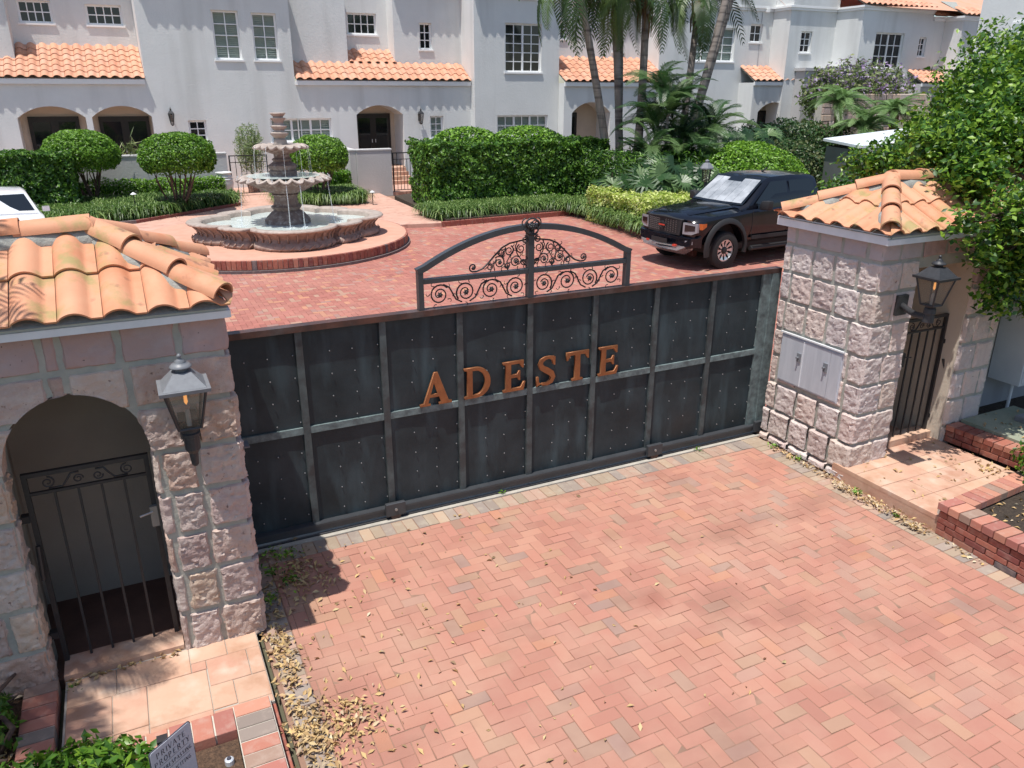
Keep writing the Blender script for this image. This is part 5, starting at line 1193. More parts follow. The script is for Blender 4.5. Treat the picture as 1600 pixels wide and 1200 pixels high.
# stone garden wall, far right
sw = thing('stone_wall', 'short reddish rock-faced stone wall beyond the feathery palms', 'wall', (31, 22, 0))
MB().box(27.0, 34.4, 22.1, 22.5, 0, 3.85).build('mortar_core', m_wmortar, sw)
for r in range(7):
    z = 1.75+r*.31; x = 27.0+(r % 2)*.2-.2
    while x < 34.3:
        L_ = random.uniform(.45, .75); b = min(x+L_, 34.4)
        if b-x > .15: bevel_box(max(x, 27)+.02, b-.02, 22.0+random.uniform(-.03, .0), 22.12, z+.015, z+.295, .03).build('stone', m_stoneL, sw)
        x += L_
# the bevelled boxes above keep flat tops: rough relief comes from their material
shd = thing('equipment_enclosure', 'grey panelled equipment enclosure with a white sheet roof behind the pickup', 'enclosure', (20, 15, 0))
qa, qb, qc, qd = (18.54, 13.68), (17.66, 11.52), (24.2, 11.3), (25.1, 15.4)
for (a, b, mt_) in ((qa, qb, m_shed), (qb, qc, m_duct), (qc, qd, m_shed), (qd, qa, m_shed)):
    n_ = 1 if a == qa else 3
    for k in range(n_):
        p0 = [a[i_]+(b[i_]-a[i_])*(k/n_) for i_ in (0, 1)]; p1 = [a[i_]+(b[i_]-a[i_])*((k+.985)/n_) for i_ in (0, 1)]
        MB().add([(*p0, 0), (*p1, 0), (*p1, 2.26), (*p0, 2.26)], [(0, 1, 2, 3)]).build('panel', mt_, shd)
for k in range(26):
    z = .5+k*.065; MB().add([(17.75, 11.44, z), (18.9, 11.40, z), (18.9, 11.36, z-.03), (17.75, 11.40, z-.03)], [(0, 1, 2, 3)]).build('louvre_slat', m_lampg, shd)
mobj('roof_sheet', [(18.45, 13.78, 2.42), (17.52, 11.40, 2.34), (24.3, 11.15, 2.34), (25.2, 15.5, 2.62), (18.45, 13.78, 2.50), (17.52, 11.40, 2.42), (24.3, 11.15, 2.42), (25.2, 15.5, 2.70)], [(0, 1, 2, 3), (7, 6, 5, 4), (0, 4, 5, 1), (1, 5, 6, 2), (2, 6, 7, 3), (3, 7, 4, 0)], m_shedroof, shd)
# pathway lights
def plight(label, x, y, z0, h=.45):
    t = thing('path_light', label, 'light', (x, y, z0), 'garden path lights')
    MB().tube([(x, y, z0), (x, y, z0+h)], .015, 6).build('stake', m_lamp, t)
    MB().lathe([(.10, h), (.03, h+.05), (.0, h+.07)], (x, y, z0), 12).build('hood', m_pot, t)
plight('mushroom path light at the end of the grass bed right of the fountain', 4.66, 21.4, .12)
plight('mushroom path light in the strap grass left of the fountain', -3.15, 21.4, .15, .75)
pl_ = thing('post_lantern', 'grey lantern on a post between the dark palms and the pickup roof', 'lantern', (12.45, 12.5, 0))
MB().tube([(12.45, 12.5, 0), (12.45, 12.5, 1.45)], .05, 8).build('post', m_lamp, pl_)
MB().lathe([(.10, 1.45), (.13, 1.82)], (12.45, 12.5, 0), 6).build('glass', m_lglass, pl_)
MB().lathe([(.22, 1.82), (.22, 1.85), (.12, 1.98), (.06, 2.0), (.07, 2.06), (.0, 2.1)], (12.45, 12.5, 0), 6).build('roof', m_lampg, pl_)
mb = MB()
for k in range(6): a = k*PI/3; mb.tube([(12.45+.1*math.cos(a), 12.5+.1*math.sin(a), 1.45), (12.45+.14*math.cos(a), 12.5+.14*math.sin(a), 1.83)], .012, 4)
mb.build('frame', m_lamp, pl_)

# ============ VEGETATION
def leaves(name, P, Nn, size, mat, parent=None, aspect=.5, jit=.6, fold=.25, kind=None, sv=.35, up=0.):
    """P (n,3) positions, Nn (n,3) normals; rhombic folded leaves"""
    n = len(P); P = np.asarray(P, float); Nn = np.asarray(Nn, float)+RNG.normal(0, jit, (n, 3)); Nn[:, 2] += up
    Nn /= np.linalg.norm(Nn, axis=1)[:, None]+1e-9
    T = RNG.normal(0, 1, (n, 3)); T -= (T*Nn).sum(1)[:, None]*Nn; T /= np.linalg.norm(T, axis=1)[:, None]+1e-9; B = np.cross(Nn, T)
    s = (size*(1+RNG.uniform(-sv, sv, n)))[:, None]
    a = P-T*s*.5; b = P+T*s*.5; c = P+B*s*aspect*.5+Nn*s*fold*.3; d = P-B*s*aspect*.5+Nn*s*fold*.3
    V = np.stack([a, c, b, d], 1).reshape(-1, 3)
    me = bpy.data.meshes.new(name); me.vertices.add(4*n); me.vertices.foreach_set('co', V.ravel().astype(np.float32))
    idx = np.arange(n)[:, None]*4; F = np.concatenate([idx+np.array([0, 1, 2]), idx+np.array([0, 2, 3])], 1).ravel()
    me.loops.add(6*n); me.loops.foreach_set('vertex_index', F.astype(np.int32)); me.polygons.add(2*n)
    me.polygons.foreach_set('loop_start', np.arange(2*n, dtype=np.int32)*3); me.polygons.foreach_set('loop_total', np.full(2*n, 3, np.int32))
    at = me.attributes.new('rnd', 'FLOAT', 'POINT'); at.data.foreach_set('value', np.repeat(RNG.beta(2, 2, n), 4).astype(np.float32)*.98)
    me.materials.append(mat); me.update(calc_edges=True); me.validate()
    o = bpy.data.objects.new(name, me); COL.objects.link(o)
    if parent is not None: o.parent = parent; o.matrix_parent_inverse = parent.matrix_basis.inverted()
    if kind: o['kind'] = kind
    return o
def nval(P, sc, seed=0.):
    return np.array([noise.noise(Vector((p[0]*sc+seed, p[1]*sc, p[2]*sc))) for p in P])
def ell_pts(n, c, r, inner=.72, zmin=-1., bump=.10, seed=0., flat=None):
    D = RNG.normal(0, 1, (n, 3)); D /= np.linalg.norm(D, axis=1)[:, None]
    if zmin > -1: 
        D = D[D[:, 2] > zmin]
    k = 1-(1-inner)*RNG.random(len(D))**2.2
    nb_ = nval(D*1.0, 3.2, seed)*bump+nval(D, 8., seed+5)*bump*.6
    P = D*(k+nb_)[:, None]*np.array(r)+np.array(c); return P, D/np.array(r)*min(r)
def stems(parent, base, top_c, top_r, n, r0, name='trunk', mat=None):
    mb = MB(); base = Vector(base)
    for k in range(n):
        a = 2*PI*k/n+random.uniform(-.2, .2); q = random.uniform(.35, .8)
        tip = Vector((top_c[0]+top_r[0]*q*math.cos(a), top_c[1]+top_r[1]*q*math.sin(a), top_c[2]-top_r[2]*random.uniform(.1, .5)))
        b = base+Vector((math.cos(a), math.sin(a), 0))*.08; mid = b.lerp(tip, .5)+Vector((random.uniform(-.1, .1), random.uniform(-.1, .1), -.05))
        mb.tube([b, b.lerp(mid, .5)+Vector((random.uniform(-.04, .04),)*3), mid, mid.lerp(tip, .5), tip], [r0, r0*.8, r0*.7, r0*.5, r0*.25], 6)
        t2 = mid.lerp(tip, .3); mb.tube([mid, t2+Vector((random.uniform(-.2, .2), random.uniform(-.2, .2), .2)), tip+Vector((random.uniform(-.3, .3), random.uniform(-.3, .3), .15))], [r0*.5, r0*.4, r0*.2], 5)
    return mb.build(name, mat or m_bark, parent, smooth=True)
def topiary(label, c, r, base, n, size=.085, mat=None, zmin=-.62, nst=9):
    t = thing('topiary_tree', label, 'topiary', base)
    P, N_ = ell_pts(n, c, r, .80, zmin, .075, c[0]); leaves('crown', P, N_, size, mat or lf_ball, t, jit=.55, up=.25)
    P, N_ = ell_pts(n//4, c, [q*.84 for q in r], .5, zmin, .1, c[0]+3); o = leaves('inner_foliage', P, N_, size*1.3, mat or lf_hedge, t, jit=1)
    stems(t, base, c, r, nst, .045)
    return t
topiary('clipped ball tree nearest the fountain on its left, on many bare stems', (-1.62, 22.3, 1.93), (1.23, 1.2, .80), (-1.75, 22.4, .15), 17000)
topiary('clipped ball tree half hidden behind the leftmost box hedge', (-4.53, 24.5, 1.95), (1.22, 1.2, .82), (-4.35, 24.5, .15), 15000)
topiary('clipped ball tree just right of the fountain column', (3.10, 22.6, 1.78), (1.05, 1.0, .76), (3.05, 22.6, .15), 13000)
def hedge(label, x0, x1, y0, y1, z1, n, size, mat, rot=0., top_mounds=(), name='hedge', lf2=None, edge=.12, cat='hedge'):
    t = thing(name, label, cat, ((x0+x1)/2, y0, 0)); A = {'f': (x1-x0)*z1, 't': (x1-x0)*(y1-y0), 'l': (y1-y0)*z1*.8, 'r': (y1-y0)*z1*.6}; S = sum(A.values()); Ps = []; Ns = []
    for k, a in A.items():
        m = int(n*a/S); u = RNG.random(m); v = RNG.random(m)
        if k == 'f': P = np.stack([x0+(x1-x0)*u, np.full(m, y0), z1*v], 1); N_ = [0, -1, .2]
        elif k == 't': P = np.stack([x0+(x1-x0)*u, y0+(y1-y0)*v, np.full(m, z1)], 1); N_ = [0, 0, 1]
        elif k == 'l': P = np.stack([np.full(m, x0), y0+(y1-y0)*u, z1*v], 1); N_ = [-1, 0, .2]
        else: P = np.stack([np.full(m, x1), y0+(y1-y0)*u, z1*v], 1); N_ = [1, 0, .2]
        Ps.append(P); Ns.append(np.tile(N_, (m, 1)))
    P = np.concatenate(Ps); N_ = np.concatenate(Ns).astype(float)
    b = nval(P, 1.3)*.16+nval(P, 4., 3.)*.10; dep = -RNG.random(len(P))**2*.35
    P = P+N_*(b+dep)[:, None]
    # round the upper edge
    if edge: m = (P[:, 2] > z1-.25) & (N_[:, 1] < -.5); P[m, 1] += (P[m, 2]-(z1-.25))*.5
    leaves('foliage', P, N_, size, mat, t, jit=.55, up=.15)
    for (c, r) in top_mounds:
        Q, M_ = ell_pts(5000, c, r, .8, 0., .05); leaves('foliage', Q, M_, size, lf_ball, t, jit=.5, up=.3)
    mb = MB()
    for k in range(int((x1-x0)*2.5)):
        x = random.uniform(x0+.2, x1-.2); y = random.uniform(y0+.25, y1-.2); mb.tube([(x, y, 0), (x+random.uniform(-.2, .2), y+random.uniform(-.1, .1), z1*.5), (x+random.uniform(-.4, .4), y, z1*.9)], [.03, .022, .01], 5)
    mb.build('stems', m_bark, t)['kind'] = 'stuff'
    Q = np.stack([RNG.uniform(x0+.25, x1-.25, n//5), RNG.uniform(y0+.3, y1-.2, n//5), RNG.uniform(.1, z1-.2, n//5)], 1)
    leaves('inner_foliage', Q, np.tile([0, 0, 1.], (len(Q), 1)), size*1.8, lf2 or lf_hedge, t, jit=1.)
    return t
hedge('long tall clipped hedge of glossy leaves behind the gate arch', 6.05, 12.9, 18.6, 21.2, 2.32, 42000, .13, lf_hedge, top_mounds=[((7.9, 20.3, 2.25), (1.25, 1.0, .55)), ((10.4, 20.4, 2.25), (1.35, 1.0, .55))])
hedge('square box hedge at the far left beside the white car', -9.5, -4.75, 22.6, 24.0, 2.15, 20000, .13, lf_hedge)
hedge('low light green hedge in front of the pale garden wall, left', -5.4, .1, 25.1, 25.8, .95, 9000, .09, lf_ball, edge=0)
hedge('low light green shrub patch behind the right-hand ball tree', 3.3, 4.7, 24.3, 25.4, 1.05, 5000, .10, lf_ball, edge=0)
hedge('variegated yellow-green shrub row left of the pickup nose', 10.2, 12.6, 12.3, 15.6, 1.02, 15000, .11, lf_yellow, edge=0, lf2=lf_grass)
hedge('bright green clipped hedge beyond the palms, right', 24.2, 28.5, 23.5, 25.0, 1.55, 9000, .15, lf_ball, edge=0)
bt_ = thing('shrub', 'large bright green rounded shrub behind the black pickup cab', 'shrub', (16.3, 15.2, 0))
P, N_ = ell_pts(30000, (16.35, 15.2, .95), (2.35, 1.9, 1.42), .85, -.4, .07, 9.); leaves('crown', P, N_, .11, lf_ball, bt_, jit=.55, up=.25)
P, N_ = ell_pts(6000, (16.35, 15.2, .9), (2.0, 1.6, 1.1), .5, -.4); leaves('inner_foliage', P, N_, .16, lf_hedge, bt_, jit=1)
def shrub(label, c, r, n, size, mat, mat2=None, frac=.0, name='shrub', cat='shrub', lump=.28, stem=True):
    t = thing(name, label, cat, (c[0], c[1], 0)); P, N_ = ell_pts(n, c, r, .35, -.8, lump, c[0])
    k = int(n*(1-frac)); idx = RNG.permutation(len(P)); leaves('foliage', P[idx[:k]], N_[idx[:k]], size, mat, t, jit=.8, up=.3)
    if frac:
        Q = P[idx[k:]]; Q = Q[Q[:, 2] > c[2]-.1*r[2]]; leaves('blossom', Q, np.tile([0, 0, 1.], (len(Q), 1)), size*.9, mat2, t, jit=.8)
    if stem: stems(t, (c[0], c[1], 0), c, r, 7, .05)
    return t
shrub('dark mixed shrub in front of the right-hand arched porch', (22.5, 19.3, 1.5), (3.2, 1.8, 1.35), 16000, .17, lf_red)
shrub('dark reddish-green shrub left of the equipment enclosure', (18.7, 15.6, 1.1), (1.5, 1.2, 1.2), 9000, .14, lf_red, lf_purple, .0)
shrub('purple flowering shrub above the reddish stone wall', (30.6, 23.3, 4.0), (3.1, 1.3, 1.35), 9000, .22, lf_dullg, lf_purple, .42, lump=.4)
shrub('lower drift of the purple flowering shrub, left of the reddish stone wall', (28.1, 23.0, 3.8), (1.2, 1.1, 1.2), 3500, .2, lf_dullg, lf_purple, .35, lump=.4)

# strap grass beds
def grassbed(label, regions, n, h=.42, name='liriope_bed', mat=None):
    V = []; F = []; rn = []
    tufts = []
    for (poly, dens) in regions: tufts += poly
    base = np.array(tufts); k = RNG.integers(0, len(base), n); c = base[k]+RNG.normal(0, .09, (n, 3))*[1, 1, 0]
    a = RNG.uniform(0, 2*PI, n); L_ = h*RNG.uniform(.6, 1.25, n); lean = RNG.uniform(.3, 1.15, n)
    d = np.stack([np.cos(a), np.sin(a), 0*a], 1); s = np.stack([-np.sin(a), np.cos(a), 0*a], 1)*(.011+.004*RNG.random(n))[:, None]
    p0 = c; p1 = c+d*(L_*lean*.35)[:, None]; p1[:, 2] += L_*.75; p2 = c+d*(L_*lean*.85)[:, None]; p2[:, 2] += L_*(.95-.35*lean)
    p3 = c+d*(L_*lean*1.15)[:, None]; p3[:, 2] += L_*(.8-.75*lean).clip(.05)
    Vv = np.stack([p0-s, p0+s, p1-s, p1+s, p2-s*.8, p2+s*.8, p3], 1).reshape(-1, 3); i = np.arange(n)[:, None]*7
    Fq = np.concatenate([i+np.array([0, 1, 3]), i+np.array([0, 3, 2]), i+np.array([2, 3, 5]), i+np.array([2, 5, 4]), i+np.array([4, 5, 6])], 1).reshape(-1, 3)
    me = bpy.data.meshes.new(name); me.vertices.add(len(Vv)); me.vertices.foreach_set('co', Vv.ravel().astype(np.float32))
    me.loops.add(Fq.size); me.loops.foreach_set('vertex_index', Fq.ravel().astype(np.int32)); me.polygons.add(len(Fq))
    me.polygons.foreach_set('loop_start', np.arange(len(Fq), dtype=np.int32)*3); me.polygons.foreach_set('loop_total', np.full(len(Fq), 3, np.int32))
    at = me.attributes.new('rnd', 'FLOAT', 'POINT'); at.data.foreach_set('value', np.repeat(RNG.beta(2, 2.4, n), 7).astype(np.float32)*.98)
    me.materials.append(mat or lf_grass); me.update(calc_edges=True)
    o = bpy.data.objects.new(name, me); COL.objects.link(o); return tag(o, label, 'ground cover', kind='stuff')
def strip(A, B, w_, sp=.26, z=.14):
    A = Vector(A); B = Vector(B); d = B-A; n = int(d.length/sp); d.normalize(); s = Vector((-d.y, d.x)); out = []
    for i in range(n+1):
        for j in range(max(1, int(w_/sp))):
            p = A+d*(i*sp)+s*(j*sp+.12); out.append((p.x+random.uniform(-.08, .08), p.y+random.uniform(-.08, .08), z))
    return out
grassbed('strap-leaved grass along the foot of the long hedge', [(strip((5.6, 16.85), (10.7, 17.3), 1.7), 1)], 13000)
grassbed('strap-leaved grass between the pickup and the yellow shrubs', [(strip((10.2, 9.6), (10.55, 12.3), .01, z=.13)+strip((10.15, 12.2), (10.75, 16.9), -.01)+[(random.uniform(10.2, 11.6), random.uniform(12.2, 17.6), .13) for _ in range(90)]+[(random.uniform(9.9, 10.9), random.uniform(9.6, 12.4), .13) for _ in range(45)], 1)], 12000, .46)
grassbed('strap-leaved grass mounded under the ball trees left of the fountain', [([(x, y, .15) for x, y in ((random.uniform(-6.5, .2), random.uniform(20.2, 24.7)) for _ in range(420)) if y > 20.9+(x+3.2)*.72 and y < 24.6], 1)], 20000, .48)
grassbed('strap-leaved grass right of the fountain under the small ball tree', [([(random.uniform(1.75, 4.45), random.uniform(21.9, 24.3), .15) for _ in range(190)], 1)], 11000, .50)

# palms
def frond_mesh(L, n, ll, droop, name, width=.035, vee=.5, lift=.6, lfdroop=.5, curl_=1.):
    """rachis in +X rising then drooping; leaflets both sides"""
    V = []; F = []; rn = []
    def P(t): return Vector((L*(t-.18*t*t*droop), 0, L*(lift*t-droop*t*t)))
    for i in range(10):
        a, b = P(i/10), P((i+1)/10); w_ = .022*(1-i/11); n0 = len(V); V += [a+Vector((0, w_, 0)), a-Vector((0, w_, 0)), b-Vector((0, w_*.9, 0)), b+Vector((0, w_*.9, 0)), a-Vector((0, 0, w_)), b-Vector((0, 0, w_*.9))]
        F += [(n0, n0+1, n0+2, n0+3), (n0+1, n0+4, n0+5, n0+2), (n0+4, n0, n0+3, n0+5)]
    for i in range(n):
        t = .14+.86*i/(n-1); p = P(t); d = (P(min(1, t+.02))-P(t-.02)).normalized(); l_ = ll*(math.sin(PI*min(1, (t*.86+.12)))**.6)*random.uniform(.85, 1.1)
        for s in (-1, 1):
            side = Vector((0, s, 0)); upv = d.cross(side)*s
            dir_ = (side*1.+d*(.45+.7*t)+Vector((0, 0, vee))).normalized(); m = p+dir_*l_*.5; e = p+dir_*l_*.85+Vector((0, 0, -l_*lfdroop*random.uniform(.6, 1.3)))
            w_ = width*random.uniform(.8, 1.1); wv_ = d*w_*.5; n0 = len(V); V += [p-wv_*.5, p+wv_*.5, m+wv_, m-wv_, e]; F += [(n0, n0+1, n0+2, n0+3), (n0+3, n0+2, n0+4)]
    me = bpy.data.meshes.new(name); me.from_pydata([tuple(v) for v in V], [], F); return me
def fan_mesh(r, n, name, w_=.05, droop=.35):
    V = []; F = []
    for i in range(n):
        a = -2.0+4.0*i/(n-1); d = Vector((math.cos(a), math.sin(a), 0)); s = Vector((-d.y, d.x, 0)); r_ = r*random.uniform(.85, 1.08)
        m = d*r_*.55+Vector((0, 0, .10*r)); e = d*r_*.95+Vector((0, 0, -r_*droop*random.uniform(.5, 1.3))); n0 = len(V)
        V += [Vector((0, 0, 0)), m+s*w_*.5, e, m-s*w_*.5]; F += [(n0, n0+1, n0+2, n0+3)]
    me = bpy.data.meshes.new(name); me.from_pydata([tuple(v) for v in V], [], F); return me
def _pf(): pass
def place_fronds(parent, protos, top, n, mat, scale=1., elev=(-.6, 1.1), name='frond', az=None):
    for k in range(n):
        me = random.choice(protos)
        o = bpy.data.objects.new(name, me); COL.objects.link(o); o.parent = parent; o.matrix_parent_inverse = parent.matrix_basis.inverted()
        a = (2*PI*k*.382*1.0+random.uniform(-.2, .2)) if az is None else random.uniform(*az); el = random.uniform(*elev); s = scale*random.uniform(.85, 1.1)
        o.matrix_basis = Matrix.Translation(top) @ Matrix.Rotation(a, 4, 'Z') @ Matrix.Rotation(-el, 4, 'Y') @ Matrix.Rotation(random.uniform(-.3, .3), 4, 'X') @ Matrix.Scale(s, 4)
def mk(mat, L_): 
    for m in L_: m.materials.append(mat)
    return L_
FR = mk(lf_palm, [frond_mesh(2.6, 26, .70, d, 'frond', .085, .15, .55, .42) for d in (.75, .95, 1.2)])
FD = mk(lf_dpalm, [frond_mesh(2.1, 30, .62, d, 'frond', .058, .35, .75, .22) for d in (.6, .85, 1.05)])
FP = mk(lf_pygmy, [frond_mesh(1.5, 44, .34, d, 'frond', .030, .35, .6, .2) for d in (.75, .95, 1.1)])
FF = mk(lf_dpalm, [fan_mesh(.56, 14, 'leaf', .075, .16) for _ in range(3)])
def palm(label, p0, p1, nf=13, r=.11, protos=None, thatch=True, sc=1., elev=(-.9, .9), mat=None):
    p0 = Vector(p0); p1 = Vector(p1); t = thing('palm_tree', label, 'palm tree', p0)
    n = 22; pts = []; rs = []
    for i in range(n+1): u = i/n; pts.append(p0.lerp(p1, u)+Vector((.10*math.sin(u*3), 0, 0))*1.); rs.append(r*(1.35-.45*u)*(1+.04*(i % 2)))
    auto_smooth(MB().tube(pts, rs, 10).build('trunk', m_trunk, t), 60)
    top = pts[-1]
    if thatch:
        mb = MB()
        for k in range(26):
            a = random.uniform(0, 2*PI); z = random.uniform(-1.1, .1); q = Vector((math.cos(a), math.sin(a), 0)); s = top+Vector((0, 0, z))+q*r
            mb.tube([s, s+q*.14+Vector((0, 0, -.3)), s+q*.12+Vector((0, 0, -.8))], [.035, .028, .012], 5)
        mb.build('dead_fronds', m_thatch, t)['kind'] = 'stuff'
    place_fronds(t, protos or FR, top, nf, None, sc, elev)
    return t
palm('tall leaning palm with a smooth grey trunk, leftmost of the group', (13.45, 19.0, 0), (11.45, 19.0, 7.9), 11, .12, elev=(-1.0, .5), thatch=False)
palm('tall palm with a shaggy brown crown, second from the left of the group', (13.85, 19.2, 0), (13.10, 19.2, 7.7), 12, .12, elev=(-1.15, .3))
palm('slender straight palm standing in the middle of the group', (14.0, 19.6, 0), (13.62, 19.6, 8.4), 9, .09, thatch=False)
palm('tall palm with thick hanging thatch right of the slender one', (14.35, 19.0, 0), (14.42, 19.0, 7.6), 12, .13, elev=(-1.15, .3))
palm('grey palm trunk leaning right, left one of the crossing pair', (15.7, 18.4, 0), (18.25, 18.4, 10.4), 10, .12, thatch=False)
palm('grey palm trunk leaning right, right one of the crossing pair', (15.9, 18.8, 0), (18.95, 18.8, 10.4), 10, .12, thatch=False)
palm('short thatched palm between the group and the crossing pair', (16.5, 19.4, 0), (17.10, 19.4, 7.6), 10, .12, elev=(-1.0, .4))
# dense dark palm clump under the tall ones
ck = thing('palm_clump', 'dense dark green clump of arching palm fronds below the tall palms', 'palm', (13.4, 16.3, 0))
for (x, y, z, n, s) in ((13.2, 16.6, 1.3, 12, .95), (14.3, 16.4, 1.6, 14, 1.0), (13.7, 17.0, 2.6, 13, 1.0), (14.6, 17.2, 3.1, 13, 1.0), (14.1, 17.4, 3.9, 12, .85), (15.4, 17.0, 2.1, 12, 1.05), (12.6, 16.6, 1.0, 9, .7), (13.0, 16.2, 1.9, 11, .8), (14.9, 16.0, 1.2, 12, .9), (13.9, 16.6, 3.3, 12, .8), (15.2, 17.4, 3.6, 10, .8), (14.2, 15.9, .9, 10, .9), (15.9, 16.7, 2.5, 12, .95), (15.6, 16.2, 1.4, 11, .9), (14.6, 16.8, 2.3, 12, .9)):
    MB().tube([(x, y, 0), (x+.05, y, z)], .05, 6).build('cane', m_trunk, ck); place_fronds(ck, FD, (x, y, z), n, None, s*.9, (-.1, 1.0))
fk = thing('lady_palm_clump', 'clump of fan-leaved lady palms at the foot of the dark palms', 'palm', (12.4, 15.2, 0))
for k in range(230):
    x = random.uniform(11.0, 15.3); y = random.uniform(14.0, 16.3)-(x-11)*.12; z = random.uniform(.35, 1.9)*(1-.18*abs(x-12.8)); z = max(.3, z)
    o = bpy.data.objects.new('leaf', random.choice(FF)); COL.objects.link(o); o.parent = fk; o.matrix_parent_inverse = fk.matrix_basis.inverted()
    o.matrix_basis = Matrix.Translation((x, y, z)) @ Matrix.Rotation(random.uniform(-.5, .5), 4, 'Y') @ Matrix.Rotation(random.uniform(.35, 1.2), 4, 'X') @ Matrix.Rotation(random.uniform(-3.1, 3.1), 4, 'Z') @ Matrix.Scale(random.uniform(.8, 1.25), 4)
mb = MB()
for k in range(60): x = random.uniform(11.2, 14.3); y = random.uniform(14.4, 16.2); mb.tube([(x, y, 0), (x, y-.05, random.uniform(.8, 1.8))], .014, 4)
mb.build('canes', m_bark, fk)['kind'] = 'stuff'
P = np.stack([RNG.uniform(11.2, 15.8, 9000), RNG.uniform(15.2, 18., 9000), RNG.uniform(.1, 2.1, 9000)], 1); leaves('undergrowth', P, np.tile([0, -.5, 1.], (9000, 1)), .22, lf_hedge, fk, aspect=.25, jit=.9)
f2 = thing('lady_palm_clump', 'smaller fan-leaved palm clump right of the dark palms, before the bright shrub', 'palm', (17.5, 17.3, 0))
for k in range(50):
    o = bpy.data.objects.new('leaf', random.choice(FF)); COL.objects.link(o); o.parent = f2; o.matrix_parent_inverse = f2.matrix_basis.inverted()
    o.matrix_basis = Matrix.Translation((random.uniform(16.2, 19.8), random.uniform(17, 18.2), random.uniform(1.3, 2.5))) @ Matrix.Rotation(random.uniform(-.5, .5), 4, 'Y') @ Matrix.Rotation(random.uniform(.35, 1.2), 4, 'X') @ Matrix.Rotation(random.uniform(-3.1, 3.1), 4, 'Z') @ Matrix.Scale(random.uniform(.9, 1.3), 4)
for (lbl, x, y, z, s, n) in (('feathery dwarf palm, tallest and leftmost of the three on the right', 25.2, 19.4, 3.35, 1.05, 34), ('feathery dwarf palm in front, lowest of the three on the right', 24.8, 17.6, 2.45, 1.0, 34), ('feathery dwarf palm nearest the reddish stone wall', 28.6, 19.3, 3.0, 1.0, 32)):
    t = thing('dwarf_palm', lbl, 'palm', (x, y, 0)); auto_smooth(MB().tube([(x, y, 0), (x+.1, y, z*.5), (x, y, z)], [.17, .15, .2], 9).build('trunk', m_thatch, t)); place_fronds(t, FP, (x, y, z), n, None, s*1.15, (-.2, 1.15))
# potted bamboo
bb = thing('potted_bamboo', 'pale potted bamboo behind the iron gate left of the fountain', 'plant', (1.42, 27.3, .12))
MB().lathe([(.2, .12), (.3, .6), (.33, .62), (.3, .62), (.1, .58)], (1.42, 27.3, 0), 20, caps=True).build('pot', m_bowl, bb)
P, N_ = ell_pts(2600, (1.42, 27.3, 1.75), (.55, .5, .95), .2, -.9, .3); leaves('foliage', P, N_, .16, lf_bamboo, bb, aspect=.16, jit=.8)
mb = MB()
for k in range(12): mb.tube([(1.42+random.uniform(-.1, .1), 27.3, .55), (1.42+random.uniform(-.4, .4), 27.3+random.uniform(-.3, .3), 2.5)], .012, 4)
mb.build('canes', lf_bamboo, bb)['kind'] = 'stuff'
sp = thing('spiky_plant', 'small spiky plant growing on the garden wall in front of the right-hand arch', 'plant', (-2.9, 26.3, 1.7))
P = np.tile([-2.9, 26.4, 1.95], (60, 1))+RNG.normal(0, .2, (60, 3)); leaves('foliage', P, np.tile([0, -1, 0.], (60, 1)), .5, lf_dullg, sp, aspect=.08, jit=.7)

# foreground tree at the right
ft_ = thing('shade_tree', 'leafy glossy green tree overhanging the right gatehouse roof', 'tree', (6.6, .9, 0))
blobs = [((4.35, -1.95, 2.86), (.30, .24, .17)), ((4.85, -1.95, 2.92), (.50, .36, .32)), ((5.45, -1.95, 2.6), (.55, .42, .5)), ((4.65, -1.95, 2.42), (.34, .26, .22)), ((5.2, -1.9, 2.05), (.36, .32, .30)), ((4.42, -1.9, 2.08), (.16, .12, .16)), ((3.75, -1.88, 2.84), (.17, .12, .05)), ((4.12, -1.9, 2.52), (.16, .14, .09)),
         ((4.75, -.75, 3.42), (.38, .45, .20)), ((4.5, -1.35, 3.12), (.28, .22, .10)), ((4.95, .3, 3.18), (.30, .3, .17)), ((5.3, -.7, 3.55), (.45, .45, .30)), ((5.8, -.8, 3.65), (.6, .6, .38)), ((6.5, -.8, 3.6), (.8, .8, .65)), ((6.5, -.1, 3.95), (.65, .7, .42)), ((7.3, -.1, 4.15), (.8, .8, .55)), ((6.0, .3, 3.35), (.5, .5, .36)), ((6.9, .5, 3.2), (.8, .8, .7)), ((8.0, .5, 3.9), (1.0, 1, .9)), ((6.3, -1.7, 2.9), (.6, .5, .5)), ((7.2, -1.0, 3.0), (.9, .9, .9)), ((6.2, -1.7, 2.0), (.45, .4, .4)), ((5.9, -1.95, 2.35), (.5, .4, .45)), ((5.6, -1.95, 3.05), (.55, .4, .38)), ((6.5, -2.0, 2.7), (.6, .5, .6)), ((4.62, -1.3, 3.22), (.30, .28, .13)), ((7.4, .0, 2.9), (.9, .8, .9))]
Ps = []; Ns = []
for c, r in blobs:
    n = int(13500*(r[0]*r[1]*r[2])**.60); P, N_ = ell_pts(n, c, r, .25, -1, .35, c[0]*3)
    # clump the leaves into twigs
    k = max(8, n//26); cen = P[RNG.integers(0, len(P), k)]; i = RNG.integers(0, k, len(P)); Q = cen[i]+RNG.normal(0, .085, (len(P), 3)); Ps.append(Q); Ns.append(N_)
P = np.concatenate(Ps); N_ = np.concatenate(Ns); print('tree leaves', len(P))
leaves('crown', P, N_, .076, lf_big, ft_, aspect=.55, jit=.5, up=.7)
mb = MB(); tr0 = Vector((6.7, .9, 0))
mb.tube([tr0, (6.75, .9, .9), (6.7, .85, 1.7)], [.13, .11, .10], 9)
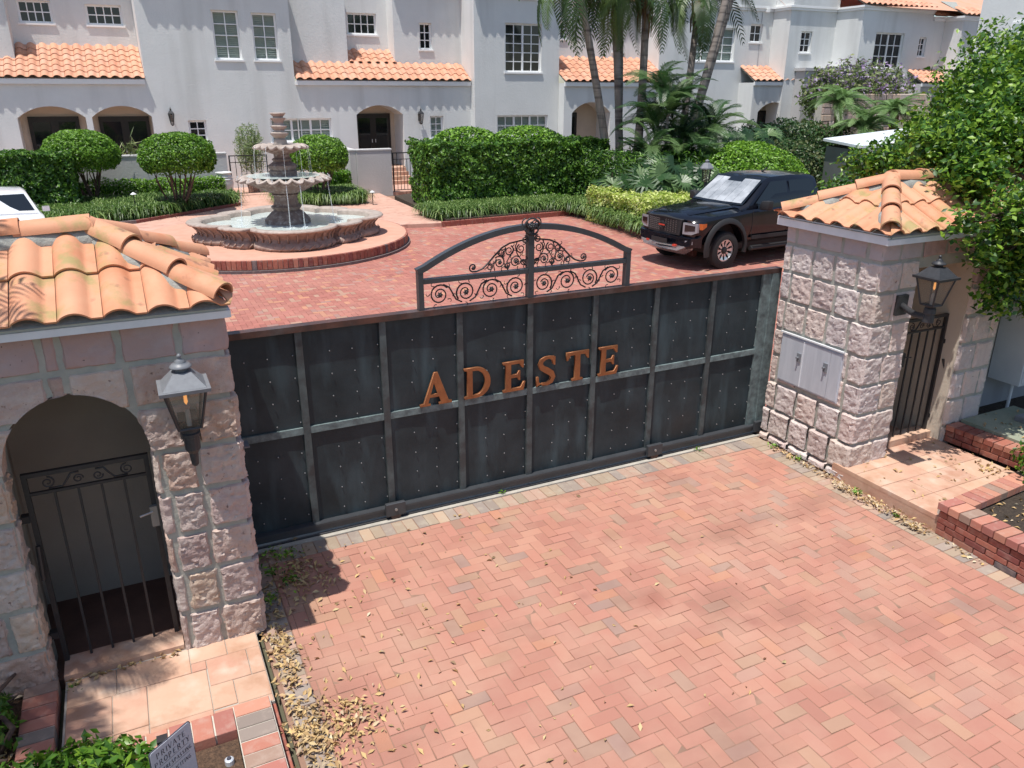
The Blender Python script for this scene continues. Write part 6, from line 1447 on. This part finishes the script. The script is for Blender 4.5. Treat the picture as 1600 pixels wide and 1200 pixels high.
for c, r in blobs:
    c = Vector(c); b0 = Vector((6.7, .85, 1.5)); m1 = b0.lerp(c, .5)+Vector((.3, 0, .45)) if c.y > -1.5 else Vector((6.3, -1.75, 2.75)); mb.tube([b0, m1, c], [.05, .03, .010], 6)
    for k in range(6):
        e = c+Vector((random.uniform(-1, 1)*r[0], random.uniform(-1, 1)*r[1], random.uniform(-.8, 1)*r[2]))*.8; mb.tube([m1.lerp(c, .6), (m1.lerp(c, .6)).lerp(e, .5)+Vector((0, 0, .05)), e], [.02, .012, .005], 5)
mb.build('trunk', m_bark, ft_, smooth=True)
shrub('loose light green shrub behind the right gatehouse roof', (7.3, 2.6, 2.35), (.55, .5, .40), 2600, .085, lf_big, lump=.5)
shrub('small leafy shrub in the right brick planter', (4.55, -2.95, .55), (.42, .5, .42), 2600, .065, lf_big)
shrub('bright leafy shrub at the bottom left corner', (-4.30, -2.85, .22), (.58, .55, .30), 6500, .075, lf_big, lump=.25)
shrub('dim shrub at the left edge below the gatehouse', (-4.85, -1.75, .15), (.22, .35, .2), 900, .06, lf_hedge)
shrub('dark shrubbery behind the right garden wall', (8.5, -2.5, .5), (1.2, 1.2, .6), 3000, .1, lf_hedge)
# overhanging branch out of frame above the left gatehouse (its dappled shade falls on the roof)
ob = thing('overhanging_palm', 'palm standing left of the left gatehouse, its fronds shading the tiles', 'palm tree', (-6.9, -1.6, 0))
MB().tube([(-6.9, -1.6, 0), (-6.7, -1.7, 3), (-6.4, -1.8, 5.6)], [.15, .12, .11], 9).build('trunk', m_trunk, ob)
place_fronds(ob, FR, (-6.4, -1.8, 5.6), 10, None, .72, (-.2, .6), az=(-1.3, 1.2))

# fallen leaves
def litter(label, pts, size, name='fallen_leaves'):
    P = np.array(pts); return tag(leaves(name, P, np.tile([0, 0, 1.], (len(P), 1)), size, lf_dead, None, aspect=.42, jit=.45, fold=.6, sv=.55), label, 'leaves', kind='stuff')
pts = [(random.gauss(-2.93, .06), random.uniform(-2.6, -1.35), random.uniform(.006, .03)) for _ in range(300)]
pts += [(random.gauss(-2.66, .13), random.gauss(-2.50, .14), abs(random.gauss(.0, .012))+.006) for _ in range(260)]
pts += [(random.gauss(-2.88, .07), random.gauss(-2.6, .2), abs(random.gauss(.01, .02))+.006) for _ in range(200)]
pts += [(random.gauss(-2.9, .05), random.uniform(-1.9, -.7), .01+random.random()*.02) for _ in range(160)]
pts += [(random.gauss(-2.62, .16), random.gauss(-.62, .25), .008+random.random()*.02) for _ in range(230)]
pts += [(min(2.5, -2.8+random.expovariate(.9)), random.uniform(-3.6, -.3), .008) for _ in range(230)]
litter('dry yellow leaves blown along the left edge of the driveway', pts, .046)
pts = [(3.02+random.uniform(-.10, .05), -1.5-1.1*t+random.gauss(0, .02), .01+random.random()*.045) for t in [random.random() for _ in range(300)]]
pts += [(3.05+random.uniform(-.06, .05), random.uniform(-1.45, -.5), .01+random.random()*.02) for _ in range(110)]
pts += [(3.0+random.uniform(-.05, .06), random.uniform(-3.2, -2.7), .01) for _ in range(26)]
litter('dry leaves heaped against the right step and stone foot', pts, .044)
pts = [(random.uniform(3.2, 4.6), random.uniform(-2.5, -1.35), .178) for _ in range(45)]+[(random.gauss(4.5, .12), random.gauss(-2.2, .15), .18) for _ in range(50)]+[(random.uniform(-4.35, -3.6), random.gauss(-1.33, .03), .055) for _ in range(50)]
pts += [(random.uniform(-4.95, -4.65), random.uniform(-2.2, -1.3), .04+random.random()*.02) for _ in range(240)]+[(random.uniform(5, 5.9), random.uniform(-2.5, -1.5), .41) for _ in range(60)]+[(random.uniform(3.4, 4.6), random.uniform(-4, -2.8), .25) for _ in range(200)]
litter('scattered dry leaves on the landings and in the planters', pts, .05)
def weeds(label, spots):
    P = np.array([(x+random.gauss(0, s), y+random.gauss(0, s), .02+abs(random.gauss(0, .02))) for (x, y, s, n) in spots for _ in range(n)])
    return tag(leaves('weeds', P, np.tile([0, 0, 1.], (len(P), 1)), .045, lf_ball, None, aspect=.35, jit=.7), label, 'weeds', kind='stuff')
weeds('small green weeds in the joints by the gate and along the edges', [(-2.75, -.25, .06, 40), (-2.6, -.3, .05, 30), (-2.8, -.5, .05, 40), (-2.68, -.72, .06, 50), (-2.88, -.9, .04, 30), (3.07, -.85, .02, 25), (3.03, -1.75, .02, 40), (3.0, -2.25, .015, 25), (-4.32, -1.42, .02, 30), (3.08, -.45, .03, 25), (-.35, -.12, .02, 8), (2.2, -.14, .03, 10)])

# ============ VEHICLES
def boolean_cut(o, cutters):
    for c in cutters:
        m = o.modifiers.new('b', 'BOOLEAN'); m.operation = 'DIFFERENCE'; m.object = c; m.solver = 'EXACT'
    dg = bpy.context.evaluated_depsgraph_get(); dg.update(); me = bpy.data.meshes.new_from_object(o.evaluated_get(dg)); o.modifiers.clear(); o.data = me
    for c in cutters: bpy.data.objects.remove(c)
def loft(sections, cap=True):
    mb = MB(); n = len(sections[0]); V = [p for s in sections for p in s]; F = []
    for i in range(len(sections)-1):
        for k in range(n): F.append((i*n+k, i*n+(k+1) % n, (i+1)*n+(k+1) % n, (i+1)*n+k))
    if cap: F.append(tuple(reversed(range(n)))); F.append(tuple((len(sections)-1)*n+k for k in range(n)))
    return mb.add(V, F)
def sec(x, pts, fx=None):
    """pts: list of (y,z) for y>=0 from bottom centre side up to the top centre side"""
    L_ = [(x+(fx(y, z) if fx else 0), y, z) for y, z in pts]; R_ = [(x+(fx(y, z) if fx else 0), -y, z) for y, z in reversed(pts)]
    return L_+R_
def body_obj(name, mb, mat, parent, bev=.0, sub=0, ang=35):
    o = mb.build(name, mat, parent, local=True); bm = bmesh.new(); bm.from_mesh(o.data); bmesh.ops.recalc_face_normals(bm, faces=bm.faces)
    bm.to_mesh(o.data); bm.free()
    if bev or sub:
        if bev: m = o.modifiers.new('v', 'BEVEL'); m.width = bev; m.segments = 2; m.limit_method = 'ANGLE'; m.angle_limit = R(28)
        if sub: m = o.modifiers.new('s', 'SUBSURF'); m.levels = sub; m.render_levels = sub
        dg = bpy.context.evaluated_depsgraph_get(); dg.update(); me = bpy.data.meshes.new_from_object(o.evaluated_get(dg)); o.modifiers.clear(); o.data = me
    return auto_smooth(o, ang)
def wheel(parent, x, y, r, wd, rim=m_chrome, spokes=10, rimr=.6):
    """tyre with rim on the outer side; y sign gives the side"""
    s = 1 if y > 0 else -1
    t = MB(); prof = [(r*rimr, -wd/2), (r*.86, -wd/2), (r*.97, -wd*.42), (r, -wd*.3), (r, wd*.3), (r*.97, wd*.42), (r*.86, wd/2), (r*rimr, wd/2)]
    t.lathe(prof, (0, 0, 0), 36, lambda a, q, z: 1+(.012 if (q > r*.95 and int(a*18/PI) % 2) else 0)); t.V = [(x+a, y+c, r+b) for a, b, c in t.V]
    w_ = t.build('wheel', m_tyre, parent, local=True); auto_smooth(w_, 30)
    rm = MB(); yo = y+s*(wd/2-.02); yi = y-s*.02
    rm.lathe([(r*rimr*1.02, 0), (r*rimr*.90, .0), (r*rimr*.88, -.10)], (0, 0, 0), 32); rm.V = [(x+a, yo+s*c, r+b) for a, b, c in rm.V]
    for k in range(spokes):
        a = 2*PI*k/spokes; d = (math.cos(a), math.sin(a)); q = (-d[1], d[0]); V = []
        for (rr, hw, dep) in ((r*.10, .020, .03), (r*rimr*.62, .022, .03), (r*rimr*.92, .048, .012)):
            for sg_ in (-1, 1): V.append((x+d[0]*rr+q[0]*hw*sg_, yo-s*dep, r+d[1]*rr+q[1]*hw*sg_))
        V += [(v[0], v[1]-s*.03, v[2]) for v in V]
        rm.add(V, [(0, 1, 3, 2), (2, 3, 5, 4), (6, 8, 9, 7), (8, 10, 11, 9), (0, 2, 8, 6), (2, 4, 10, 8), (1, 7, 9, 3), (3, 9, 11, 5)])
    rm.build('rim', rim, w_, local=True)
    hb = MB().lathe([(r*rimr*.95, -.10), (r*.22, -.09), (r*.20, -.02), (r*.10, .0), (.001, .0)], (0, 0, 0), 24); hb.V = [(x+a, yo+s*(c-.0), r+b) for a, b, c in hb.V]; hb.build('hub', m_blackpl, w_, local=True)
    return w_

def pickup():
    t = thing('pickup_truck', 'black four-door pickup truck parked inside the courtyard with a silver windscreen shade', 'pickup truck', (8.10, 8.70, 0), rz=R(4.5))
    t.matrix_basis = t.matrix_basis @ Matrix.Scale(1.07, 4)
    # local: +X to the rear, +Y far side, -Y near side (camera); front bumper at x=0
    bow = lambda y, z: .16*(abs(y)/.95)**2.2
    hw = [(0, .55), (.80, .55), (.93, .62), (.97, .80), (.985, .98), (.97, 1.07), (.90, 1.13)]
    def lower(x, zt, ztc, wf=1., zb=.50, fx=None, sh=None):
        sh = sh if sh is not None else zt-.05
        return sec(x, [(0, zb), (.80*wf, zb), (.94*wf, zb+.08), (.985*wf, zb+.28), (1.0*wf, .92), (.985*wf, sh-.04), (.93*wf, sh+.02), (.80*wf, zt), (.45*wf, ztc), (0, ztc)], fx)
    S = [lower(.06, 1.10, 1.12, .90, .60, bow, 1.02), lower(.12, 1.14, 1.17, .93, .55, bow, 1.06), lower(.35, 1.17, 1.22, .96, .52, lambda y, z: .07*(abs(y)/.95)**2.2, 1.12), lower(.8, 1.20, 1.26, .985, .50, None, 1.16), lower(1.3, 1.23, 1.30, .99, .50, None, 1.19),
         lower(1.62, 1.26, 1.32, .99, .50, None, 1.22), lower(2.2, 1.28, 1.30, .99, .50, None, 1.24), lower(3.9, 1.31, 1.31, .99, .50, None, 1.27), lower(4.12, 1.33, 1.33, .99, .5, None, 1.29), lower(5.7, 1.36, 1.36, .99, .52, None, 1.32), lower(5.76, 1.34, 1.34, .97, .56, None, 1.30)]
    b = body_obj('body', loft(S), m_black, t)
    cut = []
    for xw in (1.02, 4.66):
        c = MB().lathe([(.56, -1.3), (.56, 1.3)], (0, 0, 0), 40, caps=True); c.V = [(xw+a, cc, .47+bb) for a, bb, cc in c.V]; c = c.build('cut', m_black, t, local=True); cut.append(c)
    c = MB().box(4.22, 5.68, -.80, .80, .85, 1.6).build('cut', m_black, t, local=True); cut.append(c)
    for c in cut:
        bm = bmesh.new(); bm.from_mesh(c.data); bmesh.ops.recalc_face_normals(bm, faces=bm.faces); bm.to_mesh(c.data); bm.free()
    boolean_cut(b, cut); auto_smooth(b, 30)
    MB().box(.65, 5.1, -.72, .72, .35, .95).build('chassis', m_blackpl, t, local=True)
    # raised hood centre with creases
    V = []; 
    hd = loft([sec(.28, [(0, 1.20), (.50, 1.195), (.56, 1.185)]), sec(.42, [(0, 1.262), (.50, 1.255), (.60, 1.21)]), sec(1.45, [(0, 1.345), (.50, 1.335), (.66, 1.29)]), sec(1.66, [(0, 1.345), (.50, 1.34), (.68, 1.30)])])
    body_obj('bonnet', hd, m_black, t)
    # cab
    def cabs(x, zb, zt, wb, wt): return sec(x, [(0, zb), (wb, zb), (wb-.02, zb+(zt-zb)*.35), (wt, zt-.07), (wt-.07, zt-.015), (wt*.5, zt+.012), (0, zt+.02)])
    S = [cabs(1.50, 1.24, 1.30, .90, .86), cabs(1.72, 1.24, 1.40, .915, .88), cabs(2.36, 1.24, 1.88, .925, .76), cabs(2.55, 1.24, 1.925, .93, .75), cabs(3.2, 1.24, 1.945, .93, .75), cabs(3.85, 1.24, 1.915, .93, .75), cabs(3.98, 1.24, 1.87, .93, .76), cabs(4.14, 1.24, 1.34, .93, .88)]
    body_obj('cab', loft(S), m_black, t, bev=.0, ang=30)
    def pane(name, pts, mat, off=.006):
        P = [Vector(p) for p in pts]; n = (P[1]-P[0]).cross(P[2]-P[0]).normalized(); mb = MB(); V = [tuple(p+n*off) for p in P]+[tuple(p-n*.004) for p in P]; k = len(P)
        return mb.add(V, [tuple(range(k)), tuple(reversed(range(k, 2*k)))]+[(i, k+i, k+(i+1) % k, (i+1) % k) for i in range(k)]).build(name, mat, t, local=True)
    # windscreen, bulging in three strips
    ys = [-.80, -.4, 0, .4, .80]; ws = MB(); sh = MB()
    def wsp(y, u, o=0): 
        k = 1-(y/.9)**2; xb, zb_, xt, zt_ = 1.62-.10*k, 1.335, 2.32-.04*k, 1.875; ww = 1-.10*u
        return (xb+(xt-xb)*u-o*.6, y*ww, zb_+(zt_-zb_)*u+o*.8)
    for i in range(4):
        a, b_ = ys[i], ys[i+1]; ws.quad(wsp(a, .0, .012), wsp(a, 1, .012), wsp(b_, 1, .012), wsp(b_, 0, .012)); 
    ws.build('windscreen', m_tint, t, local=True)
    for k in range(6):
        a = -.74+.247*k; b_ = a+.243; 
        if k == 3 or k == 2: u1 = .80
        else: u1 = .93
        sh.quad(wsp(a, .06, .017+.004*(k % 2)), wsp(a, u1, .017+.004*(k % 2)), wsp(b_, u1, .02-.004*(k % 2)), wsp(b_, .06, .02-.004*(k % 2)))
    sh.build('sunshade', m_shade, t, local=True)
    for s in (-1, 1):
        def sp(x, z): 
            u = (z-1.24)/(1.93-1.24); y = .925-(.925-.755)*max(0, (u-.25)/.75)*1.0; return (x, s*(y+.010), z)
        for nm, q in (('front_side_window', [(1.86, 1.36), (2.94, 1.36), (2.94, 1.83), (2.42, 1.82)]), ('rear_side_window', [(3.02, 1.36), (3.86, 1.36), (3.84, 1.78), (3.70, 1.83), (3.02, 1.83)])):
            P = [sp(x, z) for x, z in q]; P = P if s < 0 else list(reversed(P)); mb = MB(); mb.add(P, [tuple(range(len(P)))]); mb.build(nm, m_tint, t, local=True)
        # seams
        for x in (1.78, 2.98, 3.95): MB().box(x-.005, x+.005, min(s*.989, s*.993), max(s*.989, s*.993), .62, 1.25).build('door_seam', m_blackpl, t, local=True)
        MB().box(1.8, 3.93, min(s*.985, s*1.003), max(s*.985, s*1.003), .60, .68).build('door_moulding', m_blackpl, t, local=True)
        for x in (2.72, 3.72): MB().box(x, x+.20, min(s*.985, s*1.02), max(s*.985, s*1.02), 1.10, 1.135).build('door_handle', m_blackpl, t, local=True)
        mm_ = loft([[(1.93, s*1.0, 1.26), (2.10, s*1.0, 1.26), (2.10, s*1.0, 1.34), (1.93, s*1.0, 1.34)], [(1.90, s*1.08, 1.25), (2.12, s*1.08, 1.25), (2.12, s*1.08, 1.45), (1.90, s*1.08, 1.45)], [(1.93, s*1.27, 1.26), (2.08, s*1.27, 1.26), (2.08, s*1.27, 1.46), (1.93, s*1.27, 1.46)]])
        body_obj('mirror', mm_, m_blackpl, t, bev=.02)
        MB().tube([(1.75, s*1.02, .40), (4.0, s*1.02, .40)], .05, 8).box(1.8, 3.95, min(s*.95, s*1.07), max(s*.95, s*1.07), .435, .452).build('running_board', m_blackpl, t, local=True)
        for xw in (1.02, 4.66):
            # flare
            fl_ = MB(); n = 16; V = []
            for i in range(n+1):
                a = -.25+(PI+.5)*i/n
                for rr, yy in ((.545, .96), (.545, 1.03), (.62, 1.03), (.66, .985)): V.append((xw+rr*math.cos(a), s*yy, .47+rr*math.sin(a)))
            F = [(i*4+k, i*4+k+1, i*4+5+k, i*4+4+k) for i in range(n) for k in range(3)]
            fl_.add(V, F); o = fl_.build('wheel_flare', m_blackpl, t, local=True); auto_smooth(o, 50)
            wheel(t, xw, s*.865, .41, .27)
        # headlight
        y0_, y1_ = .60, .93
        def fp(y, z, o): return (.06+.16*(y/.95)**2.2+(1.05-z)*-.02-o, s*y, z)
        def fpanel(name, pts, mat, o=.012):
            P = [fp(y, z, o) for y, z in pts]; P = list(reversed(P)) if s > 0 else P; k = len(P); V = P+[(p[0]+.05, p[1], p[2]) for p in P]
            return MB().add(V, [tuple(range(k))]+[(i, k+i, k+(i+1) % k, (i+1) % k) for i in range(k)]).build(name, mat, t, local=True)
        h = fpanel('headlight', [(.58, .80), (.80, .80), (.93, .86), (.93, 1.04), (.80, 1.05), (.58, 1.05)], m_headl, .03)
        MB().add([fp(y, z, .036) for y, z in ((.63, .86), (.88, .89), (.88, 1.0), (.63, 1.01))], [(0, 1, 2, 3)]).build('lamp_reflector', m_tint, h, local=True)
        MB().add([(.30, s*.975, .92), (.40, s*.985, .98), (.40, s*.985, 1.05), (.30, s*.975, 1.05), (.24, s*.90, 1.05), (.24, s*.90, .92)], [(0, 1, 2, 3), (5, 0, 3, 4)]).build('side_marker', m_amber, h, local=True)
        fpanel('fog_light', [(.70, .60), (.88, .60), (.88, .67), (.70, .67)], m_headl, .075)
        fpanel('tow_hook', [(.40, .52), (.50, .52), (.50, .56), (.40, .56)], m_redhook, .11)
        MB().box(.54, .60, min(s*.88, s*.95), max(s*.88, s*.95), .2, .45).build('mud_flap', m_blackpl, t, local=True) if 0 else None
    # grille
    gr_ = loft([sec(.005, [(0, .76), (.52, .76), (.57, 1.10), (0, 1.13)], lambda y, z: .16*(y/.95)**2.2), sec(.10, [(0, .76), (.52, .76), (.57, 1.12), (0, 1.15)], lambda y, z: .16*(y/.95)**2.2)])
    gg = body_obj('grille', gr_, m_blackpl, t)
    m_mesh = pm('dark_grille_mesh', (.16, .16, .16), rough=.35, metal=.5)
    for side in (-1, 1):
        mb = MB()
        for r in range(7):
            for c in range(5):
                y = side*(.09+.078*c); z = .81+.040*r
                if .90 < z < .96 and c < 1: continue
                yy = y; xo = .16*(abs(yy)/.95)**2.2; mb.add([(xo-.004, yy, z), (xo-.016, yy+side*.05, z+.022), (xo-.016, yy+side*.05, z+.036), (xo-.004, yy, z+.014)], [(0, 1, 2, 3)])
        mb.build('grille_mesh', m_mesh, gg, local=True)['kind'] = 'stuff'
    eb = MB().lathe([(.085, 0), (.085, .015), (.06, .02), (.055, .01)], (0, 0, 0), 20); eb.V = [(-.004-c, a, .94+b) for a, b, c in eb.V]; eb.build('badge', m_blackpl, gg, local=True)
    MB().box(-.026, -.020, -.10, .10, .925, .955).build('badge_bar', m_redhook, gg, local=True)
    # bumper: black, with bright skid plate
    bf = lambda y, z: .22*(abs(y)/.98)**2.6
    bp = loft([sec(-.06, [(0, .50), (.60, .50), (.84, .56), (.86, .72), (0, .745)], bf), sec(-.02, [(0, .46), (.62, .46), (.95, .54), (.96, .74), (0, .77)], bf), sec(.30, [(0, .46), (.62, .46), (.97, .52), (.975, .78), (0, .78)])])
    body_obj('bumper', bp, m_black, t, ang=40)
    sk = loft([sec(-.08, [(0, .44), (.56, .44), (.74, .53), (.72, .55), (0, .535)], bf), sec(.18, [(0, .32), (.54, .32), (.72, .44), (.74, .52), (0, .52)], bf)])
    body_obj('skid_plate', sk, m_chrome, t)
    MB().box(-.075, -.065, -.26, .26, .56, .66).build('plate_recess', m_blackpl, t, local=True)
    an = MB().tube([(3.0, 0, 1.96), (3.12, 0, 2.02), (3.16, 0, 2.02)], .02, 6).build('antenna', m_blackpl, t, local=True)
    MB().box(5.70, 5.90, -.95, .95, .5, .68).build('rear_bumper', m_chrome, t, local=True)
    return t
pickup()

def suv():
    t = thing('white_car', 'white car mostly hidden at the left edge behind the clay tiled roof', 'car', (-6.50, 18.3, 0), rz=R(-80))
    def lw(x, zt, w_=1., zb=.35): return sec(x, [(0, zb), (.80*w_, zb), (.90*w_, zb+.1), (.93*w_, .7), (.90*w_, zt-.05), (.80*w_, zt), (0, zt+.02)])
    b = body_obj('body', loft([lw(-2.4, .80, .85, .45), lw(-2.25, .92, .95), lw(-1.2, 1.0), lw(0, 1.02), lw(1.3, 1.0), lw(2.2, .85, .93), lw(2.4, .72, .82, .4)]), m_carwhite, t)
    cut = []
    for xw in (-1.45, 1.45):
        c = MB().lathe([(.38, -1.2), (.38, 1.2)], (0, 0, 0), 28, caps=True); c.V = [(xw+a, cc, .34+bb) for a, bb, cc in c.V]; c = c.build('cut', m_carwhite, t, local=True)
        bm = bmesh.new(); bm.from_mesh(c.data); bmesh.ops.recalc_face_normals(bm, faces=bm.faces); bm.to_mesh(c.data); bm.free(); cut.append(c)
    boolean_cut(b, cut); auto_smooth(b, 30)
    def cb(x, zt, wt): return sec(x, [(0, .95), (.84, .95), (wt+.04, zt-.06), (wt-.05, zt), (0, zt+.03)])
    body_obj('cabin', loft([cb(-1.9, 1.02, .80), cb(-1.2, 1.48, .66), cb(-.2, 1.55, .66), cb(.5, 1.46, .66), cb(1.35, 1.03, .80)]), m_carwhite, t)
    def q(name, P): MB().add(P, [tuple(range(len(P)))]).build(name, m_tint, t, local=True)
    q('windscreen', [(1.26, -.72, 1.09), (1.26, .72, 1.09), (.60, .60, 1.445), (.60, -.60, 1.445)])
    q('rear_window', [(-1.82, -.72, 1.10), (-1.28, -.60, 1.46), (-1.28, .60, 1.46), (-1.82, .72, 1.10)])
    for s in (-1, 1):
        P = [(-1.45, s*.86, 1.06), (1.0, s*.86, 1.06), (.42, s*.735, 1.41), (-1.05, s*.735, 1.44)]; q('side_window', P)
        for xw in (-1.45, 1.45): wheel(t, xw, s*.80, .33, .21)
        MB().box(.95, 1.1, min(s*.92, s*1.08), max(s*.92, s*1.08), 1.02, 1.14).build('mirror', m_carwhite, t, local=True)
suv()
